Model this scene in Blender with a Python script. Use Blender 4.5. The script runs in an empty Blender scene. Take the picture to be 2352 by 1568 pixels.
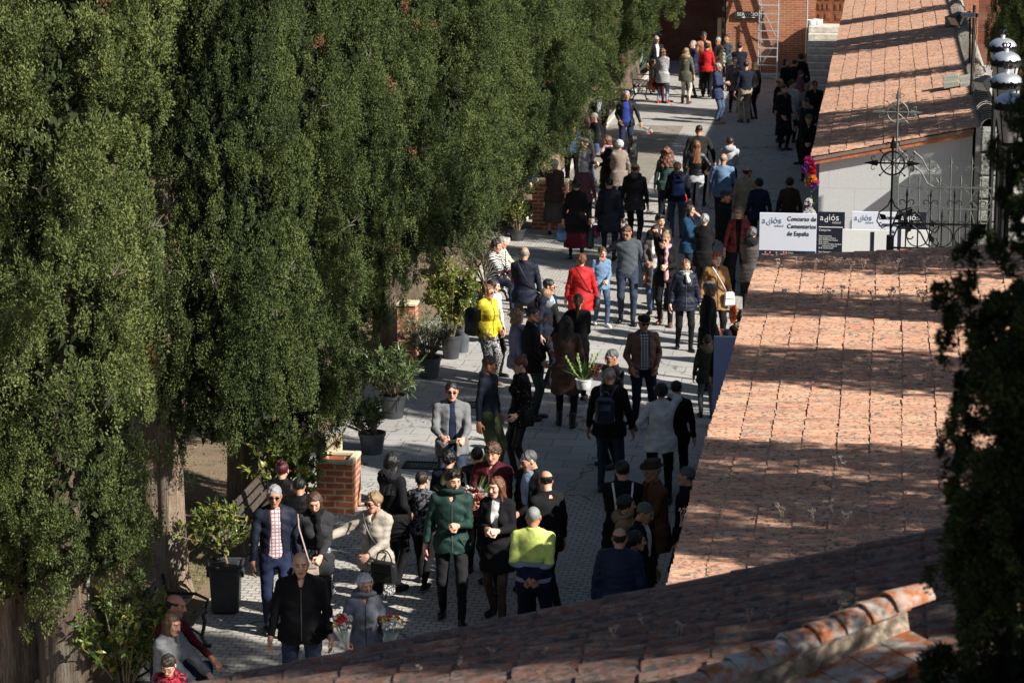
import bpy, math, random
import numpy as np
from mathutils import Vector, Matrix, Euler
random.seed(7); RNG = np.random.default_rng(7)
S = bpy.context.scene; C = S.collection
PI = math.pi; R = math.radians

# ---------------------------------------------------------------- camera
CAM_H = 9.4; FP = 6000.0; PITCH = math.atan(1269/6000); YAW = R(8.11)
cd = bpy.data.cameras.new('camera'); cam = bpy.data.objects.new('camera', cd); C.objects.link(cam)
cd.sensor_width = 36; cd.lens = 36*FP/2352; cd.clip_end = 2000; cd.clip_start = .5
cam.location = (0, 0, CAM_H); cam.rotation_euler = (PI/2-PITCH, 0, YAW)
cd.dof.use_dof = True; cd.dof.focus_distance = 36; cd.dof.aperture_fstop = 5.6
S.camera = cam
S.render.resolution_x = 1024; S.render.resolution_y = 682

# ---------------------------------------------------------------- light
SUN_EL = R(36); SUN_DIR = Vector((.915, -.400, 0)).normalized()
W = bpy.data.worlds.new('World'); S.world = W; W.use_nodes = True
nt = W.node_tree; nt.nodes.clear()
sky = nt.nodes.new('ShaderNodeTexSky'); sky.sky_type = 'NISHITA'; sky.sun_disc = False
sky.sun_elevation = SUN_EL; sky.sun_rotation = math.atan2(SUN_DIR.x, SUN_DIR.y)
bg = nt.nodes.new('ShaderNodeBackground'); bg.inputs[1].default_value = .05
wo = nt.nodes.new('ShaderNodeOutputWorld'); nt.links.new(sky.outputs[0], bg.inputs[0]); nt.links.new(bg.outputs[0], wo.inputs[0])
sl = bpy.data.lights.new('sun', 'SUN'); sl.energy = 5.0; sl.angle = R(.5); sl.color = (1, .95, .87)
so = bpy.data.objects.new('sun', sl); C.objects.link(so)
sv = Vector((SUN_DIR.x*math.cos(SUN_EL), SUN_DIR.y*math.cos(SUN_EL), math.sin(SUN_EL)))
so.rotation_euler = sv.to_track_quat('Z', 'Y').to_euler(); so.location = sv*60
S.view_settings.view_transform = 'Standard'; S.view_settings.look = 'None'; S.view_settings.gamma = 1
S.view_settings.exposure = 0.8

# ---------------------------------------------------------------- helpers
def ray(x, y):
    a = (x-1176)/FP; b = -(y-784)/FP
    fy = math.cos(PITCH)+b*math.sin(PITCH); uz = -math.sin(PITCH)+b*math.cos(PITCH)
    return a*math.cos(YAW)-fy*math.sin(YAW), a*math.sin(YAW)+fy*math.cos(YAW), uz
def at(x, y, z=0.0):
    r = ray(x, y); t = (z-CAM_H)/r[2]; return Vector((r[0]*t, r[1]*t, z))
def onY(x, y, Y):
    r = ray(x, y); t = Y/r[1]; return Vector((r[0]*t, Y, CAM_H+r[2]*t))

MATS = {}
def lin(c):
    return tuple(((v/255)/12.92 if v/255 <= .04045 else ((v/255+.055)/1.055)**2.4) for v in c)
class NG:
    def __init__(s, name):
        s.m = bpy.data.materials.new(name); s.m.use_nodes = True; s.t = s.m.node_tree; s.b = s.t.nodes['Principled BSDF']
    def n(s, t, **k):
        o = s.t.nodes.new(t)
        for a, v in k.items(): setattr(o, a, v)
        return o
    def l(s, a, b): s.t.links.new(a, b)
    def coord(s, kind='Object', scale=(1, 1, 1), rot=(0, 0, 0)):
        c = s.n('ShaderNodeTexCoord'); m = s.n('ShaderNodeMapping'); m.inputs['Scale'].default_value = scale; m.inputs['Rotation'].default_value = rot
        s.l(c.outputs[kind], m.inputs[0]); return m.outputs[0]
    def noise(s, v, sc, det=3, rough=.5, dist=0):
        n = s.n('ShaderNodeTexNoise'); n.inputs['Scale'].default_value = sc; n.inputs['Detail'].default_value = det; n.inputs['Roughness'].default_value = rough; n.inputs['Distortion'].default_value = dist
        s.l(v, n.inputs['Vector']); return n.outputs['Fac']
    def ramp(s, f, stops, interp='LINEAR'):
        r = s.n('ShaderNodeValToRGB'); r.color_ramp.interpolation = interp; e = r.color_ramp.elements
        while len(e) < len(stops): e.new(.5)
        for i, (p, c) in enumerate(stops):
            e[i].position = p; e[i].color = (c if hasattr(c, '__len__') else (c, c, c))[:3]+(1,) if hasattr(c, '__len__') else (c, c, c, 1)
        s.l(f, r.inputs[0]); return r.outputs[0]
    def mix(s, f, a, b, mode='MIX'):
        m = s.n('ShaderNodeMix'); m.data_type = 'RGBA'; m.blend_type = mode
        for sock, v in ((m.inputs[0], f), (m.inputs[6], a), (m.inputs[7], b)):
            if hasattr(v, 'links'): s.l(v, sock)
            elif hasattr(v, '__len__'): sock.default_value = tuple(v[:3])+(1,)
            else: sock.default_value = v
        return m.outputs[2]
    def math(s, op, a, b=0.0):
        m = s.n('ShaderNodeMath', operation=op)
        for i, v in enumerate((a, b)):
            if hasattr(v, 'links'): s.l(v, m.inputs[i])
            else: m.inputs[i].default_value = v
        return m.outputs[0]
    def attr(s, name):
        a = s.n('ShaderNodeAttribute'); a.attribute_name = name; return a.outputs['Fac']
    def col(s, c):
        if hasattr(c, 'links'): s.l(c, s.b.inputs['Base Color'])
        else: s.b.inputs['Base Color'].default_value = tuple(c[:3])+(1,)
    def rough(s, v):
        if hasattr(v, 'links'): s.l(v, s.b.inputs['Roughness'])
        else: s.b.inputs['Roughness'].default_value = v
    def bump(s, h, strength=.3, dist=.01):
        b = s.n('ShaderNodeBump'); b.inputs['Strength'].default_value = strength; b.inputs['Distance'].default_value = dist
        s.l(h, b.inputs['Height']); s.l(b.outputs[0], s.b.inputs['Normal'])

def fabric(col, kind='wool', col2=None):
    key = ('fab', tuple(round(c, 3) for c in col), kind, col2)
    if key in MATS: return MATS[key]
    g = NG(kind+'_fabric'); v = g.coord('Object')
    n1 = g.noise(v, 9, 4); n2 = g.noise(v, 160, 2)
    base = g.mix(g.ramp(n1, [(.3, 0), (.75, 1)]), tuple(c*.72 for c in col), tuple(min(1, c*1.2) for c in col))
    c2 = col2 or (.6, .6, .6)
    if kind == 'check':
        v2 = g.coord('Object', (1, 1, 1), (0, 0, 0)); sp = g.n('ShaderNodeSeparateXYZ'); g.l(v2, sp.inputs[0])
        fx = g.math('GREATER_THAN', g.math('FRACT', g.math('MULTIPLY', sp.outputs[0], 24)), .68)
        fz = g.math('GREATER_THAN', g.math('FRACT', g.math('MULTIPLY', sp.outputs[2], 24)), .68)
        base = g.mix(g.math('MAXIMUM', g.math('MULTIPLY', fx, .8), g.math('MULTIPLY', fz, .8)), base, c2)
    elif kind == 'houndstooth':
        v2 = g.coord('Object', (30, 30, 30)); ck = g.n('ShaderNodeTexChecker'); ck.inputs['Scale'].default_value = 1; g.l(v2, ck.inputs[0])
        base = g.mix(ck.outputs['Fac'], base, c2)
    elif kind == 'zebra':
        w = g.n('ShaderNodeTexWave'); w.bands_direction = 'DIAGONAL'; w.inputs['Scale'].default_value = 9; w.inputs['Distortion'].default_value = 7; w.inputs['Detail'].default_value = 1; w.inputs['Detail Scale'].default_value = .7
        g.l(v, w.inputs[0]); base = g.mix(g.ramp(w.outputs['Fac'], [(.45, 0), (.55, 1)]), base, c2)
    elif kind in ('camo', 'print'):
        nn = g.noise(v, 18 if kind == 'camo' else 34, 2, .6, 1.5)
        base = g.mix(g.ramp(nn, [(.5, 0), (.54, 1)]), base, c2)
    elif kind in ('tweed', 'denim'):
        base = g.mix(g.ramp(n2, [(.42, 0), (.62, 1)]), base, col2 or tuple(min(1, c*1.9+.02) for c in col))
    elif kind == 'dots':
        vo = g.n('ShaderNodeTexVoronoi'); vo.inputs['Scale'].default_value = 30; g.l(v, vo.inputs[0])
        base = g.mix(g.ramp(vo.outputs['Distance'], [(.12, 1), (.2, 0)]), base, c2)
    elif kind == 'hivis':
        sp = g.n('ShaderNodeSeparateXYZ'); g.l(v, sp.inputs[0]); z = sp.outputs[2]
        base = g.mix(g.math('GREATER_THAN', z, 1.17), (.30, .33, .38), base); base = g.mix(g.math('GREATER_THAN', z, 1.115), (.012, .016, .05), base)
        base = g.mix(g.math('MULTIPLY', g.math('GREATER_THAN', z, .93), g.math('LESS_THAN', z, .975)), base, (.30, .33, .38))
    g.col(base)
    r = {'leather': .42, 'puffer': .52, 'nylon': .62, 'denim': .85, 'fur': .95}.get(kind, .88)
    g.rough(r); g.b.inputs['Specular IOR Level'].default_value = .5 if r < .5 else .25
    
    big = g.noise(v, 26 if kind in ('leather', 'nylon', 'puffer') else 14, 3, .6, .6)
    g.bump(g.math('ADD', big, g.math('MULTIPLY', n2, .25)), .7, .012)
    MATS[key] = g.m; return g.m
def simple(name, col, rough=.6, metal=0, nscale=20, var=.2, bump=.15, bdist=.004):
    key = (name, col, rough, metal)
    if key in MATS: return MATS[key]
    g = NG(name); v = g.coord('Object'); n = g.noise(v, nscale, 4)
    g.col(g.mix(g.ramp(n, [(.3, 0), (.7, 1)]), tuple(c*(1-var) for c in col), tuple(min(1, c*(1+var)) for c in col)))
    g.rough(rough); g.b.inputs['Metallic'].default_value = metal
    if bump: g.bump(n, bump, bdist)
    MATS[key] = g.m; return g.m

def tag(o, label=None, cat=None, group=None, kind=None):
    if label: o['label'] = label
    if cat: o['category'] = cat
    if group: o['group'] = group
    if kind: o['kind'] = kind
    return o
def empty(name, loc=(0, 0, 0), rz=0):
    o = bpy.data.objects.new(name, None); C.objects.link(o); o.location = loc; o.rotation_euler = (0, 0, rz); o.empty_display_size = .1; return o
def npmesh(name, V, F, mats, parent=None, smooth=False, fm=None, fattr=None, loc=None):
    """V (n,3) array, F (m,4) or (m,3) int array (or list of such arrays)"""
    V = np.asarray(V, np.float32); Fs = F if isinstance(F, list) else [F]
    Fs = [np.asarray(f, np.int32) for f in Fs if len(f)]
    me = bpy.data.meshes.new(name); me.vertices.add(len(V)); me.vertices.foreach_set('co', V.ravel())
    idx = np.concatenate([f.ravel() for f in Fs]); tot = np.concatenate([np.full(len(f), f.shape[1], np.int32) for f in Fs])
    st = np.concatenate([[0], np.cumsum(tot)[:-1]]).astype(np.int32)
    me.loops.add(len(idx)); me.loops.foreach_set('vertex_index', idx)
    me.polygons.add(len(tot)); me.polygons.foreach_set('loop_start', st); me.polygons.foreach_set('loop_total', tot)
    me.polygons.foreach_set('use_smooth', np.full(len(tot), bool(smooth)))
    for m in (mats if isinstance(mats, (list, tuple)) else [mats]): me.materials.append(m)
    if fm is not None: me.polygons.foreach_set('material_index', np.asarray(fm, np.int32))
    if fattr is not None:
        a = me.attributes.new('v', 'FLOAT', 'FACE'); a.data.foreach_set('value', np.asarray(fattr, np.float32))
    me.update(calc_edges=True)
    o = bpy.data.objects.new(name, me); C.objects.link(o)
    if parent: o.parent = parent
    if loc is not None: o.location = loc
    return o
class MB:
    def __init__(s): s.v = []; s.f = []; s.mi = []
    def add(s, V, F, mi=0):
        b = len(s.v); s.v += [tuple(v) for v in V]; s.f += [tuple(i+b for i in f) for f in F]; s.mi += [mi]*len(F)
    def box(s, c, d, rz=0, mi=0, bev=0, M=None, taper=0):
        hx, hy, hz = d[0]/2, d[1]/2, d[2]/2; pts = []
        if bev:
            b = min(bev, hx*.9, hy*.9, hz*.9); rings = []
            for z, k in ((-hz, b), (-hz+b, 0), (hz-b, 0), (hz, b)):
                t = 1-taper*((z+hz)/(2*hz)); X = (hx-k)*t; Y = (hy-k)*t; e = b*.7 if k == 0 else b*.7
                rings.append([(X, -Y+e, z), (X, Y-e, z), (X-e, Y, z), (-X+e, Y, z), (-X, Y-e, z), (-X, -Y+e, z), (-X+e, -Y, z), (X-e, -Y, z)])
            pts = [p for r in rings for p in r]; F = []
            for r in range(3):
                for i in range(8): F.append((r*8+i, r*8+(i+1) % 8, (r+1)*8+(i+1) % 8, (r+1)*8+i))
            F.append(tuple(range(7, -1, -1))); F.append(tuple(range(24, 32)))
        else:
            t = 1-taper
            pts = [(-hx, -hy, -hz), (hx, -hy, -hz), (hx, hy, -hz), (-hx, hy, -hz), (-hx*t, -hy*t, hz), (hx*t, -hy*t, hz), (hx*t, hy*t, hz), (-hx*t, hy*t, hz)]
            F = [(0, 3, 2, 1), (4, 5, 6, 7), (0, 1, 5, 4), (1, 2, 6, 5), (2, 3, 7, 6), (3, 0, 4, 7)]
        Rm = M if M is not None else Matrix.Rotation(rz, 3, 'Z'); c = Vector(c)
        s.add([Rm @ Vector(p)+c for p in pts], F, mi)
    def tube(s, pts, r, n=8, mi=0, cap=True, closed=False):
        pts = [Vector(p) for p in pts]; m = len(pts); rr = r if hasattr(r, '__len__') else [r]*m; V = []; F = []
        up = None
        for i in range(m):
            if closed: t = (pts[(i+1) % m]-pts[i-1]).normalized()
            else: t = (pts[min(i+1, m-1)]-pts[max(i-1, 0)]).normalized()
            if up is None: up = Vector((0, 0, 1)) if abs(t.z) < .9 else Vector((1, 0, 0))
            a = t.cross(up).normalized(); b = a.cross(t).normalized(); up = b
            for k in range(n):
                th = 2*PI*k/n; V.append(pts[i]+a*(rr[i]*math.cos(th))+b*(rr[i]*math.sin(th)))
        for i in range(m if closed else m-1):
            j = (i+1) % m
            for k in range(n): F.append((i*n+k, i*n+(k+1) % n, j*n+(k+1) % n, j*n+k))
        if cap and not closed: F.append(tuple(range(n-1, -1, -1))); F.append(tuple((m-1)*n+k for k in range(n)))
        s.add(V, F, mi)
    def lathe(s, prof, c=(0, 0, 0), n=20, mi=0, sx=1, sy=1):
        V = []; F = []; c = Vector(c)
        for r, z in prof:
            for k in range(n): th = 2*PI*k/n; V.append(c+Vector((r*sx*math.cos(th), r*sy*math.sin(th), z)))
        for i in range(len(prof)-1):
            for k in range(n): F.append((i*n+k, i*n+(k+1) % n, (i+1)*n+(k+1) % n, (i+1)*n+k))
        s.add(V, F, mi)
    def build(s, name, mats, parent=None, smooth=False, loc=None, rz=0):
        me = bpy.data.meshes.new(name); me.from_pydata([tuple(v) for v in s.v], [], s.f)
        for m in (mats if isinstance(mats, (list, tuple)) else [mats]): me.materials.append(m)
        me.polygons.foreach_set('material_index', s.mi)
        if smooth:
            me.polygons.foreach_set('use_smooth', [True]*len(me.polygons))
            try: me.set_sharp_from_angle(angle=R(42))
            except Exception: pass
        me.update(); o = bpy.data.objects.new(name, me); C.objects.link(o)
        if parent: o.parent = parent
        if loc is not None: o.location = loc
        o.rotation_euler = (0, 0, rz); return o
def text(name, s, size, loc, rot, m, parent, ext=.002, align='LEFT', sx=1, sp=1):
    cu = bpy.data.curves.new(name, 'FONT'); cu.body = s; cu.size = size; cu.extrude = ext; cu.align_x = align; cu.space_line = sp; cu.resolution_u = 3
    tmp = bpy.data.objects.new(name, cu); C.objects.link(tmp)
    bpy.context.view_layer.update()
    me = bpy.data.meshes.new_from_object(tmp.evaluated_get(bpy.context.evaluated_depsgraph_get()))
    bpy.data.objects.remove(tmp); me.materials.clear(); me.materials.append(m); me.name = name
    o = bpy.data.objects.new(name, me); C.objects.link(o); o.location = loc; o.rotation_euler = rot; o.scale = (sx, 1, 1)
    if parent: o.parent = parent
    return o

# ---------------------------------------------------------------- signed distance modelling (surface nets)
def nets(f, lo, hi, h):
    lo = np.array(lo, np.float32)-h; hi = np.array(hi, np.float32)+h
    n = np.maximum(np.ceil((hi-lo)/h).astype(int)+1, 3)
    ax = [lo[i]+h*np.arange(n[i], dtype=np.float32) for i in range(3)]
    X, Y, Z = np.meshgrid(*ax, indexing='ij', sparse=False)
    D = f(X, Y, Z).astype(np.float32)
    D[0] = 1; D[-1] = 1; D[:, 0] = 1; D[:, -1] = 1; D[:, :, 0] = 1; D[:, :, -1] = 1
    I = D < 0
    c = I[:-1, :-1, :-1].astype(np.int8)
    for a in (0, 1):
        for b in (0, 1):
            for e in (0, 1):
                if a+b+e: c = c+I[a:n[0]-1+a, b:n[1]-1+b, e:n[2]-1+e]
    mixed = (c > 0) & (c < 8); ii, jj, kk = np.nonzero(mixed)
    if len(ii) == 0: return np.zeros((0, 3)), np.zeros((0, 4), int)
    idx = -np.ones(mixed.shape, np.int64); idx[ii, jj, kk] = np.arange(len(ii))
    co = [(a, b, e) for a in (0, 1) for b in (0, 1) for e in (0, 1)]
    vals = {q: D[ii+q[0], jj+q[1], kk+q[2]] for q in co}
    acc = np.zeros((len(ii), 3), np.float32); cnt = np.zeros(len(ii), np.float32)
    for q in co:
        for a in range(3):
            if q[a]: continue
            p = list(q); p[a] = 1; p = tuple(p); u, w = vals[q], vals[p]; m = (u < 0) != (w < 0)
            t = np.where(m, u/(u-w+1e-12), 0)
            for b in range(3): acc[:, b] += np.where(m, (t if b == a else q[b]), 0)
            cnt += m
    V = (acc/cnt[:, None]+np.stack([ii, jj, kk], 1))*h+lo
    Q = []
    for a in range(3):
        s0 = [slice(1, -1)]*3; s1 = [slice(1, -1)]*3; s0[a] = slice(0, -1); s1[a] = slice(1, None)
        A = I[tuple(s0)]; B = I[tuple(s1)]; e = np.nonzero(A != B); pos = [e[k]+(0 if k == a else 1) for k in range(3)]
        sg = A[e]; u, v = (a+1) % 3, (a+2) % 3
        def cell(du, dv):
            p = [x.copy() for x in pos]; p[u] = p[u]+du; p[v] = p[v]+dv
            return idx[p[0], p[1], p[2]]
        q = np.stack([cell(-1, -1), cell(0, -1), cell(0, 0), cell(-1, 0)], 1)
        q[~sg] = q[~sg][:, ::-1]; Q.append(q)
    return V, np.concatenate(Q)
def smin(a, b, k):
    h = np.clip(.5+.5*(b-a)/k, 0, 1); return b*(1-h)+a*h-k*h*(1-h)
def cone(X, Y, Z, a, b, r1, r2, cut=False):
    a = np.array(a, float); b = np.array(b, float); d = b-a; L2 = float(d@d)+1e-9
    hr = ((X-a[0])*d[0]+(Y-a[1])*d[1]+(Z-a[2])*d[2])/L2; h = np.clip(hr, 0, 1)
    q = np.sqrt((X-a[0]-d[0]*h)**2+(Y-a[1]-d[1]*h)**2+(Z-a[2]-d[2]*h)**2)-(r1+(r2-r1)*h)
    if cut: q = np.maximum(q, (hr-1)*math.sqrt(L2))
    return q
def ell(X, Y, Z, c, r):
    k0 = np.sqrt(((X-c[0])/r[0])**2+((Y-c[1])/r[1])**2+((Z-c[2])/r[2])**2)
    return (k0-1)*min(r)
# ---------------------------------------------------------------- ground
def sheet(name, x0, x1, y0, y1, z, m, kind='structure'):
    b = MB(); b.add([(x0, y0, z), (x1, y0, z), (x1, y1, z), (x0, y1, z)], [(0, 1, 2, 3)]); o = b.build(name, m); tag(o, kind=kind); return o
g = NG('dirt'); v = g.coord('Object'); n = g.noise(v, 1.2, 6, .6); n2 = g.noise(v, 40, 4)
g.col(g.mix(n2, g.ramp(n, [(.35, lin((120, 98, 76))), (.55, lin((150, 128, 100))), (.7, lin((84, 92, 50)))]), (.12, .09, .06), 'MIX')); g.rough(.95); g.bump(n2, .6, .03); M_DIRT = g.m
def paving(name, bw, bh, ca, cb, joint, ms, seed=0, crack=True):
    g = NG(name); v = g.coord('Object'); br = g.n('ShaderNodeTexBrick'); br.offset = .5
    for k, x in (('Scale', 1), ('Mortar Size', ms), ('Brick Width', bw), ('Row Height', bh), ('Bias', 0), ('Mortar Smooth', .3)): br.inputs[k].default_value = x
    br.inputs['Color1'].default_value = ca+(1,); br.inputs['Color2'].default_value = cb+(1,); br.inputs['Mortar'].default_value = joint+(1,)
    wv = g.n('ShaderNodeVectorMath', operation='ADD'); nz = g.n('ShaderNodeTexNoise'); nz.inputs['Scale'].default_value = 2.0; g.l(v, nz.inputs[0])
    sc = g.n('ShaderNodeVectorMath', operation='SCALE'); sc.inputs['Scale'].default_value = .03; g.l(nz.outputs['Color'], sc.inputs[0]); g.l(v, wv.inputs[0]); g.l(sc.outputs[0], wv.inputs[1])
    g.l(wv.outputs[0], br.inputs['Vector'])
    st = g.noise(v, .5, 5, .65); st2 = g.noise(v, 22, 4, .6)
    c = g.mix(g.math('MULTIPLY', g.ramp(st, [(.38, 0), (.68, 1)]), .6), br.outputs['Color'], tuple(x*.62 for x in ca))
    c = g.mix(g.math('MULTIPLY', st2, .35), c, (.62, .59, .54), 'OVERLAY')
    gm = g.ramp(g.noise(v, 3.2, 5, .7), [(.6, 0), (.72, 1)])
    c = g.mix(g.math('MULTIPLY', gm, .5), c, (.07, .065, .05))
    if crack:
        vo = g.n('ShaderNodeTexVoronoi'); vo.feature = 'DISTANCE_TO_EDGE'; vo.inputs['Scale'].default_value = .35
        w2 = g.n('ShaderNodeVectorMath', operation='ADD'); n3 = g.n('ShaderNodeTexNoise'); n3.inputs['Scale'].default_value = 3; n3.inputs['Detail'].default_value = 5; g.l(v, n3.inputs[0])
        s3 = g.n('ShaderNodeVectorMath', operation='SCALE'); s3.inputs['Scale'].default_value = .5; g.l(n3.outputs['Color'], s3.inputs[0]); g.l(v, w2.inputs[0]); g.l(s3.outputs[0], w2.inputs[1]); g.l(w2.outputs[0], vo.inputs[0])
        c = g.mix(g.ramp(vo.outputs['Distance'], [(.002, .75), (.007, 0)]), c, (.03, .028, .025))
    g.col(c); g.rough(.85); g.bump(g.math('ADD', g.math('MULTIPLY', br.outputs['Fac'], -1), g.math('MULTIPLY', st2, .3)), .6, .012); return g.m
M_PAV = paving('block_paving', .14, .105, (.47, .45, .415), (.38, .365, .335), (.10, .09, .075), .008)
M_SLAB = paving('slab_paving', .62, .40, (.40, .395, .38), (.345, .34, .33), (.12, .12, .11), .008)
sheet('ground', -300, 300, -20, 900, -.02, M_DIRT)
sheet('paving', -7.75, 6, 8, 34.2, .0, M_PAV); sheet('paving', -7.75, 6, 45.6, 98, .0, M_PAV); sheet('slab_paving', -8.1, 6, 34.2, 45.6, .002, M_SLAB)
sheet('side_path', -13.5, -7.95, 26.6, 28.9, .0, M_PAV)
M_STONE = simple('pale_stone', (.42, .40, .36), .85, 0, 14, .3, .5, .01); M_STONE2 = simple('warm_stone', (.38, .33, .26), .9, 0, 9, .35, .6, .02)
M_GRAN = simple('granite', (.33, .34, .35), .55, 0, 90, .35, .1)
b = MB()
for (y0, y1) in ((8, 26.6), (45.6, 90)): b.box((-7.83, (y0+y1)/2, .03), (.14, y1-y0, .1), bev=.015)
tag(b.build('kerb', M_STONE), kind='structure')
def patch(name, x0, x1, y0, y1, z, m):
    b = MB(); b.add([(x0, y0, z), (x1, y0, z), (x1, y1, z), (x0, y1, z)], [(0, 1, 2, 3)]); return tag(b.build(name, m), kind='structure')
patch('worn_paving', -7.7, -5.6, 62, 74, .006, paving('worn_paving', .2, .2, (.27, .245, .2), (.22, .2, .165), (.12, .105, .08), .006))
# drain grates
M_IRON = simple('cast_iron', (.03, .032, .034), .5, .6, 40, .3, .3)
def grate(px, py, w, d, label):
    c = at(px, py); e = empty('drain_grate', (c.x, c.y, .004)); b = MB()
    for s in (-1, 1): b.box((s*(w/2-.015), 0, .008), (.03, d, .016)); b.box((0, s*(d/2-.015), .008), (w-.06, .03, .016))
    b.build('frame', M_IRON, e); b = MB()
    k = -w/2+.05
    while k < w/2-.04: b.box((k, 0, .006), (.018, d-.06, .012)); k += .04
    b.build('grille', M_IRON, e); tag(e, label, 'drain grate', 'drain grates in the paving')
grate(1058, 930, .7, .4, 'dark iron drain grate in the slabs beside the man in grey jacket')
grate(975, 1070, .6, .4, 'iron drain grate right of the orange brick fountain')
grate(1425, 452, .5, .5, 'iron drain grate near the man carrying red flowers')

# ---------------------------------------------------------------- tiled roofs
def tilemat(name, cols, lich, dark, nsc=1.0, la=.52, da=.56):
    g = NG(name); v = g.coord('Object'); a = g.attr('v')
    base = g.ramp(a, [(i/(len(cols)-1), c) for i, c in enumerate(cols)])
    n1 = g.noise(g.coord('Object', (.55, 1, 1)), 46*nsc, 5, .75, .8); n2 = g.noise(g.coord('Object', (.6, 1, 1)), 36*nsc, 5, .7, .5); n3 = g.noise(v, 3, 3)
    n4 = g.noise(g.coord('Object', (.10, 1, 1)), 55*nsc, 4, .7, .2)
    c = g.mix(g.ramp(n4, [(.45, 0), (.64, .6)]), base, lich); c = g.mix(g.ramp(n1, [(la-.02, 0), (la+.10, .8)]), c, lich)
    c = g.mix(g.ramp(g.noise(g.coord('Object', (.09, 1, 1)), 70*nsc, 3, .7), [(.55, 0), (.68, .6)]), c, dark)
    c = g.mix(g.ramp(g.math('ADD', n2, g.math('MULTIPLY', n3, .15)), [(da+.03, 0), (da+.13, 1)]), c, dark)
    g.col(c); g.rough(.95); g.bump(g.math('ADD', n1, n2), .35, .008); return g.m
def roof(x0, z0, x1, z1, y0, y1, pitch, expo, m, mbase, parent, name='roof_tiles', hgt=.042, seed=1, wob=.012):
    rg = np.random.default_rng(seed); L = math.hypot(x1-x0, z1-z0); ux = (x1-x0)/L; uz = (z1-z0)/L; nx, nz = -uz, ux
    rows = int((y1-y0)/pitch); cs = int(math.ceil(L/expo)); V = []; F = []; A = []; n = 6
    colw = rg.normal(0, wob, (cs,)); drift = np.cumsum(rg.normal(0, .004, (rows, cs)), axis=0)*.6
    th = np.linspace(0, PI, n+1)
    for i in range(rows):
        yc = y0+pitch*(i+.5)
        for j in range(cs):
            jit = rg.normal(0, .004)+math.sin(i*.09+j*2.1)*.012; s0 = j*expo-.03+jit; s1 = s0+expo+.07; w0 = pitch*.5*rg.uniform(.93, 1.0); w1 = w0*.99; lift = hgt*.2
            yy = yc+rg.normal(0, .006); dh = rg.normal(0, .0022); yaw = rg.normal(0, .012)
            bs = len(V)
            for (s, w, hb) in ((s0, w0, lift), (s1, w1, -.007), (s0, w0, lift)):
                for t in th:
                    h = hb+dh+math.sin(t)*hgt*(w/w0); V.append((x0+ux*s+nx*h, yy-math.cos(t)*w+(s-s0)*yaw, z0+uz*s+nz*h))
            for t in th:
                h = lift+dh+math.sin(t)*(hgt)-.012; V.append((x0+ux*s0+nx*h, yy-math.cos(t)*w0, z0+uz*s0+nz*h))
            q = n+1
            for k in range(n): F.append((bs+k, bs+k+1, bs+q+k+1, bs+q+k)); F.append((bs+3*q+k, bs+3*q+k+1, bs+2*q+k+1, bs+2*q+k))
            a = rg.random(); A += [a]*(2*n)
    npmesh(name, V, np.array(F), m, parent, smooth=True, fattr=A)
    b = MB(); P = [(x0, y0, z0), (x1, y0, z1), (x1, y1, z1), (x0, y1, z0)]; P = [(p[0]-nx*.022, p[1], p[2]-nz*.022) for p in P]; Q = [(p[0]-nx*.06, p[1], p[2]-nz*.06) for p in P]
    b.add(P+Q, [(0, 1, 2, 3), (7, 6, 5, 4), (0, 4, 5, 1), (1, 5, 6, 2), (2, 6, 7, 3), (3, 7, 4, 0)]); b.build('roof_deck', mbase, parent)
CL = [lin(c) for c in ((206, 142, 108), (186, 124, 94), (212, 156, 122), (196, 130, 100), (168, 116, 92))]
M_TILE = tilemat('clay_tile', CL, (.52, .445, .34), (.105, .10, .08), .9, .54, .56)
M_TILEF = tilemat('shade_darkened_clay_tile', [lin(c) for c in ((112, 64, 44), (94, 56, 40), (122, 74, 52), (100, 58, 42))], (.17, .155, .135), (.05, .045, .04), .7, .52, .54)  # lichen tile, tones darkened to stand for shade on the front roof
M_DECK = simple('roof_mortar', (.20, .14, .11), .95)
M_TERRA = simple('terracotta_trim', (.40, .13, .06), .7, 0, 10, .3, .2)
g = NG('speckled_render'); v = g.coord('Object'); n = g.noise(v, 120, 3, .7)
bk = g.n('ShaderNodeTexBrick'); bk.inputs['Scale'].default_value = 1; bk.inputs['Brick Width'].default_value = .95; bk.inputs['Row Height'].default_value = .55; bk.inputs['Mortar Size'].default_value = .004
for k in ('Color1', 'Color2'): bk.inputs[k].default_value = (1, 1, 1, 1)
bk.inputs['Mortar'].default_value = (.72, .72, .72, 1); g.l(g.coord('Object', (1, 1, 1), (PI/2, 0, 0)), bk.inputs['Vector'])
g.col(g.mix(1, g.ramp(n, [(.35, .36), (.5, .5), (.7, .6)]), bk.outputs['Color'], 'MULTIPLY')); g.rough(.7); M_REND = g.m
ZE = 2.8
fe = onY(1862, 362, 47.9); fr = onY(2236, 293, 47.9)
print('far roof', fe, fr)
SL = (fr.z-ZE)/(fr.x+1.25)
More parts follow.
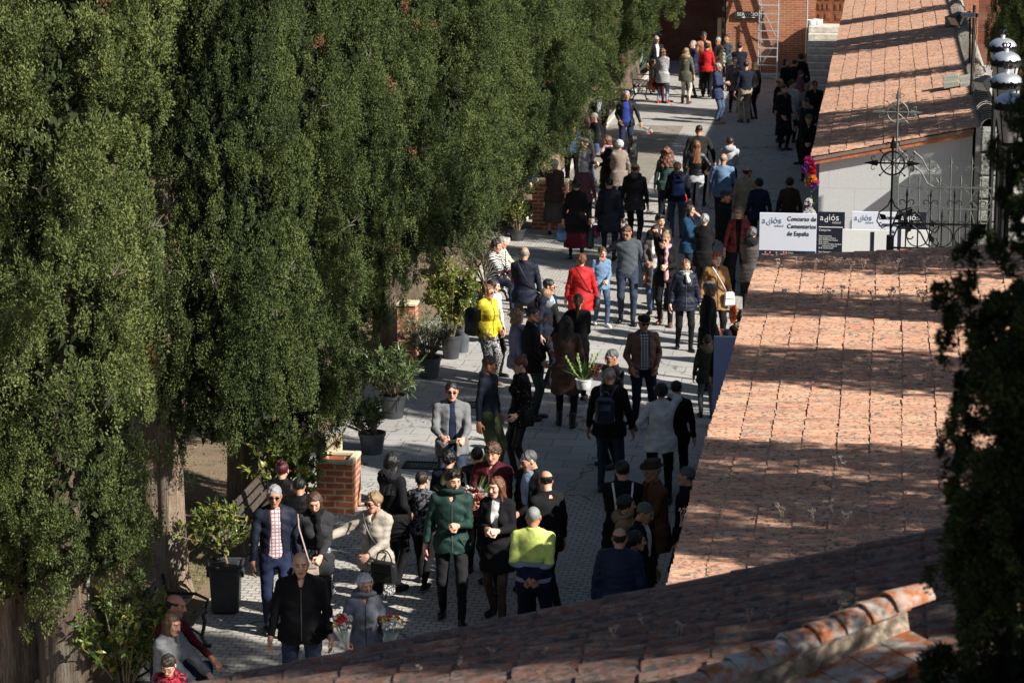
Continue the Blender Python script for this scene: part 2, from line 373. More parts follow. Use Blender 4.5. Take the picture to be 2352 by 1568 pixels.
def pent(name, y0, y1, x0, x1, z1, label, m=M_TILE, seed=1):
    e = empty(name, (0, 0, 0)); roof(x0, ZE, x1, z1, y0, y1, .135, .335, m, M_DECK, e, seed=seed)
    b = MB(); b.box(((x0+x1)/2+.18, (y0+y1)/2, 1.3), (x1-x0-.4, y1-y0-.3, 2.6)); 
    zz = lambda x: ZE+(z1-ZE)*(x-x0)/(x1-x0)-.1
    xa, xb, ya, yb = x0+.12, x1, y0+.16, y1-.16
    b = MB(); b.add([(xa, ya, 0), (xb, ya, 0), (xb, ya, zz(xb)), (xa, ya, zz(xa)), (xa, yb, 0), (xb, yb, 0), (xb, yb, zz(xb)), (xa, yb, zz(xa))],
                    [(0, 1, 2, 3), (5, 4, 7, 6), (4, 0, 3, 7), (1, 5, 6, 2), (3, 2, 6, 7)]); b.build('wall', M_REND, e)
    b = MB(); dz = -.14
    b.add([(x0-.02, y0+.02, ZE-.02-.14), (x1, y0+.02, z1-.02-.14), (x1, y0+.02, z1-.085), (x0-.02, y0+.02, ZE-.085), (x0-.02, y0+.15, ZE-.02-.14), (x1, y0+.15, z1-.02-.14), (x1, y0+.15, z1-.085), (x0-.02, y0+.15, ZE-.085)],
          [(0, 1, 2, 3), (5, 4, 7, 6), (0, 4, 5, 1), (3, 2, 6, 7), (4, 0, 3, 7)]); b.build('verge_board', M_TERRA, e)
    tag(e, label, 'tiled building'); return e
X0 = -1.25; X1 = fr.x
pent('low_tiled_building', 47.9, 84.5, X0, X1, fr.z, 'long low building with pale tile roof and speckled grey gable wall behind the iron gate', seed=2)
nr = onY(2180, 562, 37.2); SN = (nr.z-.05-ZE)/(nr.x+1.67)
pent('low_tiled_building', 18.5, 37.2, -1.67, 2.2, ZE+SN*3.87, 'nearer low building whose broad striped clay tile roof fills the right centre', seed=3)

# coping wall on the right of the far roof
ew = empty('boundary_wall', (0, 0, 0)); b = MB(); zt = fr.z+.12
b.box((X1+.30, 66, (zt-.1)/2), (.5, 36.4, zt-.1)); b.build('wall', M_STONE, ew)
M_LICH = tilemat('lichen_tile', [lin(c) for c in ((170, 150, 130), (150, 132, 112), (190, 175, 155))], (.5, .48, .43), (.1, .09, .08), 1, .45)
b = MB(); y = 47.6
while y < 84:
    n = 8; V = []; r0, r1 = .19, .15
    for (yy, r, l) in ((y, r0, .02), (y+.46, r1, 0), (y, r0-.02, .02)):
        for k in range(n+1): t = PI*k/n; V.append((X1+.3-math.cos(t)*r+random.uniform(-.004, .004), yy, zt-.1+l+math.sin(t)*r*.95))
    F = [(k, k+1, n+2+k, n+1+k) for k in range(n)]+[(2*n+2+k, 2*n+3+k, k+1, k) for k in range(n)]
    b.add(V, F); y += .33
o = b.build('coping_tiles', M_LICH, ew)
at_ = o.data.attributes.new('v', 'FLOAT', 'FACE')
for k, d in enumerate(at_.data): d.value = (k//16*.37) % 1
b = MB(); c = onY(2262, 262, 47.2)
for k in range(6): b.box((X1+.42+random.uniform(-.01, .01), 47.3+random.uniform(-.01, .01), zt-.35-.42*k+.1), (.62, .5, .40), bev=.03)
b.build('stone_pier', simple('mossy_granite', (.24, .24, .22), .9, 0, 30, .6, .8, .02), ew)
tag(ew, 'stone boundary wall capped with grey half round tiles along the far roof', 'wall')
def roof_blocks(px, py, lab):
    t = (px-1862)/(2236-1862); e = onY(px, py, 50.0)
    # ray meets the far roof plane
    r = ray(px, py); o = Vector((0, 0, CAM_H)); d = Vector(r); nrm = Vector((-SL, 0, 1)).normalized(); q = (Vector((X0, 0, ZE))-o).dot(nrm)/d.dot(nrm); p = o+d*q
    e = empty('block_vent', p); b = MB()
    for i, (dy, dz) in enumerate(((0, .10), (.3, .2))):
        for k in (-1, 1): b.box((k*.17, dy, dz), (.32, .3, .12), bev=.012, M=Matrix.Rotation(-.2, 3, 'Y'))
    b.build('block', simple('grey_block', (.30, .30, .25), .9), e); tag(e, lab, 'roof vent', 'block vents on the far roof')
roof_blocks(2203, 205, 'pale concrete block vent on the far roof beside the lower floodlight')
roof_blocks(2200, 62, 'dark concrete block vent on the far roof beside the upper floodlight')

# ---------------------------------------------------------------- front roof (close to the camera)
ef = empty('gabled_roof', (0, 0, 0))
a = onY(640, 1512, 14.0); c2 = onY(2150, 1200, 14.0); sl = (c2.z-a.z)/(c2.x-a.x)
xr = c2.x+.15; xl = a.x-1.2
roof(xl, a.z+sl*(xl-a.x), xr, a.z+sl*(xr-a.x), 9.5, 13.95, .165, .36, M_TILEF, M_DECK, ef, seed=9, hgt=.042, wob=.03)
zr = a.z+sl*(xr-a.x)
M_OLDB = simple('old_brick', (.30, .13, .08), .9, 0, 16, .5, .6, .02)
b = MB(); b.add([(xl, 13.9, 0), (xr, 13.9, 0), (xr, 13.9, zr-.1), (xl, 13.9, a.z+sl*(xl-a.x)-.1), (xl, 9.6, 0), (xr, 9.6, 0), (xr, 9.6, zr-.1), (xl, 9.6, a.z+sl*(xl-a.x)-.1)], [(1, 0, 3, 2), (4, 5, 6, 7), (0, 4, 7, 3), (5, 1, 2, 6)])
b.build('wall', M_OLDB, ef)
# ridge wall with barrel tiles
def above(px, py, h):
    r = Vector(ray(px, py)); n = Vector((-sl, 0, 1)).normalized(); o = Vector((0, 0, CAM_H)); return o+r*(((Vector((a.x, 0, a.z))-o).dot(n)+h)/r.dot(n))
pA = above(1560, 1600, .24); pB = above(2065, 1392, .24); dd = pB-pA; L = dd.length; u = dd.normalized(); side = Vector((u.y, -u.x, 0)).normalized(); up = side.cross(u)
g = NG('rusty_clay'); v = g.coord('Object'); n = g.noise(v, 8, 6, .7); n2 = g.noise(v, 30, 4)
g.col(g.mix(g.ramp(n, [(.42, 0), (.58, 1)]), g.mix(n2, lin((176, 106, 58)), lin((146, 80, 46))), (.40, .38, .34))); g.rough(1); g.bump(n, .6, .01); M_RUST = g.m
b = MB(); s = 0; n = 10
while s < L:
    V = []
    for (q, r, l) in ((s, .088, .018), (s+.22, .070, 0), (s, .074, .018)):
        for k in range(n+1): t = PI*k/n; V.append(pA+u*q-side*math.cos(t)*r+up*(l+math.sin(t)*r*.85)+Vector((random.uniform(-.003, .003), random.uniform(-.003, .003), random.uniform(-.004, .004))))
    b.add(V, [(k, k+1, n+2+k, n+1+k) for k in range(n)]+[(2*n+2+k, 2*n+3+k, k+1, k) for k in range(n)]); s += .145
b.build('ridge_tiles', M_RUST, ef, smooth=True)
b = MB(); b.add([pA+side*.06-up*.12, pB+side*.06-up*.12, pB+side*.06, pA+side*.06, pA-side*.08-up*.12, pB-side*.08-up*.12, pB-side*.08, pA-side*.08], [(0, 1, 2, 3), (5, 4, 7, 6), (1, 5, 6, 2), (4, 0, 3, 7), (3, 2, 6, 7)])
b.build('ridge_wall', simple('lime_mortar_brick', (.36, .29, .22), .95, 0, 22, .5, .8, .02), ef)
# lean-to slope right of the ridge
q1 = pA+side*.06-up*.12; q2 = pB+side*.06-up*.10; q3 = above(2180, 1492, .10); q4 = q3+(pA-pB)
b = MB(); N = 7
for k in range(N):
    t0, t1 = k/N+.004, (k+1)/N-.004; A, B = q1.lerp(q2, t0), q1.lerp(q2, t1); D, E_ = q4.lerp(q3, t0), q4.lerp(q3, t1); dn = Vector((0, 0, -.03))
    b.add([A, B, E_, D, A+dn, B+dn, E_+dn, D+dn], [(0, 3, 2, 1), (4, 5, 6, 7), (0, 1, 5, 4), (2, 3, 7, 6), (1, 2, 6, 5), (3, 0, 4, 7)])
b.build('flashing', M_RUST, ef)
b = MB(); dn = Vector((0, 0, -.035)); d2 = Vector((0, 0, -3)); b.add([q1+dn, q2+dn, q3+dn-side*.03, q4+dn-side*.03, q1+d2, q2+d2, q3+d2-side*.03, q4+d2-side*.03], [(0, 3, 2, 1), (4, 5, 6, 7), (0, 1, 5, 4), (2, 3, 7, 6), (1, 2, 6, 5), (3, 0, 4, 7)]); b.build('gable_wall', M_OLDB, ef)
tag(ef, 'nearest lichen covered tile roof with barrel tile ridge across the bottom of the frame', 'tiled roof')
# stub chimney of bricks
cc = onY(1568, 1545, 12.2); ec = empty('brick_stub', (cc.x, 12.2, cc.z-.12)); b = MB()
for k in range(2):
    for j in range(2): b.box((-.075+j*.15+k*.01, 0, -.05+k*.055), (.145, .2, .05), bev=.006)
b.build('bricks', M_OLDB, ec); b = MB(); b.box((0, 0, .055), (.32, .24, .03), bev=.01); b.build('cap', simple('lichen_mortar', (.42, .38, .3), .95, 0, 30, .5, .8, .01), ec); tag(ec, 'small stub of stacked bricks on the nearest roof', 'brick stub')
# dry weeds on roofs
M_WEED = simple('dry_weed', (.42, .33, .27), .9, 0, 60, .4, 0)
def weed(p, s, seed):
    rg = random.Random(seed); b = MB()
    for i in range(rg.randint(3, 6)):
        tp = Vector((rg.uniform(-.09, .09), rg.uniform(-.05, .05), rg.uniform(.10, .24)))*s; b0 = Vector((rg.uniform(-.03, .03), rg.uniform(-.03, .03), -.02))*s; b.tube([b0, b0.lerp(tp, .6)+Vector((0, 0, .02*s)), tp], .0035*s, 4)
        for k in range(7):
            q = tp+Vector((rg.uniform(-.035, .035), rg.uniform(-.03, .03), rg.uniform(-.01, .03)))*s; d = .011*s*rg.uniform(.7, 1.4); b.tube([tp, q], .0022*s, 3); b.add([q+Vector((d, 0, 0)), q+Vector((0, d, 0)), q+Vector((-d, 0, 0)), q+Vector((0, -d, 0)), q+Vector((0, 0, d)), q-Vector((0, 0, d))], [(0, 1, 4), (1, 2, 4), (2, 3, 4), (3, 0, 4), (1, 0, 5), (2, 1, 5), (3, 2, 5), (0, 3, 5)])
    o = b.build('dry_weed', M_WEED, loc=p); return o
def onplane(px, py, x0, z0, s):
    r = Vector(ray(px, py)); n = Vector((-s, 0, 1)).normalized(); o = Vector((0, 0, CAM_H)); return o+r*((Vector((x0, 0, z0))-o).dot(n)/r.dot(n))
rw = random.Random(3)
ws = [(1790+rw.uniform(-10, 380), 617+rw.uniform(-6, 3)) for _ in range(22)]+[(1760+rw.uniform(0, 420), 690+rw.uniform(-10, 3)) for _ in range(14)]+[(1690+rw.uniform(0, 500), 862+rw.uniform(-8, 4)) for _ in range(9)]+[(1640+rw.uniform(0, 500), 1215-rw.uniform(0, 30)) for _ in range(9)]+[(1565, 1205), (1650, 1060), (1930, 1078)]
for i, (x, y) in enumerate(ws):
    tag(weed(onplane(x, y, -1.61, ZE+.07, SN), .62, i), 'dry brown weed tuft growing between tiles of the striped middle roof', 'weed', 'dry weeds on the middle roof')
wf = [(1905, 1400, 1.0), (1930, 1412, 1.1), (1955, 1405, .9), (1410, 1462, .6), (1480, 1440, .7), (1560, 1462, .8), (1720, 1425, .6), (1770, 1420, .5), (1130, 1510, .6), (1250, 1508, .5), (1060, 1535, .6), (960, 1548, .6)]
for i, (x, y, s) in enumerate(wf):
    tag(weed(onplane(x, y, a.x, a.z+.03, sl), s*.42, 90+i), 'blurred dry weed tuft growing on the nearest lichen covered roof', 'weed', 'dry weeds on the nearest roof')

# ---------------------------------------------------------------- brick facade, stairs, door
def brickmat(name, ca, cb, mort, bw=.27, bh=.075, ms=.008, axis='xz', dirt=.3):
    g = NG(name); v = g.coord('Object'); sp = g.n('ShaderNodeSeparateXYZ'); g.l(v, sp.inputs[0]); cb_ = g.n('ShaderNodeCombineXYZ')
    g.l(g.math('ADD', sp.outputs[0], sp.outputs[1]), cb_.inputs[0]); g.l(sp.outputs[2], cb_.inputs[1])
    nz = g.n('ShaderNodeTexNoise'); nz.inputs['Scale'].default_value = 6; g.l(v, nz.inputs[0]); sc = g.n('ShaderNodeVectorMath', operation='SCALE'); sc.inputs['Scale'].default_value = .02; g.l(nz.outputs['Color'], sc.inputs[0])
    ad = g.n('ShaderNodeVectorMath', operation='ADD'); g.l(cb_.outputs[0], ad.inputs[0]); g.l(sc.outputs[0], ad.inputs[1])
    br = g.n('ShaderNodeTexBrick'); g.l(ad.outputs[0], br.inputs['Vector'])
    for k, x in (('Scale', 1), ('Mortar Size', ms), ('Brick Width', bw), ('Row Height', bh), ('Mortar Smooth', .2)): br.inputs[k].default_value = x
    br.inputs['Color1'].default_value = ca+(1,); br.inputs['Color2'].default_value = cb+(1,); br.inputs['Mortar'].default_value = mort+(1,)
    n = g.noise(v, 1.5, 5); n2 = g.noise(v, 50, 3)
    c = g.mix(g.math('MULTIPLY', g.ramp(n, [(.45, 0), (.7, 1)]), dirt), br.outputs['Color'], (.45, .32, .2)); c = g.mix(g.math('MULTIPLY', n2, .4), c, (.2, .08, .05))
    g.col(c); g.rough(.9); g.bump(g.math('ADD', g.math('MULTIPLY', br.outputs['Fac'], -1), g.math('MULTIPLY', n2, .4)), .9, .012); return g.m
M_BRICK = brickmat('orange_brick', lin((184, 112, 76)), lin((156, 88, 60)), lin((200, 170, 140)))
M_BRICKD = brickmat('dark_brick', lin((128, 66, 46)), lin((96, 50, 38)), lin((120, 88, 70)))  # darker brick tones for the rear wing and return wall
FY = 87.0
cl = onY(1666, 150, FY); cr = onY(1960, 150, FY)
ebd = empty('brick_building', (0, 0, 0)); xL = cl.x; xR = 3.0
dL = onY(1873, 30, FY).x; dR = onY(1957, 30, FY).x; land = onY(1880, 57, FY-.4).z
dz1 = land+2.1
b = MB(); b.box(((xL+dL)/2, FY+.25, 4), (dL-xL, .5, 8)); b.box(((dR+xR)/2, FY+.25, 4), (xR-dR, .5, 8)); b.box(((dL+dR)/2, FY+.25, (8+dz1)/2), (dR-dL, .5, 8-dz1)); b.box(((dL+dR)/2, FY+.25, land/2), (dR-dL, .5, land)); b.build('wall', M_BRICK, ebd)
b = MB(); b.box((0, FY+5.4, 4), (30, .4, 8)); b.build('rear_wing', M_BRICKD, ebd)
b = MB(); b.box((xL+.2, FY+2.85, 4), (.4, 4.6, 8)); b.build('return_wall', M_BRICKD, ebd)
b = MB(); pc = onY(1655, 100, FY+.3); b.box((pc.x, FY+.62, (onY(1655, 45, FY).z)/2), (.24, .4, onY(1655, 45, FY).z), bev=.01); b.build('cream_pier', simple('cream_render', (.55, .45, .3), .85), ebd)
b = MB(); b.box(((xL+onY(1852, 0, FY).x)/2, FY-.06, .09), (onY(1852, 0, FY).x-xL, .12, .18), bev=.02); b.build('plinth', M_STONE, ebd)
M_WOOD = simple('brown_door_wood', (.19, .065, .03), .5, 0, 12, .35, .3)
ed = MB(); mid = (dL+dR)/2-.05
for (x0, x1) in ((dL, mid-.01), (mid+.01, dR)): ed.box(((x0+x1)/2, FY+.16, (land+dz1)/2), (x1-x0, .06, dz1-land), bev=.008)
for s_, (x0, x1) in enumerate(((dL, mid), (mid, dR))):
    w = x1-x0
    for r_ in range(6):
        z = land+.22+r_*.32; cols = (.3, .7) if r_ % 2 == 0 else (.22, .5, .78)
        for cx in cols:
            pw = w*(.3 if len(cols) == 2 else .2); ed.box((x0+w*cx, FY+.125, z), (pw, .03, .22), bev=.01); ed.box((x0+w*cx, FY+.106, z), (pw*.66, .02, .13), bev=.008)
ed.build('door', M_WOOD, ebd)
b = MB(); b.box((xL-.1, FY-.08, 3), (.09, .09, 6), bev=.02); b.build('downpipe', M_IRON, ebd)
tag(ebd, 'tall orange brick building with brown panelled door beyond the street', 'building')
# stairs
M_STEP = simple('limestone_step', (.52, .49, .42), .85, 0, 6, .25, .5, .02)
sx0 = onY(1855, 150, FY-1).x; sx1 = sx0+2.6; es = empty('stone_stairs', (0, 0, 0)); ns = 9; rise = land/ns
b = MB(); b.box(((sx0+sx1)/2, FY-.55, land-rise/2), (sx1-sx0, 1.1, rise-.006), bev=.02)
for k in range(1, ns): 
    y1 = FY-1.1-(k-1)*.32; b.box(((sx0+sx1)/2+random.uniform(-.004, .004), y1-.16, land-rise*k-rise/2), (sx1-sx0, .32+.03, rise-.006), bev=.02)
b.build('steps', M_STEP, es)
b = MB(); V = [(sx0+.03, FY-.01, 0), (sx0+.03, FY-1.1-(ns-1)*.32+.05, 0), (sx0+.03, FY-1.1-(ns-1)*.32+.05, .05), (sx0+.03, FY-1.1, land-rise), (sx0+.03, FY-.01, land-rise)]; V2 = [(x+2.4, y, z) for x, y, z in V]; n = 5
b.add(V+V2, [tuple(range(5)), tuple(range(9, 4, -1))]+[(i, i+5, (i+1) % 5+5, (i+1) % 5) for i in range(5)]); b.build('core', M_STONE, es); tag(es, 'pale stone stairs rising to the brown door', 'stairs')
M_ALU = simple('aluminium', (.62, .63, .65), .35, .6, 30, .1, .05)
er = empty('handrail', (sx0-.06, FY-1.0, 0)); b = MB(); b.tube([(0, 0, land-.9), (0, 0, land+1.7)], .03, 10); b.tube([(0, 0, land-.8), (0, .85, land-.8)], .018); b.build('post', M_ALU, er, smooth=True)
b = MB()
for k in range(16): z0 = land-.9-.0-k*.07; pts = [(.03*math.cos(t)*(1 if k % 2 else .3), .03*math.sin(t), z0+.045*math.cos(t)) for t in np.linspace(0, 2*PI, 9)[:-1]]; b.tube(pts, .008, 5, closed=True)
b.build('chain', M_IRON, er); tag(er, 'grey metal post with hanging chain at the left edge of the stone stairs', 'handrail')
M_WHITE = simple('white_ceramic', (.7, .7, .68), .3, 0, 10, .04, 0)
for (x, y, l) in ((1862, 62, 'white round bowl nearest the post on the stair landing'), (1878, 58, 'white round bowl set against the brown door')):
    p = onY(x, y, FY-.6 if x < 1870 else FY-.35); b = MB(); b.lathe([(.0, 0), (.13, 0), (.16, .03), (.17, .17), (.15, .17), (.13, .04), (0, .04)], n=20); tag(b.build('white_bowl', M_WHITE, loc=(p.x, p.y, land+.001), smooth=True), l, 'bowl')
# sign
p = onY(1720, 35, FY); esg = empty('wall_sign', (p.x, FY-.05, p.z)); b = MB(); b.box((0, 0, 0), (.98, .06, .23), bev=.012); b.build('board', simple('black_slate', (.022, .022, .024), .6, 0, 60, .4, .3), esg)
M_WP = simple('white_paint', (.72, .72, .7), .6, 0, 50, .06, 0)
o = text('lettering', 'SERVICIOS', .15, (0, -.036, -.02), (PI/2, 0, 0), M_WP, esg, align='CENTER', sx=1.12)
b = MB(); b.box((.03, -.034, -.07), (.36, .008, .022)); b.add([(-.24, -.036, -.07), (-.14, -.036, -.035), (-.14, -.036, -.105)], [(0, 1, 2)]); b.build('arrow', M_WP, esg); tag(esg, 'black sign reading SERVICIOS with a left arrow on the orange brick wall', 'sign')
# ladder
pl = at(1744, 183); pr = at(1787, 178); c = (pl+pr)/2; w = (pr-pl).length; el = empty('stepladder', (c.x, FY-1.35, 0)); Hh = 4.4
w = .62
def rail(s, y0, y1, top): b = MB(); b.box((s*(w/2), (y0+y1)/2, top/2), (.03, .07, math.hypot(top, y1-y0)), M=Matrix.Rotation(math.atan2(y1-y0, top)*-1, 3, 'X'), bev=.006); return b.build('side_rail', M_ALU, el)
for s in (-1, 1): rail(s, 0, .75, Hh)
for s in (-.93, .93): rail(s, 1.35, .85, Hh)
for k in range(1, 16):
    z = k*.275; b = MB(); b.box((0, .75*z/Hh, z), (w-.02, .11 if k != 9 else .3, .03), bev=.005); b.build('step', M_ALU, el)
b = MB(); b.tube([(-.27, .95, 2.4), (.25, 1.2, 1.3)], .014, 6); b.tube([(.27, 1.2, 1.3), (-.26, 1.32, .4)], .014, 6); b.tube([(-.27, 1.25, .5), (.27, 1.2, 1.2)], .012, 6); b.build('brace', M_ALU, el)
b = MB(); b.tube([(-w/2, -.02, .12), (0, .0, .26), (w/2, -.02, .12)], .014, 6); b.build('foot_brace', M_ALU, el)
tag(el, 'tall aluminium stepladder standing against the orange brick wall', 'ladder')

def litter(name, x0, x1, y0, y1, n, cols, lab, sz=.035):
    rg = np.random.default_rng(n); P_ = np.stack([rg.uniform(x0, x1, n), rg.uniform(y0, y1, n), np.full(n, .012)], 1); a_ = rg.random(n)*6.28; D_ = np.stack([np.cos(a_), np.sin(a_), rg.normal(0, .12, n)], 1); D_ /= np.linalg.norm(D_, axis=1)[:, None]; S_ = np.stack([-D_[:, 1], D_[:, 0], rg.normal(0, .2, n)], 1); L = rg.uniform(.4, 1.3, n)[:, None]*sz
    V = np.stack([P_, P_+D_*L*.5+S_*L*.3, P_+D_*L, P_+D_*L*.5-S_*L*.3], 1).reshape(-1, 3); tag(npmesh(name, V, np.arange(4*n).reshape(-1, 4), cols, fm=rg.integers(0, len(cols), n)), lab, 'leaves', kind='stuff')
LC = [simple('dead_leaf', (.16, .09, .035), .9), simple('dry_scale', (.10, .075, .04), .9), simple('pale_leaf', (.30, .22, .10), .9)]
litter('fallen_leaves', -7.7, -6.2, 20, 90, 2600, LC, 'fallen brown leaves and cypress scales along the left edge of the paving', .04)
litter('fallen_leaves', -6.2, -1.9, 20, 88, 900, LC, 'few dry leaves scattered over the paving of the street', .035)
litter('needle_litter', -11, -7.95, 20, 92, 9000, LC, 'brown needle litter on the earth under the left cypresses', .05)
# ---------------------------------------------------------------- vegetation
def leafmat(name, stops, rough=.5, spec=.3, trans=.0):
    g = NG(name); a = g.attr('v'); c = g.ramp(a, stops); g.col(c); g.rough(rough); g.b.inputs['Specular IOR Level'].default_value = spec
    if trans:
        tr = g.n('ShaderNodeBsdfTranslucent'); g.l(c, tr.inputs[0]); mx = g.n('ShaderNodeMixShader'); mx.inputs[0].default_value = trans
        out = [n for n in g.t.nodes if n.type == 'OUTPUT_MATERIAL'][0]; g.l(g.b.outputs[0], mx.inputs[1]); g.l(tr.outputs[0], mx.inputs[2]); g.l(mx.outputs[0], out.inputs[0])
    return g.m
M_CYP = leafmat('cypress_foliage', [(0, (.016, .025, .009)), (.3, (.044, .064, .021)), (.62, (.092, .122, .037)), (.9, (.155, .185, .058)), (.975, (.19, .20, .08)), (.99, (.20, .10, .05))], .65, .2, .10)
M_OLE = leafmat('oleander_leaf', [(0, (.03, .055, .02)), (.5, (.07, .11, .035)), (1, (.16, .2, .07))], .35, .5, .2)
M_OLG = leafmat('olive_leaf', [(0, (.07, .09, .05)), (.5, (.14, .17, .09)), (1, (.24, .26, .15))], .45, .4, .2)
M_YEL = leafmat('yellowing_leaf', [(0, (.04, .075, .02)), (.45, (.10, .16, .03)), (.8, (.22, .26, .05)), (1, (.42, .34, .05))], .3, .5, .3)
def nrm(a): return a/(np.linalg.norm(a, axis=-1, keepdims=True)+1e-9)
def leaves(P, D, N, L, Wd):
    D = nrm(D); Sd = nrm(np.cross(D, N)); L = np.asarray(L)[:, None]; Wd = np.asarray(Wd)[:, None]; m = P+D*L*.42
    V = np.stack([P, m+Sd*Wd*.5, P+D*L, m-Sd*Wd*.5], 1).reshape(-1, 3); F = np.arange(len(V)).reshape(-1, 4); return V, F
def crown(name, seed, H, Rr, nlobe, nsub, nbl, ll, lw, mat=None, prof=None, lr=(.22, .46)):
    rg = np.random.default_rng(seed); squash = 1.0
    pr = prof or ([0, .02, .06, .2, .6, .85, 1], [.55, .8, .95, 1, .92, .6, .08])
    t = rg.random(nlobe*3); f = np.interp(t, *pr); keep = rg.random(nlobe*3) < f; t = t[keep][:nlobe]; n = len(t); th = rg.random(n)*2*PI; f = np.interp(t, *pr)*Rr
    bul = 1+.10*np.sin(2*th+7*t+seed)+.10*np.sin(3*th-19*t+2*seed)
    rr = f*bul*rg.uniform(.58, .98, n); o1 = np.stack([np.cos(th), np.sin(th), np.zeros(n)], 1); L = np.stack([np.cos(th)*rr, np.sin(th)*rr, t*H], 1); la = rg.uniform(lr[0], lr[1], n)*min(1, Rr/1.5+.2)*(.6+.4*np.interp(t, *pr)); lv = rg.random(n)
    # second level: tufts over each lobe, mostly on its outer and upper side
    sn = nrm(rg.normal(size=(n, nsub, 3))+o1[:, None, :]*.55+np.array([0, 0, .45])); Cc = (L[:, None, :]+sn*np.stack([la, la, la*1.7], 1)[:, None, :]*rg.uniform(.6, 1.0, (n, nsub))[..., None]).reshape(-1, 3)
    out = nrm(o1[:, None, :]*.5+sn).reshape(-1, 3); n2 = len(Cc); a = rg.uniform(.055, .135, n2)*np.repeat(la, nsub)/.3; az = a*rg.uniform(1.0, 1.7, n2); cv = np.clip(np.repeat(lv, nsub)*.6+rg.random(n2)*.4, 0, 1); n = n2
    k = nbl; nn = nrm(rg.normal(size=(n, k, 3))); o3 = out[:, None, :]
    back = (nn*o3).sum(-1) < -.3; nn[back] -= 2*(nn[back]*np.broadcast_to(o3, nn.shape)[back]).sum(-1, keepdims=True)*np.broadcast_to(o3, nn.shape)[back]
    P = Cc[:, None, :]+nn*np.stack([a, a, az], 1)[:, None, :]*rg.uniform(.45, 1.1, (n, k))[..., None]
    D = nn*.5+o3*.35+np.array([0, 0, .4])+rg.normal(0, .5, (n, k, 3)); N = nn+o3*.4+rg.normal(0, .4, (n, k, 3))
    P = P.reshape(-1, 3); D = D.reshape(-1, 3); N = N.reshape(-1, 3); m = len(P)
    V, F = leaves(P, D, N, ll*rg.uniform(.5, 1.4, m), lw*rg.uniform(.6, 1.3, m))
    A = np.clip(np.repeat(cv, k)*.66+rg.random(m)*.32, 0, .97); A[np.repeat(rg.random(n) < .004, k)] = .995
    # loose inner foliage closing the view through the crown, darkest tone paints inner shade
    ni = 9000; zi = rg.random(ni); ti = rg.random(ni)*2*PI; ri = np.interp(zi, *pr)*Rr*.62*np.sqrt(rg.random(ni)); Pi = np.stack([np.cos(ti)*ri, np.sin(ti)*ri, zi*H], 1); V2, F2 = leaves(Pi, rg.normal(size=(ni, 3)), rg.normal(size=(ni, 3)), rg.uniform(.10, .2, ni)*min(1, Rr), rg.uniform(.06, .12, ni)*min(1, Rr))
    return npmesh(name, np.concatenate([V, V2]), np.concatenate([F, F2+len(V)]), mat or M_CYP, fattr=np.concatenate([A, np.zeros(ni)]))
g = NG('cypress_bark'); v = g.coord('Object', (1, 1, .09)); n = g.noise(v, 42, 6, .75, .4); n2 = g.noise(g.coord('Object'), 2, 4)
g.col(g.mix(g.ramp(n2, [(.35, 0), (.65, 1)]), g.ramp(n, [(.3, (.07, .05, .035)), (.5, (.26, .215, .165)), (.72, (.46, .41, .34))]), g.ramp(n, [(.3, (.06, .035, .018)), (.5, (.23, .15, .09)), (.72, (.40, .31, .22))]))); g.rough(.95); g.bump(n, 1, .03); M_BARKP = g.m
M_BARK = M_BARKP.copy(); M_BARK.name = 'shade_darkened_cypress_bark'  # bark colour halved to stand in for shade on most trunks
for nd in M_BARK.node_tree.nodes:
    if nd.type == 'VALTORGB' and nd.color_ramp.elements[-1].color[0] < .6:
        for el in nd.color_ramp.elements: el.color = tuple(c_*.5 for c_ in el.color[:3])+(1,)
def trunk(seed, r, H, parent, m=None):
    rg = random.Random(seed); nz, na = 16, 26; V = []; F = []; ph = [rg.uniform(0, 6) for _ in range(4)]
    for i in range(nz):
        z = H*i/(nz-1); fl = r*(1+.28*math.exp(-z*4))*(1-.25*z/H)
        for k in range(na):
            t = 2*PI*k/na; q = fl*(1+.10*math.sin(3*t+ph[0]+z*.4)+.08*math.sin(5*t+ph[1]-z*.3)+.05*math.sin(9*t+ph[2]))
            V.append((q*math.cos(t)+.04*math.sin(z*.7+ph[3]), q*math.sin(t), z-.05))
    for i in range(nz-1):
        for k in range(na): F.append((i*na+k, i*na+(k+1) % na, (i+1)*na+(k+1) % na, (i+1)*na+k))
    return npmesh('trunk', V, np.array(F), m or M_BARK, parent, smooth=True)
M_CYPY = leafmat('yellowish_cypress_foliage', [(0, (.03, .042, .014)), (.3, (.07, .095, .03)), (.62, (.135, .165, .05)), (.9, (.20, .225, .075)), (.975, (.24, .25, .11)), (.99, (.20, .10, .05))], .65, .2, .10)
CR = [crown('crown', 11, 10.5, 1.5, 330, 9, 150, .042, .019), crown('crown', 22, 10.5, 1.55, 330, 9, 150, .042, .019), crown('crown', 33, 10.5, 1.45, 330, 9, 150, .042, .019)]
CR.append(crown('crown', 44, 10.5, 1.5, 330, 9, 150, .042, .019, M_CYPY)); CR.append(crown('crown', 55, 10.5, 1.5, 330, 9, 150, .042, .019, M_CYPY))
for c in CR: C.objects.unlink(c)
M_TWIG = simple('bare_twig', (.24, .21, .18), .9, 0, 30, .2, 0)
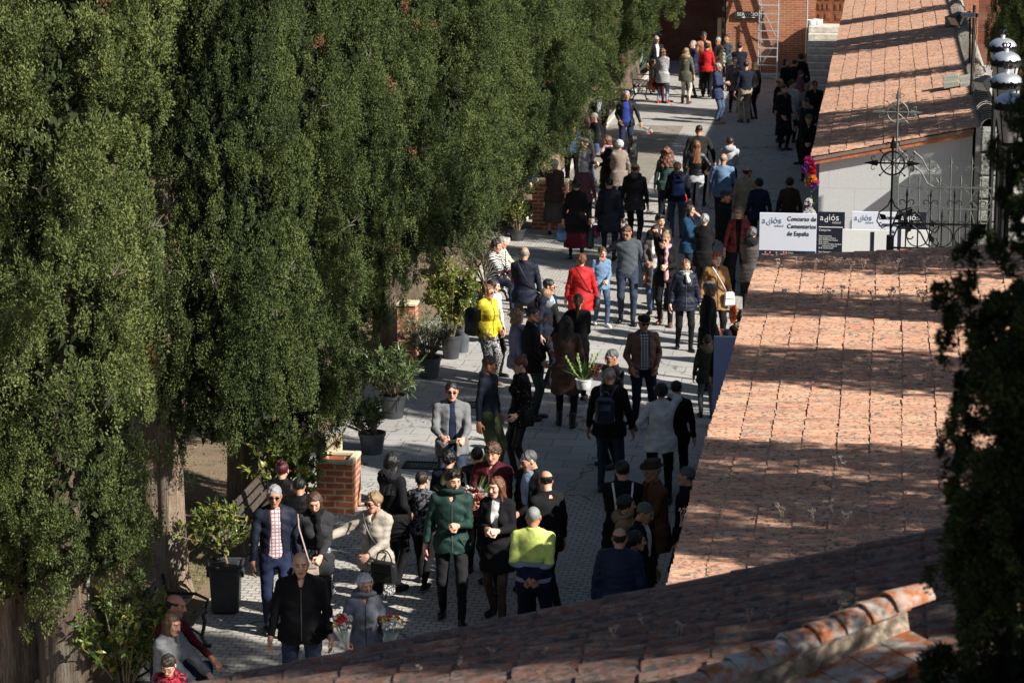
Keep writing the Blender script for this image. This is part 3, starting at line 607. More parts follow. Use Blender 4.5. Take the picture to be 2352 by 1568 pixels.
def twig(p, d, L, parent, seed):
    rg = random.Random(seed); b = MB(); d = Vector(d).normalized(); pts = [Vector(p)]
    for k in range(5): d = (d+Vector((rg.uniform(-.25, .25), rg.uniform(-.25, .25), rg.uniform(-.1, .25)))).normalized(); pts.append(pts[-1]+d*L/5)
    b.tube(pts, [.010, .009, .007, .006, .004, .002], 5)
    for k in range(2, 5):
        for q in range(2): e = (d+Vector((rg.uniform(-.9, .9), rg.uniform(-.9, .9), rg.uniform(-.4, .9)))).normalized(); b.tube([pts[k], pts[k]+e*L*.16, pts[k]+e*L*.3+Vector((0, 0, rg.uniform(-.03, .05)))], [.006, .005, .002], 4)
    return b.build('branch', M_TWIG, parent)
def cypress(x, y, var, rz, s=1.0, zb=1.35, off=(0, 0), tr=.26, label='', group=None, twigs=0, cs=1.0, h=1.0):
    e = empty('cypress_tree', (x, y, 0)); trunk(int(x*10+y*7), tr, zb+3.2, e, M_BARKP if 'pale' in label or 'wide brown' in label else None)
    c = CR[var].copy(); C.objects.link(c); c.parent = e; c.location = (off[0], off[1], zb); c.rotation_euler = (0, 0, rz); c.scale = (s*cs, s*cs, h)
    for k in range(twigs):
        rg = random.Random(k*7+int(y*3)); t = R(rg.uniform(-100, 30)); z = zb+rg.uniform(.8, 6.0); q = 1.0*s
        twig((off[0]+q*math.cos(t), off[1]+q*math.sin(t), z), (math.cos(t), math.sin(t)-.1, .5), rg.uniform(.3, .55), e, k+int(y*11))
    tag(e, label, 'cypress', group); return e
GL = 'cypresses lining the left of the street'
# x,y of trunk taken from the bark seen at ground level; crown leans over the street
def tp(px, py): q = at(px, py); return q.x, q.y
rows = [((30, 1600), .75, (0, 0), 1.15, 'cypress at the left edge with pale trunk foot in the lower left corner'),
        ((165, 1640), .74, (.0, 0), 1.5, 'broad cypress with sunlit bulging crown at the lower left and dark trunk'),
        ((268, 1467), .46, (-.38, 0), 2.3, 'cypress with dark trunk directly left of the thick pale trunk'),
        ((390, 1362), .62, (.72, .2), 1.9, 'cypress with thick pale fibrous trunk standing at the corner of the side path')]
gen = [(560, 1165), (690, 1030), (793, 905), (893, 795)]
labs = ['cypress with reddish trunk behind the bush beside the orange brick fountain', 'cypress behind the pot of dark oleander nearest the fountain', 'cypress with dark trunk behind the widest oleander', 'cypress with trunk beside the upper brick pillar']
for i, ((px, py), s, off, zb, l) in enumerate(rows):
    x, y = tp(px, py); cypress(x, y, (3, 4, 3, 1)[i], i*1.3+.4, s, zb, off, .25, l, GL, 5)
for i, (px, py) in enumerate(gen):
    x, y = tp(px, py); cypress(x, y, (i+1) % 3, i*2.1+.9, [.72, .70, .78, .84][i], [1.0, 1.75, 1.95, 1.75][i], ([.45, .5, .5, .6][i], 0), .2, labs[i], GL, 4)
ys = [47.0, 50.2, 53.4, 56.6, 59.8, 65.2, 69.5, 73.5, 78.9, 85.6]
lb = ['cypress whose crown hangs over the tall potted oleanders by the zebra coat woman', 'cypress whose crown overhangs the small yellowing bush', 'cypress left of the woman in navy quilted coat, first behind her', 'cypress left of the woman in navy quilted coat, second behind her', 'cypress nearest left of the small pale trunk', 'cypress with short pale grey trunk behind the upper brick fountain', 'cypress with brown trunk between the pale grey trunk and the wide brown trunk', 'cypress with wide brown trunk beside the denim jacket girl', 'cypress with brown trunk beside the man in printed t shirt', 'farthest left cypress, beside the agave and the bench']
for i, y in enumerate(ys):
    cypress(-8.6+(.15 if i % 2 else -.1), y, i % 3, i*1.7, .98, [1.55, 1.45, 1.3, 1.2, 1.3, 1.6, 1.6, 1.8, 1.9, 2.0][i], (.35 if i < 5 else .45, 0), .3 if i < 6 else .42, lb[i], GL, 1 if i < 4 else 0, 1.0)
# second row farther left
for i, y in enumerate([23.5, 26.2, 29.2, 32, 34.8, 37.6, 40.4, 43.4, 46.5, 50, 54, 58, 63, 69, 76, 84]):
    cypress(-11.2-(i % 2)*.6, y+.6, (i+2) % 3, i*.9, .8, 2.2, (0, 0), .2, 'tall cypress of the rear row seen only through gaps of the front crowns', 'rear row of cypresses')
# the row right of the roofs: it throws the bands of shade
for i, (y, s) in enumerate([(10.6, .55), (11.7, .7), (19.6, .42), (21.3, .55), (22.8, .34), (26.9, .55), (30.6, .42), (34.3, .62), (47.2, .6), (49.9, .62), (56.5, .35), (64.5, .6), (66.4, .55), (72.8, .45)]):  # first two added out of view to shade the front roof
    cypress(5.3 if y < 55 else 3.8, y+(.66 if y > 55 else 0), i % 3, i*2.3, s*1.22, 1.2, (0, 0), .24, 'unseen tall cypress added off frame to shade the blurred dark cypress', 'cypresses right of the roofs', h=.80 if y == 22.8 else 1.25)
# near right cypress, out of focus
M_CYPD = leafmat('shade_darkened_cypress_foliage', [(0, (.006, .010, .004)), (.5, (.02, .03, .01)), (.85, (.055, .075, .02)), (1, (.12, .14, .04))], .7, .15)  # darker foliage ramp puts the shade on this tree into its colour
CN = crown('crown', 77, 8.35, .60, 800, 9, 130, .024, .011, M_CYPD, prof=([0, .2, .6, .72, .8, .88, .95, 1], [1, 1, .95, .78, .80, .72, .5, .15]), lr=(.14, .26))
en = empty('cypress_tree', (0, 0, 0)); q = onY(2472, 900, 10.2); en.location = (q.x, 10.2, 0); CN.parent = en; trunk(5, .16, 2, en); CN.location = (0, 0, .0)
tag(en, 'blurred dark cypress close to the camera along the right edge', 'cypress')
cypress(q.x+2.1, 9.3, 1, 0, 1.0, .2, (0, 0), .2, 'unseen tall cypress added off frame to shade the blurred dark cypress', 'cypresses right of the roofs', h=.95)  # out of view, added only to keep sun off the near cypress
# leafy ground litter
# ---------------------------------------------------------------- potted plants
M_POT = simple('black_plastic', (.035, .038, .042), .45, 0, 8, .3, .1)
M_POTG = simple('grey_plastic_pot', (.075, .085, .10), .5, 0, 8, .3, .1)
M_SOIL = simple('soil', (.05, .035, .025), 1, 0, 40, .4, .6, .01)
M_STEM = simple('brown_stem', (.20, .15, .10), .8, 0, 40, .3, .2)
def plant(px, py, potr, poth, plH, spread, lm, label, group, ll=.13, lw=.024, nst=16, nl=34, lean=(0, 0), potm=None, seed=0, name='potted_oleander', cat='potted plant', fixed=None, tree=False, low=.1):
    rg = np.random.default_rng(seed+50); q = at(px, py) if fixed is None else Vector(fixed); e = empty(name, q)
    if poth:
        b = MB(); n = 24; r0 = potr*.76
        b.lathe([(0, 0.002), (r0, 0.002), (potr, poth-.05), (potr*1.06, poth-.045), (potr*1.07, poth), (potr*.97, poth), (potr*.93, poth-.06)], n=n); b.build('pot', potm or M_POT, e, smooth=True)
        b = MB(); b.lathe([(potr*.94, poth-.06), (potr*.5, poth-.045), (0, poth-.05)], n=n); b.build('soil', M_SOIL, e)
    Pp = []; Dd = []; Ls = []; b = MB(); z0 = max(poth-.05, 0)
    if tree:
        hb = plH*.32; b.tube([(0, 0, z0), (.02, .01, z0+hb*.5), (-.01, 0, z0+hb)], [.022, .018, .016], 7)
    for i in range(nst):
        a = rg.random()*2*PI; rr = math.sqrt(rg.random()); base = np.array([.25*potr*math.cos(a), .25*potr*math.sin(a), z0]) if not tree else np.array([0, 0, z0+hb*rg.uniform(.75, 1)])
        top = np.array([math.cos(a)*rr*spread+lean[0], math.sin(a)*rr*spread+lean[1], z0+plH*(1-.38*rr**2)*rg.uniform(.78, 1.05)])
        mid = base*.45+top*.55+np.array([-.12*(top[0]-base[0]), -.12*(top[1]-base[1]), .08*plH]); ts = np.linspace(0, 1, 7)[:, None]
        pts = (1-ts)**2*base+2*ts*(1-ts)*mid+ts**2*top; b.tube([tuple(p) for p in pts], [.010, .009, .008, .007, .006, .005, .003], 5)
        t = rg.uniform(low if not tree else .3, 1, nl)**.8; t = t[:, None]; p = (1-t)**2*base+2*t*(1-t)*mid+t**2*top; tang = nrm(top-base)
        Pp.append(p+rg.normal(0, .008, (nl, 3))); Dd.append(nrm(rg.normal(0, 1, (nl, 3))*[1, 1, .6]+tang*.9+np.array([0, 0, .15]))); Ls.append(ll*rg.uniform(.55, 1.2, nl))
        # side shoots
        for s_ in range(2):
            tt = rg.uniform(.4, .85); p0 = (1-tt)**2*base+2*tt*(1-tt)*mid+tt**2*top; dr = nrm(rg.normal(0, 1, 3)+np.array([0, 0, .6])+tang); ln = .2*plH; m = nl//2; u_ = rg.random((m, 1)); Pp.append(p0+dr*u_*ln); Dd.append(nrm(rg.normal(0, 1, (m, 3))+dr*.8)); Ls.append(ll*rg.uniform(.5, 1.1, m)); b.tube([tuple(p0), tuple(p0+dr*ln)], [.005, .002], 4)
    b.build('stem' if not tree else 'trunk', M_STEM, e, smooth=True)
    P = np.concatenate(Pp); D = np.concatenate(Dd); Ls = np.concatenate(Ls); m = len(P); N = nrm(rg.normal(0, .6, (m, 3))+[0, 0, 1]); D = nrm(D); Sd = nrm(np.cross(D, N)); Nn = np.cross(Sd, D); Wd = (lw*Ls/ll*1.0)[:, None]; L = Ls[:, None]
    m1 = P+D*L*.35; m2 = P+D*L*.7-Nn*L*.04; tip = P+D*L-Nn*L*.16
    V = np.stack([P, m1+Sd*Wd*.5+Nn*Wd*.18, m1-Sd*Wd*.5+Nn*Wd*.18, m1, m2+Sd*Wd*.38+Nn*Wd*.12, m2-Sd*Wd*.38+Nn*Wd*.12, m2, tip], 1).reshape(-1, 3)
    k = np.arange(m)*8; F3 = np.concatenate([np.stack([k, k+3, k+1], 1), np.stack([k, k+2, k+3], 1), np.stack([k+4, k+6, k+7], 1), np.stack([k+6, k+5, k+7], 1)]); F4 = np.concatenate([np.stack([k+1, k+3, k+6, k+4], 1), np.stack([k+3, k+2, k+5, k+6], 1)])
    av = rg.random(m); o = npmesh('foliage', V, [F3, F4], lm, e, fattr=np.concatenate([np.tile(av, 4), np.tile(av, 2)])); tag(e, label, cat, group); return e
GP = 'potted shrubs along the left of the street'
plant(855, 1040, .19, .31, .62, .60, M_OLE, 'grey pot of loose dark oleander right behind the orange brick fountain', GP, .15, .022, 26, 34, (-.40, -.1), M_POTG, 1)
plant(903, 958, .2, .36, .85, .75, M_OLE, 'black pot with the widest bright green oleander, second from the fountain', GP, .16, .026, 34, 40, (-.12, -.1), M_POT, 2)
plant(985, 866, .2, .34, .8, .55, M_OLG, 'grey pot with thin olive grey shrub in front of the upper brick pillar', GP, .10, .014, 34, 40, (-.05, 0), M_POTG, 3)
plant(1036, 822, .17, .4, 1.45, .50, M_YEL, 'black pot with tall dense yellow green shrub left of the woman in yellow', GP, .09, .03, 44, 60, (0, 0), M_POT, 4)
plant(1061, 808, .14, .42, .9, .32, M_OLE, 'narrow grey pot half hidden behind the tall yellow green shrub', GP, .12, .03, 18, 36, (-.1, 0), M_POTG, 5)
plant(1118, 700, .18, .42, 1.2, .6, M_OLG, 'dark pot of thin leaved shrub beside the bench with the zebra coat woman', GP, .12, .016, 26, 36, (-.2, 0), M_POT, 6)
plant(1188, 552, .17, .25, .8, .42, M_YEL, 'small yellowing lemon bush left of the upper brick fountain', GP, .09, .036, 24, 30, (-.1, 0), M_POT, 7, name='potted_bush')
plant(1262, 470, .2, .0, .85, .55, M_YEL, 'low green bush behind the women at the upper brick fountain', None, .11, .04, 30, 34, (.05, 0), None, 8, name='laurel_bush', cat='bush')
plant(520, 1406, .0, .0, 0.9, .56, M_YEL, 'young tree with scattered green leaves growing in the black bin', None, .085, .036, 26, 20, (-.1, 0), None, 9, name='young_tree', cat='tree', fixed=tuple(at(520, 1402)+Vector((0, 0, .42))), tree=True)
plant(660, 1215, .2, .35, 1.0, .58, M_YEL, 'leafy dark green bush between the red haired woman and the brick fountain', GP, .11, .04, 30, 34, (0, 0), M_POT, 10, name='potted_bush')
plant(290, 1640, .2, .3, 1.25, .60, M_YEL, 'bright green and yellow leaved bush at the bottom left corner', GP, .10, .042, 26, 34, (0, 0), M_POT, 11, name='potted_bush')
# black bin holding the young tree
q = at(520, 1402); e = empty('black_bin', q, .15); b = MB(); b.box((0, 0, .29), (.31, .30, .58), bev=.03, taper=-.16, M=Matrix.Identity(3)); b.build('body', M_POT, e)
b = MB(); 
for s in (-1, 1): b.box((s*.195, 0, .575), (.03, .41, .035), bev=.01); b.box((0, s*.19, .575), (.36, .03, .035), bev=.01)
b.build('rim', M_POT, e)
for s in (-1, 1): b = MB(); b.box((s*.2, 0, .47), (.035, .12, .1), bev=.01); b.build('handle', M_POT, e)
tag(e, 'square black plastic bin used as planter in front of the thick pale trunk', 'bin')
q = at(1442, 172); e = empty('litter_bin', q); b = MB(); b.lathe([(.19, 0), (.21, .05), (.22, .8), (.24, .82), (.24, .86), (.2, .86), (.19, .6), (0, .6)], n=18); b.build('body', M_IRON, e, smooth=True); b = MB(); b.box((.2, -.1, .62), (.08, .08, .14), bev=.01); b.build('bracket', M_IRON, e); tag(e, 'tall black litter bin beside the agave', 'litter bin')
# agave
q = at(1464, 168); e = empty('agave', q); rg = random.Random(4); M_AG = simple('agave_leaf', (.22, .32, .26), .5, 0, 6, .2, .1)
for k in range(16):
    a = k*2.4; tl = rg.uniform(.15, 1.0); L = rg.uniform(.95, 1.35); V = []; F = []; n = 9
    for i in range(n):
        t = i/(n-1); rad = L*t*math.sin(tl*1.1)+.06; z = L*t*math.cos(tl*1.1)+.05-(.25*t*t*tl); w = .085*(math.sin(PI*min(1, t*.86+.14))**.7)*(1-t**4)+.002
        c0 = Vector((math.cos(a)*rad, math.sin(a)*rad, z)); s_ = Vector((-math.sin(a), math.cos(a), 0)); V += [c0+s_*w+Vector((0, 0, .03)), c0-Vector((math.cos(a), math.sin(a), 0))*.0-Vector((0, 0, .012)), c0-s_*w+Vector((0, 0, .03)), c0-Vector((0, 0, .03))]
    for i in range(n-1):
        for j in range(4): F.append((i*4+j, i*4+(j+1) % 4, (i+1)*4+(j+1) % 4, (i+1)*4+j))
    npmesh('leaf', [tuple(v) for v in V], np.array(F), M_AG, e, smooth=True)
tag(e, 'large blue green agave with pointed leaves by the dark brick wall', 'agave')
# grass round the trunks
def tuftfield(name, x0, x1, y0, y1, n, lab):
    rg = np.random.default_rng(int(y0)); P = np.stack([rg.uniform(x0, x1, n), rg.uniform(y0, y1, n), np.full(n, -.02)], 1); D = nrm(rg.normal(0, .5, (n, 3))*[1, 1, .2]+[0, 0, 1]); V, F = leaves(P, D, rg.normal(size=(n, 3)), rg.uniform(.02, .07, n), rg.uniform(.006, .012, n))
    tag(npmesh(name, V, F, M_YEL, fattr=rg.random(n)*.7), lab, 'grass', kind='stuff')
tuftfield('grass', -9.6, -7.95, 28.9, 33, 5000, 'short sparse grass on the earth behind the black bin')
tuftfield('grass', -10.0, -7.95, 80, 92, 5000, 'short grass strip under the agave')

# ---------------------------------------------------------------- brick fountains, pillars, benches, tombs
M_OBR = brickmat('fountain_brick', lin((190, 104, 62)), lin((160, 80, 48)), lin((196, 176, 150)), .26, .085, .014, dirt=.15)
M_CREAM = simple('cream_plaster', (.60, .53, .36), .85, 0, 8, .15, .3, .006)
def fountain(px0, py0, px1, w, d, h, label, rot=0, back=True):
    q0 = at(px0, py0); q1 = at(px1, py0); w = abs(q1.x-q0.x) if w is None else w; e = empty('brick_fountain', (q0.x+w/2, q0.y+d/2, 0)); b = MB(); t = .07
    b.box((0, 0, (h-.22)/2), (w, d, h-.22)); 
    for s in (-1, 1): b.box((s*(w/2-t/2), 0, h-.14), (t, d, .16)); b.box((0, s*(d/2-t/2), h-.14), (w-2*t, t, .16))
    b.build('wall', M_OBR, e); b = MB()
    for s in (-1, 1): b.box((s*(w/2-t/2), 0, h-.03), (t+.02, d+.02, .06), bev=.01); b.box((0, s*(d/2-t/2), h-.028), (w-2*t-.02, t+.02, .052), bev=.01)
    b.box((0, 0, h-.2), (w-2*t, d-2*t, .04)); b.build('basin_rim', M_CREAM, e)
    if back:
        b = MB(); b.box((-.13, d/2+.05, h*.5+.11), (w*.45, .08, h+.22), bev=.01); b.build('back_panel', M_CREAM, e)
        b = MB(); b.tube([(-.05, d/2+.02, h+.14), (-.05, d/2-.12, h+.14), (-.05, d/2-.13, h+.06)], .018, 8); b.build('tap', simple('brass_tap', (.45, .25, .05), .3, .8), e, smooth=True)
    tag(e, label, 'fountain', 'brick fountains'); return e
fountain(728, 1176, 813, None, .55, .72, 'orange brick drinking fountain with cream rim behind the woman in beige jacket')
fountain(1222, 527, 1300, None, .6, 1.05, 'upper brick fountain with white stepped rim beside the brown coat woman', back=False)
b = MB(); q = at(1222, 527); e = empty('brick_pillar', at(934, 838)); b = MB(); b.box((0, .15, .5), (.3, .3, 1.0)); b.build('shaft', M_OBR, e); b = MB(); b.box((0, .15, 1.02), (.34, .34, .05), bev=.01); b.build('cap', M_CREAM, e); tag(e, 'orange brick pillar behind the olive grey potted shrub', 'pillar')
M_SLAT = simple('dark_slat', (.07, .055, .045), .6, 0, 14, .3, .2)
def bench(px, py, label, L=1.6, rz=PI/2, fixed=None):
    """bench facing +X, its near end at the pixel"""
    q = at(px, py) if fixed is None else Vector(fixed); e = empty('bench', q)
    for yy in (.05, L-.05):
        b = MB(); b.tube([(.22, yy, 0), (.16, yy, .12), (.2, yy, .3), (.17, yy, .42)], .022, 6); b.tube([(-.25, yy, 0), (-.17, yy, .14), (-.2, yy, .32), (-.27, yy, .84)], .024, 6); b.tube([(.22, yy, .41), (-.2, yy, .41)], .02, 6)
        b.tube([(-.16, yy, .14), (0, yy, .24), (.15, yy, .14)], .014, 6); b.tube([(.08*math.cos(t), yy, .3+.07*math.sin(t)) for t in np.linspace(0, 2*PI, 11)[:-1]], .012, 5, closed=True)
        b.tube([(.2, yy, .42), (.24, yy, .56), (.1, yy, .62), (-.24, yy, .62)], .018, 6); b.box((.22, yy, .02), (.09, .05, .035)); b.box((-.25, yy, .02), (.09, .05, .035)); b.build('end_frame', M_IRON, e, smooth=True)
    for k in range(4): b = MB(); b.box((.17-k*.115, L/2, .445), (.085, L, .03), bev=.006); b.build('seat_slat', M_SLAT, e)
    for k in range(3): b = MB(); b.box((-.225-k*.03, L/2, .56+k*.11), (.03, L, .085), bev=.006, M=Matrix.Rotation(-.25, 3, 'Y')); b.build('back_slat', M_SLAT, e)
    tag(e, label, 'bench', 'dark slatted benches on the left'); return e
B1 = bench(590, 1306, 'dark slatted bench beside the young tree in the black bin')
B2 = bench(1470, 230, 'dark slatted bench with ornate iron ends in front of the agave')
B3 = bench(1140, 690, 'dark bench under the woman in zebra coat')
B4 = bench(345, 1590, 'bench hidden behind the bush at the bottom left, two people seated on it')
def tomb(x, y, w, d, h, kind, label, m):
    e = empty('tomb', (x, y, 0)); z = 0; b = MB()
    for k in range(3): b.box((0, 0, z+.11), (w-.22*k, d-.22*k, .22), bev=.03); z += .22
    b.build('plinth', m, e)
    if kind == 'head':
        b = MB(); n = 10; pr = [(-.32, 0), (-.32, .55), (-.2, .66), (-.2, .8)]+[(-.2*math.cos(t), .8+.2*math.sin(t)) for t in np.linspace(0, PI, n)[1:-1]]+[(.2, .8), (.2, .66), (.32, .55), (.32, 0)]
        V = [(px_, -.08, z+pz*h) for px_, pz in pr]+[(px_, .08, z+pz*h) for px_, pz in pr]; m_ = len(pr); b.add(V, [tuple(range(m_)), tuple(range(2*m_-1, m_-1, -1))]+[(i, i+m_, (i+1) % m_+m_, (i+1) % m_) for i in range(m_)]); b.build('headstone', m, e)
    else: b = MB(); b.box((0, 0, z+h/2), (w-.7, d-.7, h), bev=.04); b.box((0, 0, z+h+.06), (w-.55, d-.55, .1), bev=.03); b.build('block', m, e)
    tag(e, label, 'tomb', 'tombs beyond the cypresses')
tomb(*at(66, 1525)[:2], 1.3, 2.2, .6, 'block', 'weathered stepped stone tomb between the two leftmost trunks', M_STONE2)
qq = at(322, 1335); tomb(qq.x-.1, qq.y, .9, .9, 1.2, 'head', 'white rounded headstone just left of the thick pale trunk', M_STONE)
#qq = at(470, 1200); tomb(qq.x-1.0, qq.y+1, 1.6, 2.0, .5, 'block', 'grey granite tomb right of the thick pale trunk', M_GRAN)
qq = at(330, 1255); tomb(qq.x-1.6, qq.y+2, 1.6, 2.0, .9, 'block', 'dark granite tomb behind the white headstone', M_GRAN)
for i, (x, y) in enumerate(((-10.6, 41), (-10.8, 46.5), (-10.6, 60.5), (-10.5, 67.5))): tomb(x, y, 1.2, 2.0, .7, 'head' if i % 2 else 'block', 'stone tomb behind the front cypresses, seen in a small gap', M_STONE)
# ---------------------------------------------------------------- people
def smax(a, b, k): return -smin(-a, -b, k)
SKIN = {'light': lin((206, 156, 130)), 'tan': lin((182, 130, 102)), 'pale': lin((216, 174, 152)), 'dark': lin((120, 76, 54))}
def skinmat(c):
    g = MATS.get(('skin', c))
    if g: return g
    g = NG('skin'); v = g.coord('Object'); n = g.noise(v, 20, 3); g.col(g.mix(n, tuple(x*.9 for x in SKIN[c]), tuple(min(1, x*1.08) for x in SKIN[c]))); g.rough(.5); g.b.inputs['Subsurface Weight'].default_value = 0; MATS[('skin', c)] = g.m; return g.m
M_LIP = simple('lip', lin((160, 84, 76)), .45, 0, 20, .05, 0); M_EYE = simple('eye', (.03, .02, .015), .2, 0, 20, .05, 0); M_LENS = simple('dark_lens', (.008, .008, .01), .1, 0, 20, .05, 0); M_WIRE = simple('spectacle_frame', (.10, .09, .08), .35, .5, 20, .05, 0)
HAIRC = {'black': (.010, .009, .009), 'dark': (.025, .016, .012), 'brown': (.07, .035, .018), 'chestnut': (.14, .06, .025), 'blond': (.38, .24, .11), 'dirtyblond': (.24, .15, .08), 'grey': (.26, .26, .26), 'darkgrey': (.09, .09, .09), 'white': (.52, .51, .49), 'red': (.24, .07, .025), 'wine': (.06, .008, .010), 'auburn': (.13, .05, .025)}
def hairmat(c):
    k = ('hair', c)
    if k in MATS: return MATS[k]
    g = NG('hair'); v = g.coord('Object', (1, 1, .25)); n = g.noise(v, 120, 3, .6, .3); h = HAIRC[c]; g.col(g.mix(g.ramp(n, [(.3, 0), (.7, 1)]), tuple(x*.55 for x in h), tuple(min(1, x*1.5) for x in h))); g.rough(.42); g.b.inputs['Specular IOR Level'].default_value = .5; g.bump(n, .8, .01); MATS[k] = g.m; return g.m
def headsdf(sex):
    fe = sex == 'f'; jw = .044 if fe else .052
    def f(X, Y, Z):
        d = ell(X, Y, Z, (0, .018, .032), (.074, .094, .083)); A = np.abs(X)
        d = smin(d, cone(A, Y, Z, (0, -.03, -.01), (0, -.052, -.088), .066 if not fe else .062, .030), .03)
        d = smin(d, cone(A, Y, Z, (.035, .005, -.045), (.015, -.045, -.088), jw*.72, .024), .02)
        d = smin(d, ell(A, Y, Z, (.038, -.062, -.018), (.02, .016, .018)), .015)
        d = smin(d, ell(X, Y, Z, (0, -.076, .038), (.045, .012, .010)), .012)
        d = -smin(-d, ell(A, Y, Z, (.030, -.096, .012), (.019, .016, .011)), .010) if False else smax(d, -ell(A, Y, Z, (.030, -.097, .013), (.018, .016, .010)), .010)
        d = smin(d, ell(A, Y, Z, (.029, -.072, .012), (.013, .011, .009)), .003)
        d = smin(d, cone(X, Y, Z, (0, -.082, .020), (0, -.104, -.022), .008, .0125), .008)
        d = smin(d, ell(A, Y, Z, (.010, -.093, -.026), (.008, .009, .007)), .005)
        d = smin(d, ell(X, Y, Z, (0, -.083, -.052), (.024, .010, .0055)), .004); d = smin(d, ell(X, Y, Z, (0, -.081, -.063), (.019, .010, .006)), .004)
        d = smin(d, ell(A, Y, Z, (.078, .012, -.004), (.009, .020, .031)), .006)
        d = smin(d, cone(X, Y, Z, (0, .025, -.04), (0, .045, -.20), .050 if not fe else .043, .056 if not fe else .047), .02)
        return d
    return f
HEADS = {}
def headtpl(sex, h):
    k = (sex, h)
    if k not in HEADS:
        V, F = nets(headsdf(sex), (-.1, -.13, -.2), (.1, .13, .12), h); c = V[F].mean(1); m = np.zeros(len(F), int)
        ax = np.abs(c[:, 0])
        m[(c[:, 1] < -.074) & (ax < .024) & (np.abs(c[:, 2]+.058) < .0105)] = 1
        m[(c[:, 1] < -.066) & (np.abs(ax-.029) < .012) & (np.abs(c[:, 2]-.012) < .0055)] = 2
        m[(c[:, 1] < -.060) & (np.abs(ax-.031) < .018) & (np.abs(c[:, 2]-.036-.0) < .0055)] = 3
        HEADS[k] = (V, F, m)
    return HEADS[k]
HANDS = {}
def handtpl(kind, h):
    k = (kind, h)
    if k in HANDS: return HANDS[k]
    curl = {'relax': (.35, .5), 'grip': (1.15, 1.35), 'flat': (.08, .12)}[kind]
    segs = []
    for i, (x, L) in enumerate(((-.030, .070), (-.010, .079), (.010, .074), (.029, .058))):
        a1, a2 = curl[0]*(1+.12*i), curl[1]*(1+.08*i); p0 = np.array([x, 0, -.085]); sp = x*.12
        p1 = p0+np.array([sp, -math.sin(a1)*L*.5, -math.cos(a1)*L*.5]); p2 = p1+np.array([sp*.5, -math.sin(a1+a2)*L*.5, -math.cos(a1+a2)*L*.5]); segs += [(p0, p1, .0095, .0088), (p1, p2, .0088, .0075)]
    t0 = np.array([-.032, -.008, -.025]); t1 = np.array([-.060, -.022, -.055]); t2 = np.array([-.060, -.036, -.085]) if kind != 'grip' else np.array([-.035, -.052, -.075]); segs += [(t0, t1, .014, .011), (t1, t2, .011, .009)]
    def f(X, Y, Z):
        d = ell(X, Y, Z, (0, 0, -.048), (.042, .017, .052)); d = smin(d, cone(X, Y, Z, (0, 0, .03), (0, 0, -.02), .026, .027), .02)
        for a, b, r1, r2 in segs: d = smin(d, cone(X, Y, Z, a, b, r1, r2), .004)
        return d
    HANDS[k] = nets(f, (-.08, -.10, -.18), (.06, .04, .04), h); return HANDS[k]
SHOES = {}
def shoetpl(kind, h):
    k = (kind, h)
    if k in SHOES: return SHOES[k]
    def f(X, Y, Z):
        if kind == 'heel':
            d = smin(ell(X, Y, Z, (0, -.13, .025), (.036, .07, .026)), ell(X, Y, Z, (0, .0, .065), (.030, .06, .035)), .03); return np.minimum(d, cone(X, Y, Z, (0, .035, .06), (0, .04, .004), .016, .007))
        d = smin(ell(X, Y, Z, (0, -.12, .032), (.046, .085, .036)), ell(X, Y, Z, (0, .01, .045), (.038, .07, .05)), .03)
        if kind == 'boot': d = smin(d, cone(X, Y, Z, (0, .02, .06), (0, .02, .22), .046, .052), .02)
        return np.maximum(smin(d, np.maximum(ell(X, Y, Z, (0, -.06, .012), (.049, .145, .06)), np.abs(Z-.012)-.012), .004), -Z+.001)
    SHOES[k] = nets(f, (-.06, -.22, 0), (.06, .09, .24), h); return SHOES[k]
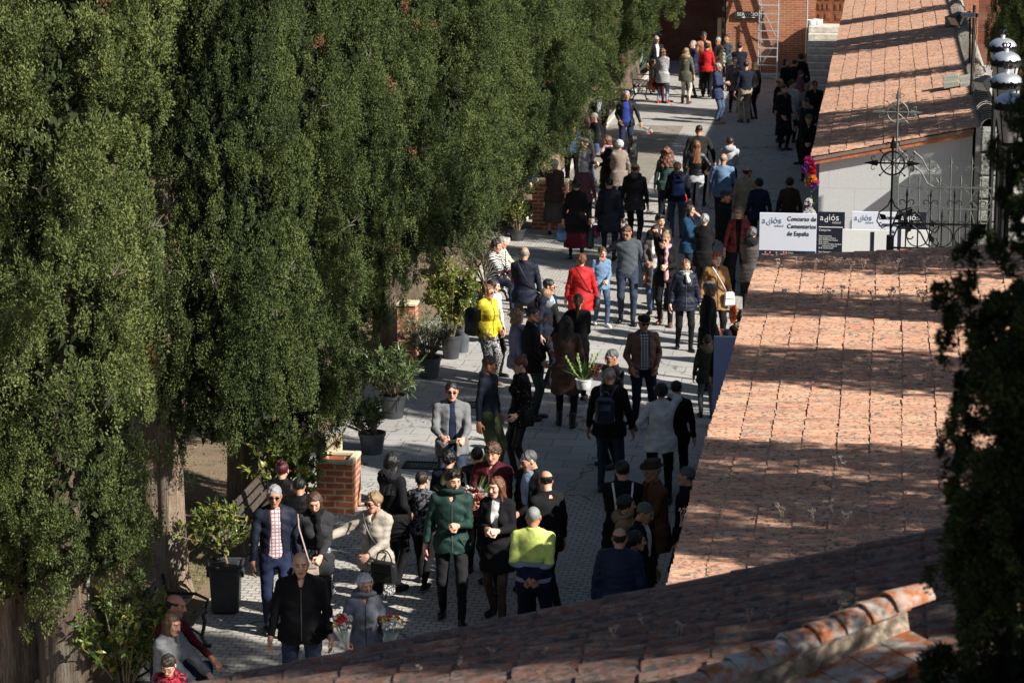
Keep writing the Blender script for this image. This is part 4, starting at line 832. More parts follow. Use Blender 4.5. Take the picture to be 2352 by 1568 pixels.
def hairsdf(st):
    def f(X, Y, Z):
        A = np.abs(X); N = .004*np.sin(90*X+30*Z)*np.sin(80*Y+20*Z)
        top = ell(X, Y, Z, (0, .022, .036), (.082, .100, .090)); cut = (Z-.058)+.76*(Y+.085)
        ears = ell(A, Y, Z, (.08, -.0, -.012), (.022, .026, .036))
        if st == 'short': return np.maximum(np.maximum(top+.0015+N*1.3, -cut), -ears)
        if st == 'stubble': return np.maximum(np.maximum(top+.0065, -cut-.0), -ears)
        if st == 'fringe': return np.maximum(np.maximum(np.maximum(top+.003+N, -cut), Z-.052), -ears)
        if st == 'quiff':
            d = smin(top-.004, ell(X, Y, Z, (0, -.045, .105), (.055, .045, .028)), .02)+N*1.5; return np.maximum(np.maximum(d, -cut+.01), -ears)
        if st == 'curlyshort':
            d = top-.018+.010*np.sin(75*X)*np.sin(70*Y)*np.sin(72*Z); return np.maximum(d, -((Z-.05)+.55*(Y+.085)))
        face = np.maximum(np.maximum(Y+.028, A-.060-.15*np.clip(-Z, 0, .1)), Z-.062)
        if st == 'volume':
            d = ell(X, Y, Z, (0, .028, .034), (.094, .108, .100))+N*1.5+.005*np.sin(45*X+20*Y)*np.sin(50*Z); return smax(np.maximum(d, -((Z+.075)+.0*Y)), -face, .008)
        if st in ('bob', 'wavybob'):
            d = ell(X, Y, Z, (0, .026, .034), (.088, .104, .093)); b = np.sqrt((X/.094)**2+((Y-.03)/.085)**2)-1; b = np.maximum(b*.085, np.maximum(Z-.03, -(Z+.125))); d = smin(d, b, .03)+N*(2 if st == 'wavybob' else .7)
            if st == 'wavybob': d = d-.006*np.sin(60*Z+20*X)
            return smax(d, -face, .008)
        if st in ('long', 'curly', 'longwavy'):
            L = .38 if st == 'long' else .30; d = ell(X, Y, Z, (0, .026, .034), (.086, .104, .092)); w = .088+.09*np.clip(-Z, 0, .3)*(1.7 if st == 'curly' else .8); yc = .045+.12*np.clip(-Z, 0, .4)
            b = np.sqrt((X/w)**2+((Y-yc)/.062)**2)-1; b = np.maximum(b*.062, np.maximum(Z-.03, -(Z+L)))
            sd = cone(A, Y, Z, (.078, .0, .01), (.085, -.02, -.22), .024, .016) if st != 'curly' else cone(A, Y, Z, (.085, .02, .01), (.12, .0, -.2), .04, .035)
            d = smin(smin(d, b, .035), sd, .02)+N*1.5
            if st == 'curly': d = d-.016*np.sin(55*X+9*Z)*np.sin(50*Z+30*Y)*np.sin(50*Y)-.012
            if st == 'longwavy': d = d-.006*np.sin(40*Z+25*X)
            return smax(d, -face, .008)
        if st == 'bun': return smin(np.maximum(np.maximum(top-.002, -((Z-.05)+.6*(Y+.085))), -ears), ell(X, Y, Z, (0, .075, .115), (.045, .045, .04))+N*2, .015)
        if st == 'ponytail':
            d = np.maximum(np.maximum(top-.002, -((Z-.05)+.6*(Y+.085))), -ears); return smin(smin(d, cone(X, Y, Z, (0, .11, .07), (0, .15, -.02), .028, .036), .02), cone(X, Y, Z, (0, .15, -.02), (.01, .13, -.26), .036, .012), .03)+N
        if st == 'flatcap':
            d = ell(X, Y, Z, (0, .012, .072), (.096, .122, .048)); return np.maximum(smin(d, ell(X, Y, Z, (0, -.098, .058), (.062, .045, .010)), .012), -(Z-.045))
        if st == 'fedora':
            d = np.maximum(np.sqrt((X/.088)**2+((Y-.015)/.103)**2)-1+.0, 0*X-1)*.09; d = np.maximum(d, np.maximum(Z-.155+.25*np.abs(X)*0, -(Z-.06))); brim = np.maximum(np.sqrt((X/.14)**2+((Y-.01)/.158)**2)-1, -9)*.14
            brim = np.maximum(brim, np.abs(Z-.066-.25*X*X/.14)-.005); return smin(d, brim, .012)
        if st == 'beanie': return smin(np.maximum(ell(X, Y, Z, (0, .02, .045), (.09, .106, .098)), -((Z-.03)+.4*(Y+.085))), ell(X, Y, Z, (0, .02, .155), (.025, .025, .022)), .008)
        return top
    return f
HAIRS = {}
def hairtpl(st, h):
    k = (st, h)
    if k not in HAIRS: HAIRS[k] = nets(hairsdf(st), (-.2, -.17, -.42 if st in ('long', 'curly', 'longwavy', 'ponytail') else -.16), (.2, .22, .2), h)
    return HAIRS[k]
ARMS = {'down': (.285, -.02, -.61, 'relax'), 'pocket': (.175, -.13, -.46, 'relax'), 'chest': (.06, -.27, -.25, 'grip'), 'belly': (.05, -.25, -.40, 'grip'), 'phone': (.09, -.07, .14, 'grip'), 'back': (.035, .17, -.44, 'grip'), 'point': (.10, -.40, .06, 'flat'),
        'hold': (.13, -.32, -.33, 'grip'), 'side': (.44, -.32, -.22, 'flat'), 'camera': (.05, -.22, .16, 'grip'), 'out': (.42, -.10, -.42, 'grip'), 'carry': (.29, -.02, -.62, 'grip'), 'lap': (.09, -.36, -.42, 'relax'), 'shoulder': (.40, -.12, -.22, 'relax'), 'hip': (.27, -.02, -.40, 'grip'), 'strap': (.10, -.20, -.12, 'grip'), 'walk1': (.28, -.20, -.57, 'relax'), 'walk2': (.28, .14, -.60, 'relax'), 'face': (.03, -.15, .12, 'relax'), 'knee': (.14, -.40, -.36, 'relax')}
def ik(s, w, L1, L2, pole):
    d = w-s; D = np.linalg.norm(d); mx = (L1+L2)*.995
    if D > mx: w = s+d/D*mx; d = w-s; D = mx
    a = (L1*L1-L2*L2+D*D)/(2*D); hgt = math.sqrt(max(L1*L1-a*a, 1e-6)); u = d/D; p = pole-u*(pole@u); p = p/(np.linalg.norm(p)+1e-9); return s+u*a+p*hgt, w
PEOPLE = []
def person(hx, hy, H, face, label, top=('jacket', 'black', 'wool', -.12), bot=('trousers', 'navy'), hair=('short', 'dark'), arms=('down', 'down'), walk=0.0, fat=1.0, sex='m', shirt=None, head=(0, 0), skin='light', glasses=None, shoes=('shoe', 'black'), seat=None, lean=0.0, collar=None, hood=None, scarf=None, cap=None, zlift=0, off=(0, 0)):
    """hx, hy: where the top of the head is seen; top = (style, colour, cloth, hem height relative to the pelvis)"""
    fat = 1+(fat-1)*.72; s = H/1.72; Hh = H if seat is None else seat+.86*s
    q = at(hx, hy, Hh+zlift); px_m = 6000/math.hypot(q.y, q.x); lod = 2 if q.y < 50 else (1 if q.y < 66 else 0)
    cl = (.026, .021, .0165)[lod]/max(.85, s); ch = (.0085, .007, .0055)[lod]; chd = (.008, .0065, .0055)[lod]
    seed = int(hx*7+hy*3); jr = random.Random(seed); rot = YAW+R(face+jr.uniform(-9, 9)); head = (head[0]+jr.uniform(-9, 9), head[1]+jr.uniform(-2, 6)); walk = walk if walk or seat is not None else jr.uniform(-.25, .35); ph = np.random.default_rng(seed).uniform(0, 6, 8)
    fe = sex == 'f'; kid = H < 1.48
    dz = 0.0 if seat is None else (seat+.10)/s-.95
    pel = np.array([0, 0, .95+dz]); lean_ = lean
    sy = lambda z: -lean_*np.clip((z-pel[2])/.5, 0, 1.6)
    shw = (.150 if fe else .174)*(.93 if kid else 1)*(1+.35*(fat-1)); sh = [np.array([k*shw, .01+sy(pel[2]+.45), pel[2]+.45]) for k in (-1, 1)]
    nb = np.array([0, .03+sy(pel[2]+.5), pel[2]+.50]); hc = np.array([0, -.0+sy(pel[2]+.64)-.01, pel[2]+.655]); hs = 1.0*(1.12 if kid else 1.0)
    zt = [-.30, -.15, -.05, .05, .15, .25, .35, .42, .47, .51, .56]
    if fe: ta = [.165, .178, .172, .145, .132, .140, .150, .145, .115, .060, .05]; tb = [.11, .122, .118, .10, .095, .112, .112, .095, .070, .052, .048]
    else: ta = [.165, .172, .168, .158, .152, .160, .172, .168, .13, .065, .055]; tb = [.11, .12, .116, .11, .108, .112, .115, .102, .078, .058, .055]
    fz = np.interp(zt, [-.3, -.1, .1, .3, .5], [1+.3*(fat-1), 1+.8*(fat-1), 1+1.15*(fat-1), 1+.7*(fat-1), 1]); ta = np.array(ta)*fz; tb = np.array(tb)*fz*np.interp(zt, [-.3, 0, .15, .4], [1, 1+.25*(fat-1), 1+.4*(fat-1), 1])
    AW = []
    for k, nm in zip((-1, 1), arms):
        x, y, z, hk = ARMS[nm] if isinstance(nm, str) else nm
        w = np.array([k*x*(fat*.5+.5 if x > .15 else 1)+jr.uniform(-.015, .02)*k, y*(fat if y < -.1 else 1)+sy(pel[2]+.3)+jr.uniform(-.04, .04)*(1 if x > .2 else .3), sh[0][2]+z+jr.uniform(-.01, .03)]); pole = np.array([k*.55, .8, -.6]) if nm not in ('back',) else np.array([k*.9, .5, -.2])
        e_, w = ik(sh[0 if k < 0 else 1], w, .285, .25, pole); AW.append((sh[0 if k < 0 else 1], e_, w, hk))
    LG = []
    for k in (-1, 1):
        hip = np.array([k*.092*(fat*.5+.5), 0, pel[2]-.04]); st = walk*k
        if seat is None:
            an = np.array([k*(.105+.015*math.sin(seed))*(fat*.5+.5), -st*.30, .075+(.05*abs(walk) if st < 0 else 0)]); kn, an = ik(hip, an, .435, .435, np.array([k*.1, -1, 0]))
        else: kn = np.array([k*.13, -.42, pel[2]-.02]); an = np.array([k*.14, -.46, .085])
        LG.append((hip, kn, an))
    def torso(X, Y, Z, off, top_=True):
        zr = Z-pel[2]; a = np.interp(zr, zt, ta)+off; b = np.interp(zr, zt, tb)+off; yy = Y-sy(Z)-.008
        d = (np.sqrt((X/a)**2+(yy/b)**2)-1)*np.minimum(a, b); d = np.maximum(np.maximum(d, zr-(.50 if top_ else .12)), -(zr+.13+.05*np.clip(np.abs(X)*8, 0, 1)))
        d = smin(d, cone(np.abs(X), Y, Z, (.05, .02+sy(nb[2]), nb[2]-.015), (shw-.01, sh[1][1], sh[1][2]-.012), .045+off, .055+off*.9), .05) if top_ else d
        if fe and top_: d = smin(d, ell(np.abs(X), Y, Z, (.065, -.085+sy(pel[2]+.3), pel[2]+.29), (.062+off, .055+off, .062+off)), .035)
        if fat > 1.12 and top_: d = smin(d, ell(X, Y, Z, (0, -.05+sy(pel[2]+.05), pel[2]+.06), (.145*fat+off, .125*fat+off, .17+off)), .05)
        return d
    def legs(X, Y, Z, off, wide=0):
        d = None
        for hip, kn, an in LG:
            e1 = cone(X, Y, Z, hip, kn, .082*(fat*.6+.4)+off, .054+off+wide*.3); e2 = cone(X, Y, Z, kn, an, .053+off+wide*.3, .034+off+wide, True)
            e = smin(e1, e2, .03); d = e if d is None else smin(d, e, .018)
        return d
    def armsf(X, Y, Z, off, cut=0.0, rib=0):
        d = None
        for s_, e_, w, hk in AW:
            wv = w-(w-e_)*cut; q1 = cone(X, Y, Z, s_, e_, .052+off, .041+off); q2 = cone(X, Y, Z, e_, wv, .041+off, .029+off*.85, True); q_ = smin(q1, q2, .02); d = q_ if d is None else np.minimum(d, q_)
        return d
    def wrinkle(X, Y, Z, amp):
        w1 = np.sin(26*X+15*Z+ph[0])*np.sin(31*Z+9*Y+ph[1]); w2 = np.sin(58*Z+21*X+17*Y+ph[2])*np.sin(23*X-14*Y+ph[3]); return amp*(w1+.6*w2)
    root_mats = [skinmat(skin), M_LIP, M_EYE, hairmat(hair[1] if hair[1] in HAIRC else 'dark')]
    # ---- body: torso, limbs, neck, then head and hands worked into the same mesh
    bare = bot[0] in ('skirt', 'dress', 'tights', 'shorts')
    lo = (-.75, -.75, 0.02); hi = (.75, .35, nb[2]+.05)
    lim = np.array([w for a_ in AW for w in a_[:3]]+[w for l in LG for w in l]+[nb, pel]); lo = lim.min(0)-.17*max(1, fat); hi = lim.max(0)+.17*max(1, fat); lo[2] = max(lo[2], 0.03)
    hi[2] = max(nb[2], lim[:, 2].max())+.06; lo[0] = min(lo[0], -.24*fat); hi[0] = max(hi[0], .24*fat); lo[1] = min(lo[1], -.2*fat); hi[1] = max(hi[1], .18*fat)
    def fb(X, Y, Z): return smin(smin(torso(X, Y, Z, -.016), armsf(X, Y, Z, -.006), .02), legs(X, Y, Z, -.006), .03)
    V, F = nets(fb, lo, hi, max(cl, .02)); VV = [V]; FF = [F]; MI = [np.zeros(len(F), int)]; n0 = len(V)
    hV, hF, hM = headtpl('f' if fe or kid else 'm', chd); Hm = Matrix.Rotation(R(head[0]), 3, 'Z') @ Matrix.Rotation(R(head[1]), 3, 'X'); Hn = np.array(Hm); piv = np.array([0, .03, -.10])
    def tohead(P): return ((P-piv)@Hn.T+piv)*hs+hc
    VV.append(tohead(hV)); FF.append(hF+n0); MI.append(hM); n0 += len(hV); wrist = []
    for i, (s_, e_, w, hk) in enumerate(AW):
        k = -1 if i == 0 else 1; tV, tF = handtpl(hk, ch); ax = (w-e_); ax = ax/np.linalg.norm(ax); ref = np.array([-k*1.0, 0.0, 0.15]) if abs(ax[2]) > .6 else np.array([0, .1, -1.0]) if hk != 'grip' else np.array([-k*.8, .2, -.6])
        y_ = -(ref-ax*(ref@ax)); y_ = y_/np.linalg.norm(y_); x_ = np.cross(y_, -ax); M3 = np.stack([x_, y_, -ax], 1); P = tV.copy()
        thumbdir = x_@np.array([0, -1, .3]); mir = thumbdir > 0
        if mir: P[:, 0] *= -1
        P = P*1.04@M3.T+w+ax*.015; VV.append(P); FF.append((tF[:, ::-1] if mir else tF)+n0); MI.append(np.zeros(len(tF), int)); n0 += len(tV); wrist.append(w+ax*.09)
    body = npmesh('person', np.concatenate(VV)*s, np.concatenate(FF), root_mats, smooth=True, fm=np.concatenate(MI))
    body.location = (q.x+off[0], q.y+off[1], zlift); body.rotation_euler = (0, 0, rot)
    # the head centre is kept over the point seen; shift for lean
    hw = Matrix.Rotation(rot, 3, 'Z') @ Vector((hc[0]*s, hc[1]*s, 0)); body.location.x -= hw.x; body.location.y -= hw.y
    tag(body, label, 'person')
    def add(name, f, lo, hi, h, m, disp=None):
        V, F = nets(f, lo, hi, h)
        if len(F) == 0: return None
        return npmesh(name, V*s, F, m, body, smooth=True)
    Cc = lambda c: PAL[c] if isinstance(c, str) else c
    # ---- lower garment
    kind, bc = bot[0], bot[1]; bf = bot[2] if len(bot) > 2 else ('denim' if bc in ('jeans', 'jeansdark', 'jeanslight') else 'wool'); b2 = bot[3] if len(bot) > 3 else None
    bm = fabric(Cc(bc), bf, b2)
    llo = np.array([lo[0], min(lo[1], -.3), .06]); lhi = np.array([hi[0], hi[1], pel[2]+.13]); llo[0] = -.32*fat; lhi[0] = .32*fat
    lw = np.array([w for l in LG for w in l]); llo[1] = lw[:, 1].min()-.15*fat; lhi[1] = lw[:, 1].max()+.17*fat
    if kind in ('trousers', 'wide'):
        wd = .022 if kind == 'wide' else .0
        add('trousers', lambda X, Y, Z: smin(torso(X, Y, Z, .004, False), legs(X, Y, Z, .010+wd*.4, wd), .035)+wrinkle(X, Y, Z, .0035), llo, lhi, cl, bm)
    elif kind in ('skirt', 'longskirt'):
        zh = pel[2]-(.48 if kind == 'skirt' else .66)
        add('skirt', lambda X, Y, Z: np.maximum(smin(torso(X, Y, Z, .008, False), (np.sqrt((X/(.175*fat+.10*(pel[2]-Z)))**2+((Y+.0)/(.125*fat+.12*(pel[2]-Z)))**2)-1)*.12+.006*np.sin(9*np.arctan2(Y, X)+ph[0])*np.clip((pel[2]-Z)*3, 0, 1), .03), np.maximum(zh-Z, Z-pel[2]-.1)), llo, lhi, cl, bm)
    if kind in ('skirt', 'longskirt', 'tights'):
        add('tights', lambda X, Y, Z: smin(torso(X, Y, Z, .002, False), legs(X, Y, Z, .003), .03), llo, lhi, cl, fabric(PAL['sheer'] if kind == 'tights' or (len(bot) > 4) else PAL['black'], 'nylon') if bot[-1] != 'bareleg' else skinmat(skin)) if bot[-1] != 'bareleg' else None
    # ---- upper garments
    style, tc, tf, hem = top[:4]; t2 = top[4] if len(top) > 4 else None; tm = fabric(Cc(tc), tf, t2)
    th = {'shirt': .006, 'jumper': .009, 'jacket': .015, 'puffer': .026, 'coat': .020, 'vest': .026}[style]; fat_ = fat
    zhem = pel[2]+hem; ulo = np.array([lo[0]-.03, lo[1]-.04, min(zhem, min(a_[2][2] for a_ in AW)-.05)]); uhi = np.array([hi[0]+.03, hi[1]+.05, hi[2]+.14])
    aw = np.array([w for a_ in AW for w in a_[:3]]); ulo[0] = min(aw[:, 0].min()-.1, -.27*fat); uhi[0] = max(aw[:, 0].max()+.1, .27*fat); ulo[1] = min(aw[:, 1].min()-.1, -.22*fat); uhi[1] = max(aw[:, 1].max()+.1, .22*fat)
    opn = shirt is not None; vneck = opn and shirt[-1] == 'v'
    def ft(X, Y, Z):
        d = torso(X, Y, Z, th)
        if hem < -.11:
            u_ = np.clip(pel[2]-Z, 0, 1); sk = (np.sqrt((X/(.178*fat+th+.07*u_))**2+((Y+.02*u_)/(.13*fat+th+.10*u_+(.0 if seat is None else .25*u_)))**2)-1)*.13; sk = np.maximum(sk, Z-pel[2]-.02); d = smin(d, sk, .05)
            if walk: d = smin(d, np.maximum(legs(X, Y, Z, th), Z-pel[2]), .03)
        d = np.maximum(d, zhem+.012*np.sin(5*np.arctan2(Y, X)+ph[4])-Z)
        ar = armsf(X, Y, Z, th*.62, .04); d = smin(d, ar, .014)
        if style == 'puffer':
            d = d-.008*np.abs(np.sin(Z*PI/.075+.4*np.sin(6*X)))
        d = d+wrinkle(X, Y, Z, .0028 if style == 'puffer' else .005)
        cl_ = cone(X, Y, Z, (0, .025+sy(nb[2]), nb[2]-.03), (0, .02+sy(nb[2]), nb[2]+(.03 if style in ('jumper', 'shirt') else .055)), .075, .066+(.004 if style != 'shirt' else -.003), True); d = smin(d, cl_, .015)
        if style != 'jumper':
            d = np.maximum(d, -np.maximum(np.abs(X)-.016-.22*np.clip(Z-nb[2]+.07, 0, .12), np.maximum(Y-sy(Z)-.01, nb[2]-.065-Z)))
        if opn:
            wv = shirt[2]*np.clip(.25+1.0*(Z-(pel[2]+.02))/.42, 0, 1.0) if vneck else shirt[2]*(.8+.2*np.sin(7*Z+ph[5])); zb_ = pel[2]+(.14 if vneck else -9)
            d = np.maximum(d, -np.maximum(np.maximum(np.abs(X+.0*Z)-wv, Y-sy(Z)+.02), zb_-Z))
        return d
    nm = {'shirt': 'shirt', 'jumper': 'jumper', 'jacket': 'jacket', 'puffer': 'jacket', 'coat': 'coat', 'vest': 'vest'}[style]
    gar = add(nm, ft, ulo, uhi, cl, tm)
    if gar and hy > 480 and abs(face) < 70 and not opn and style in ('jacket', 'puffer', 'coat'):
        gv = np.empty(len(gar.data.vertices)*3, np.float32); gar.data.vertices.foreach_get('co', gv); gv = gv.reshape(-1, 3)/s; pts = []
        for z_ in np.arange(zhem+.05, nb[2]-.05, .05):
            mm = (np.abs(gv[:, 0]) < .022) & (np.abs(gv[:, 2]-z_) < .025) & (gv[:, 1] > -.30*fat)
            if mm.any(): pts.append((0, (gv[mm, 1].min()-.001)*s, z_*s))
        if len(pts) > 3: b = MB(); b.tube(pts, .0055, 5); b.build('zip', simple('zip_metal', (.10, .10, .10) if sum(Cc(tc)) < .4 else (.05, .05, .05), .5, .3, 20, .1, 0), body)
        for k in (-1, 1):
            mm = (np.abs(gv[:, 0]-k*.105*fat) < .03) & (np.abs(gv[:, 2]-pel[2]-.0) < .03) & (gv[:, 1] < 0) & (gv[:, 1] > -.26*fat)
            if mm.any(): y_ = gv[mm, 1].min()-.002; b = MB(); b.tube([(k*.075*fat*s, y_*s-.004, (pel[2]+.045)*s), (k*.135*fat*s, (y_+.012)*s, (pel[2]-.05)*s)], .006, 5); b.build('pocket_seam', tm, body)
    if opn:
        sm = fabric(Cc(shirt[0]), shirt[1], shirt[3] if len(shirt) > 3 and not isinstance(shirt[3], str) else None)
        add('shirt', lambda X, Y, Z: np.maximum(smin(torso(X, Y, Z, .006)+wrinkle(X, Y, Z, .002), cone(X, Y, Z, (0, .022, nb[2]-.02), (0, .012, nb[2]+.035), .064, .060, True), .01), pel[2]-.04-Z), (-.23*fat, -.24*fat, pel[2]-.08), (.23*fat, .15*fat, nb[2]+.08), cl, sm)
    if hood:
        hcol, hf = hood; fur = hf == 'fur'
        add('hood', lambda X, Y, Z: smin(ell(X, Y, Z, (0, .105, nb[2]+.01), (.13, .075, .085)), (np.sqrt((np.sqrt((X/1.25)**2+(Y-.02)**2)-.085)**2+(Z-nb[2]-.02+.35*(Y-.02))**2)-.036), .03)-(.012*np.sin(95*X+20*Y)*np.sin(88*Z)*np.sin(80*Y) if fur else 0)+wrinkle(X, Y, Z, .003), (-.2, -.14, nb[2]-.12), (.2, .22, nb[2]+.14), cl*.8, fabric(Cc(hcol), 'fur' if fur else 'wool', (.5, .4, .28) if hcol == 'furtan' else None))
    if scarf:
        add('scarf', lambda X, Y, Z: smin(np.sqrt((np.sqrt(X**2+(Y-.01)**2)-.075)**2+((Z-nb[2]-.02)*.7)**2)-.032, np.maximum(cone(X, Y, Z, (.02, -.10, nb[2]), (.03, -.16*fat, nb[2]-scarf[2]), .035, .045), -9), .02)+wrinkle(X, Y, Z, .006), (-.16, -.26*fat, nb[2]-.06-scarf[2]), (.16, .14, nb[2]+.1), cl*.8, fabric(Cc(scarf[0]), scarf[1]))
    # ---- hair, hat, spectacles
    if hair[0] != 'bald':
        V, F = hairtpl(hair[0], chd*1.15); npmesh('hair', tohead(V)*s, F, hairmat(hair[1]), body, smooth=True)
    if cap:
        V, F = hairtpl(cap[0], chd*1.1); npmesh({'flatcap': 'flat_cap', 'fedora': 'hat', 'beanie': 'woolly_hat'}[cap[0]], tohead(V)*s, F, fabric(Cc(cap[1]), 'wool'), body, smooth=True)
    if glasses:
        b = MB(); sun = glasses == 'sun'
        for k in (-1, 1):
            if sun:
                pts = [(k*(.030+.025*math.cos(t)), -.098+.004*abs(math.cos(t)), .010+.017*math.sin(t)) for t in np.linspace(0, 2*PI, 13)[:-1]]; n = 12; b.add(pts+[(x_, y_+.006, z_) for x_, y_, z_ in pts], [tuple(range(n)), tuple(range(2*n-1, n-1, -1))]+[(i, i+n, (i+1) % n+n, (i+1) % n) for i in range(n)])
            else: b.tube([(k*(.030+.022*math.cos(t)), -.098, .010+.016*math.sin(t)) for t in np.linspace(0, 2*PI, 13)[:-1]], .0022, 4, closed=True)
            b.tube([(k*.054, -.095, .014), (k*.076, -.03, .012), (k*.078, .02, .006)], .003, 4)
        b.tube([(-.008, -.1, .014), (.008, -.1, .014)], .003, 4); V = np.array([tuple(v) for v in b.v]); b.v = [tuple(x) for x in tohead(V)*s]; b.build('sunglasses' if sun else 'spectacles', M_LENS if sun else M_WIRE, body)
    # ---- shoes
    sm = simple('shoe_leather', Cc(shoes[1]), .45, 0, 20, .2, .1); V, F = shoetpl(shoes[0], .010 if lod else .013)
    for i, (hip, kn, an) in enumerate(LG):
        k = -1 if i == 0 else 1; M3 = np.array(Matrix.Rotation(k*.18, 3, 'Z')); P = V@M3.T+np.array([an[0], an[1], an[2]-.075]); npmesh('shoe', P*s, F, sm, body, smooth=True)
    Mw = Matrix.Translation(body.location) @ Matrix.Rotation(rot, 4, 'Z')
    W_ = lambda p: Mw @ (Vector([float(c) for c in p])*s)
    return dict(arms=[[tuple(float(c)*s for c in p) for p in a_[:3]] for a_ in AW], o=body, hands=[W_(wrist[0]), W_(wrist[1])], hip=[W_((k*(.24*fat), .0, pel[2]-.05)) for k in (-1, 1)], sh=[W_(sh[0]), W_(sh[1])], back=W_((0, .24, pel[2]+.25)), front=W_((0, -.3, pel[2]+.1)), rot=rot, s=s, W=W_, pel=pel[2], fat=fat)
PAL = {'black': (.006, .006, .007), 'soft': (.013, .013, .015), 'navy': (.009, .012, .026), 'navyb': (.013, .021, .055), 'royal': (.03, .05, .30), 'jeans': (.035, .062, .115), 'jeansdark': (.014, .022, .042), 'jeanslight': (.15, .21, .28), 'grey': (.18, .185, .19), 'slate': (.07, .085, .10), 'lightgrey': (.42, .43, .45), 'bluegrey': (.17, .185, .22), 'white': (.68, .67, .65), 'cream': (.55, .50, .40), 'beige': (.40, .35, .29), 'khaki': (.33, .28, .20), 'tan': (.30, .20, .11), 'camel': (.28, .15, .055), 'brown': (.06, .035, .025), 'brownl': (.14, .06, .03), 'olive': (.055, .065, .03), 'oliveg': (.10, .10, .07), 'red': (.45, .014, .016), 'redd': (.18, .008, .012), 'maroon': (.08, .008, .015), 'burg': (.10, .035, .045), 'yellow': (.62, .50, .03), 'hivis': (.78, .92, .22), 'green': (.012, .040, .032), 'teal': (.008, .04, .085), 'pink': (.55, .32, .34), 'pinkd': (.16, .06, .10), 'denim': (.10, .165, .26), 'orange': (.5, .10, .02), 'sheer': (.10, .055, .04), 'lilac': (.13, .12, .19), 'furtan': (.28, .20, .12), 'furgrey': (.25, .23, .21), 'furblack': (.015, .015, .018), 'darkgreen': (.02, .035, .03), 'greybrown': (.08, .068, .066), 'sky': (.35, .5, .7), 'rust': (.38, .14, .07), 'boot': (.12, .06, .04)}
P = person
PW = {}
# --- front group, nearest the camera
PW['check'] = P(630, 1114, 1.76, 0, 'man in sunglasses, open navy jacket and red checked shirt, left of the front group', ('jacket', 'navy', 'nylon', -.10), ('trousers', 'navyb'), ('short', 'grey'), ('walk1', 'down'), .6, 1.0, 'm', ('white', 'check', .075, (.30, .06, .10)), (-8, 6), 'tan', 'sun')
PW['scarf'] = P(723, 1128, 1.66, 8, 'woman with brown bob and black fur scarf holding a quilted beige handbag', ('coat', 'soft', 'tweed', -.22), ('skirt', 'black', 'print', (.6, .6, .6)), ('bob', 'brown'), ('down', 'belly'), .3, 1.02, 'f', None, (0, 14), 'light', None, ('shoe', 'black'), scarf=('black', 'fur', .34))
PW['beige'] = P(861, 1131, 1.62, -28, 'short haired blond woman in beige quilted jacket and sunglasses reaching her arm to the left', ('puffer', 'beige', 'puffer', -.16), ('skirt', 'black', 'print', (.5, .5, .5)), ('volume', 'dirtyblond'), ('side', 'belly'), .3, 1.08, 'f', None, (-20, 8), 'light', 'sun', ('boot', 'black'))
PW['bald'] = P(690, 1268, 1.80, 4, 'broad bald man in black half zip fleece, nearest man in the street', ('jacket', 'black', 'wool', -.12), ('trousers', 'jeansdark'), ('bald', 'dark'), ('down', 'down'), .5, 1.24, 'm', None, (4, 8), 'light')
PW['gran'] = P(836, 1319, 1.52, 6, 'white haired old woman in grey hoodie carrying two bouquets', ('jacket', 'bluegrey', 'wool', -.12), ('trousers', 'grey'), ('volume', 'white'), ((.24, -.24, -.44, 'grip'), (.24, -.24, -.44, 'grip')), .2, 1.05, 'f', None, (8, 6), 'tan', hood=('bluegrey', 'wool'))
PW['green'] = P(1037, 1080, 1.80, 4, 'young man in dark green hooded pullover jacket and black jeans', ('jacket', 'green', 'nylon', -.14), ('trousers', 'soft'), ('quiff', 'dark'), ('down', 'chest'), .55, 1.0, 'm', None, (28, 6), 'light', hood=('green', 'wool'))
PW['blackcoat'] = P(1142, 1096, 1.70, -8, 'young woman with long auburn hair, black coat and dotted tights', ('coat', 'black', 'wool', -.34), ('tights', 'black'), ('long', 'auburn'), ('chest', 'chest'), .5, .95, 'f', ('white', 'wool', .045, 'v'), (-22, 8), 'pale', None, ('boot', 'black'))
PW['hivis'] = P(1226, 1163, 1.75, 176, 'bald worker seen from behind in fluorescent yellow and navy fleece with reflective bands', ('jacket', 'hivis', 'hivis', -.10), ('trousers', 'navy'), ('stubble', 'grey'), ('back', 'back'), 0, 1.16, 'm', None, (0, 4), 'tan')
P(650, 1062, 1.66, 150, 'woman with wine red bun and shiny black quilted jacket seated on the near bench', ('puffer', 'black', 'leather', -.12), ('trousers', 'black'), ('bun', 'wine'), ('lap', 'lap'), 0, 1.05, 'f', None, (20, 0), 'light', None, seat=.46)
P(690, 1100, 1.6, 160, 'dark clothed person seated on the near bench beside the wine haired woman', ('puffer', 'black', 'nylon', -.12), ('trousers', 'black'), ('short', 'black'), ('lap', 'lap'), 0, 1.05, 'm', None, (30, 10), 'tan', None, seat=.46)
P(902, 1041, 1.68, 130, 'woman with long black hair and fur trimmed coat right of the orange brick fountain', ('coat', 'black', 'wool', -.30), ('trousers', 'black'), ('long', 'black'), ('pocket', 'belly'), 0, 1.05, 'f', None, (20, 0), 'light', hood=('furblack', 'fur'))
P(969, 1085, 1.42, 172, 'boy in black and grey camouflage jacket walking away with white soled trainers', ('jacket', 'black', 'camo', -.14, (.12, .12, .14)), ('trousers', 'black'), ('short', 'dark'), ('walk2', 'down'), .8, .92, 'm', None, (0, 0), 'light', shoes=('shoe', 'soft'))
P(1032, 1036, 1.55, 170, 'black haired child in dark blue jacket behind the young man in green', ('jacket', 'navy', 'wool', -.12), ('trousers', 'black'), ('curlyshort', 'black'), ('down', 'down'), 0, 1.05, 'm')
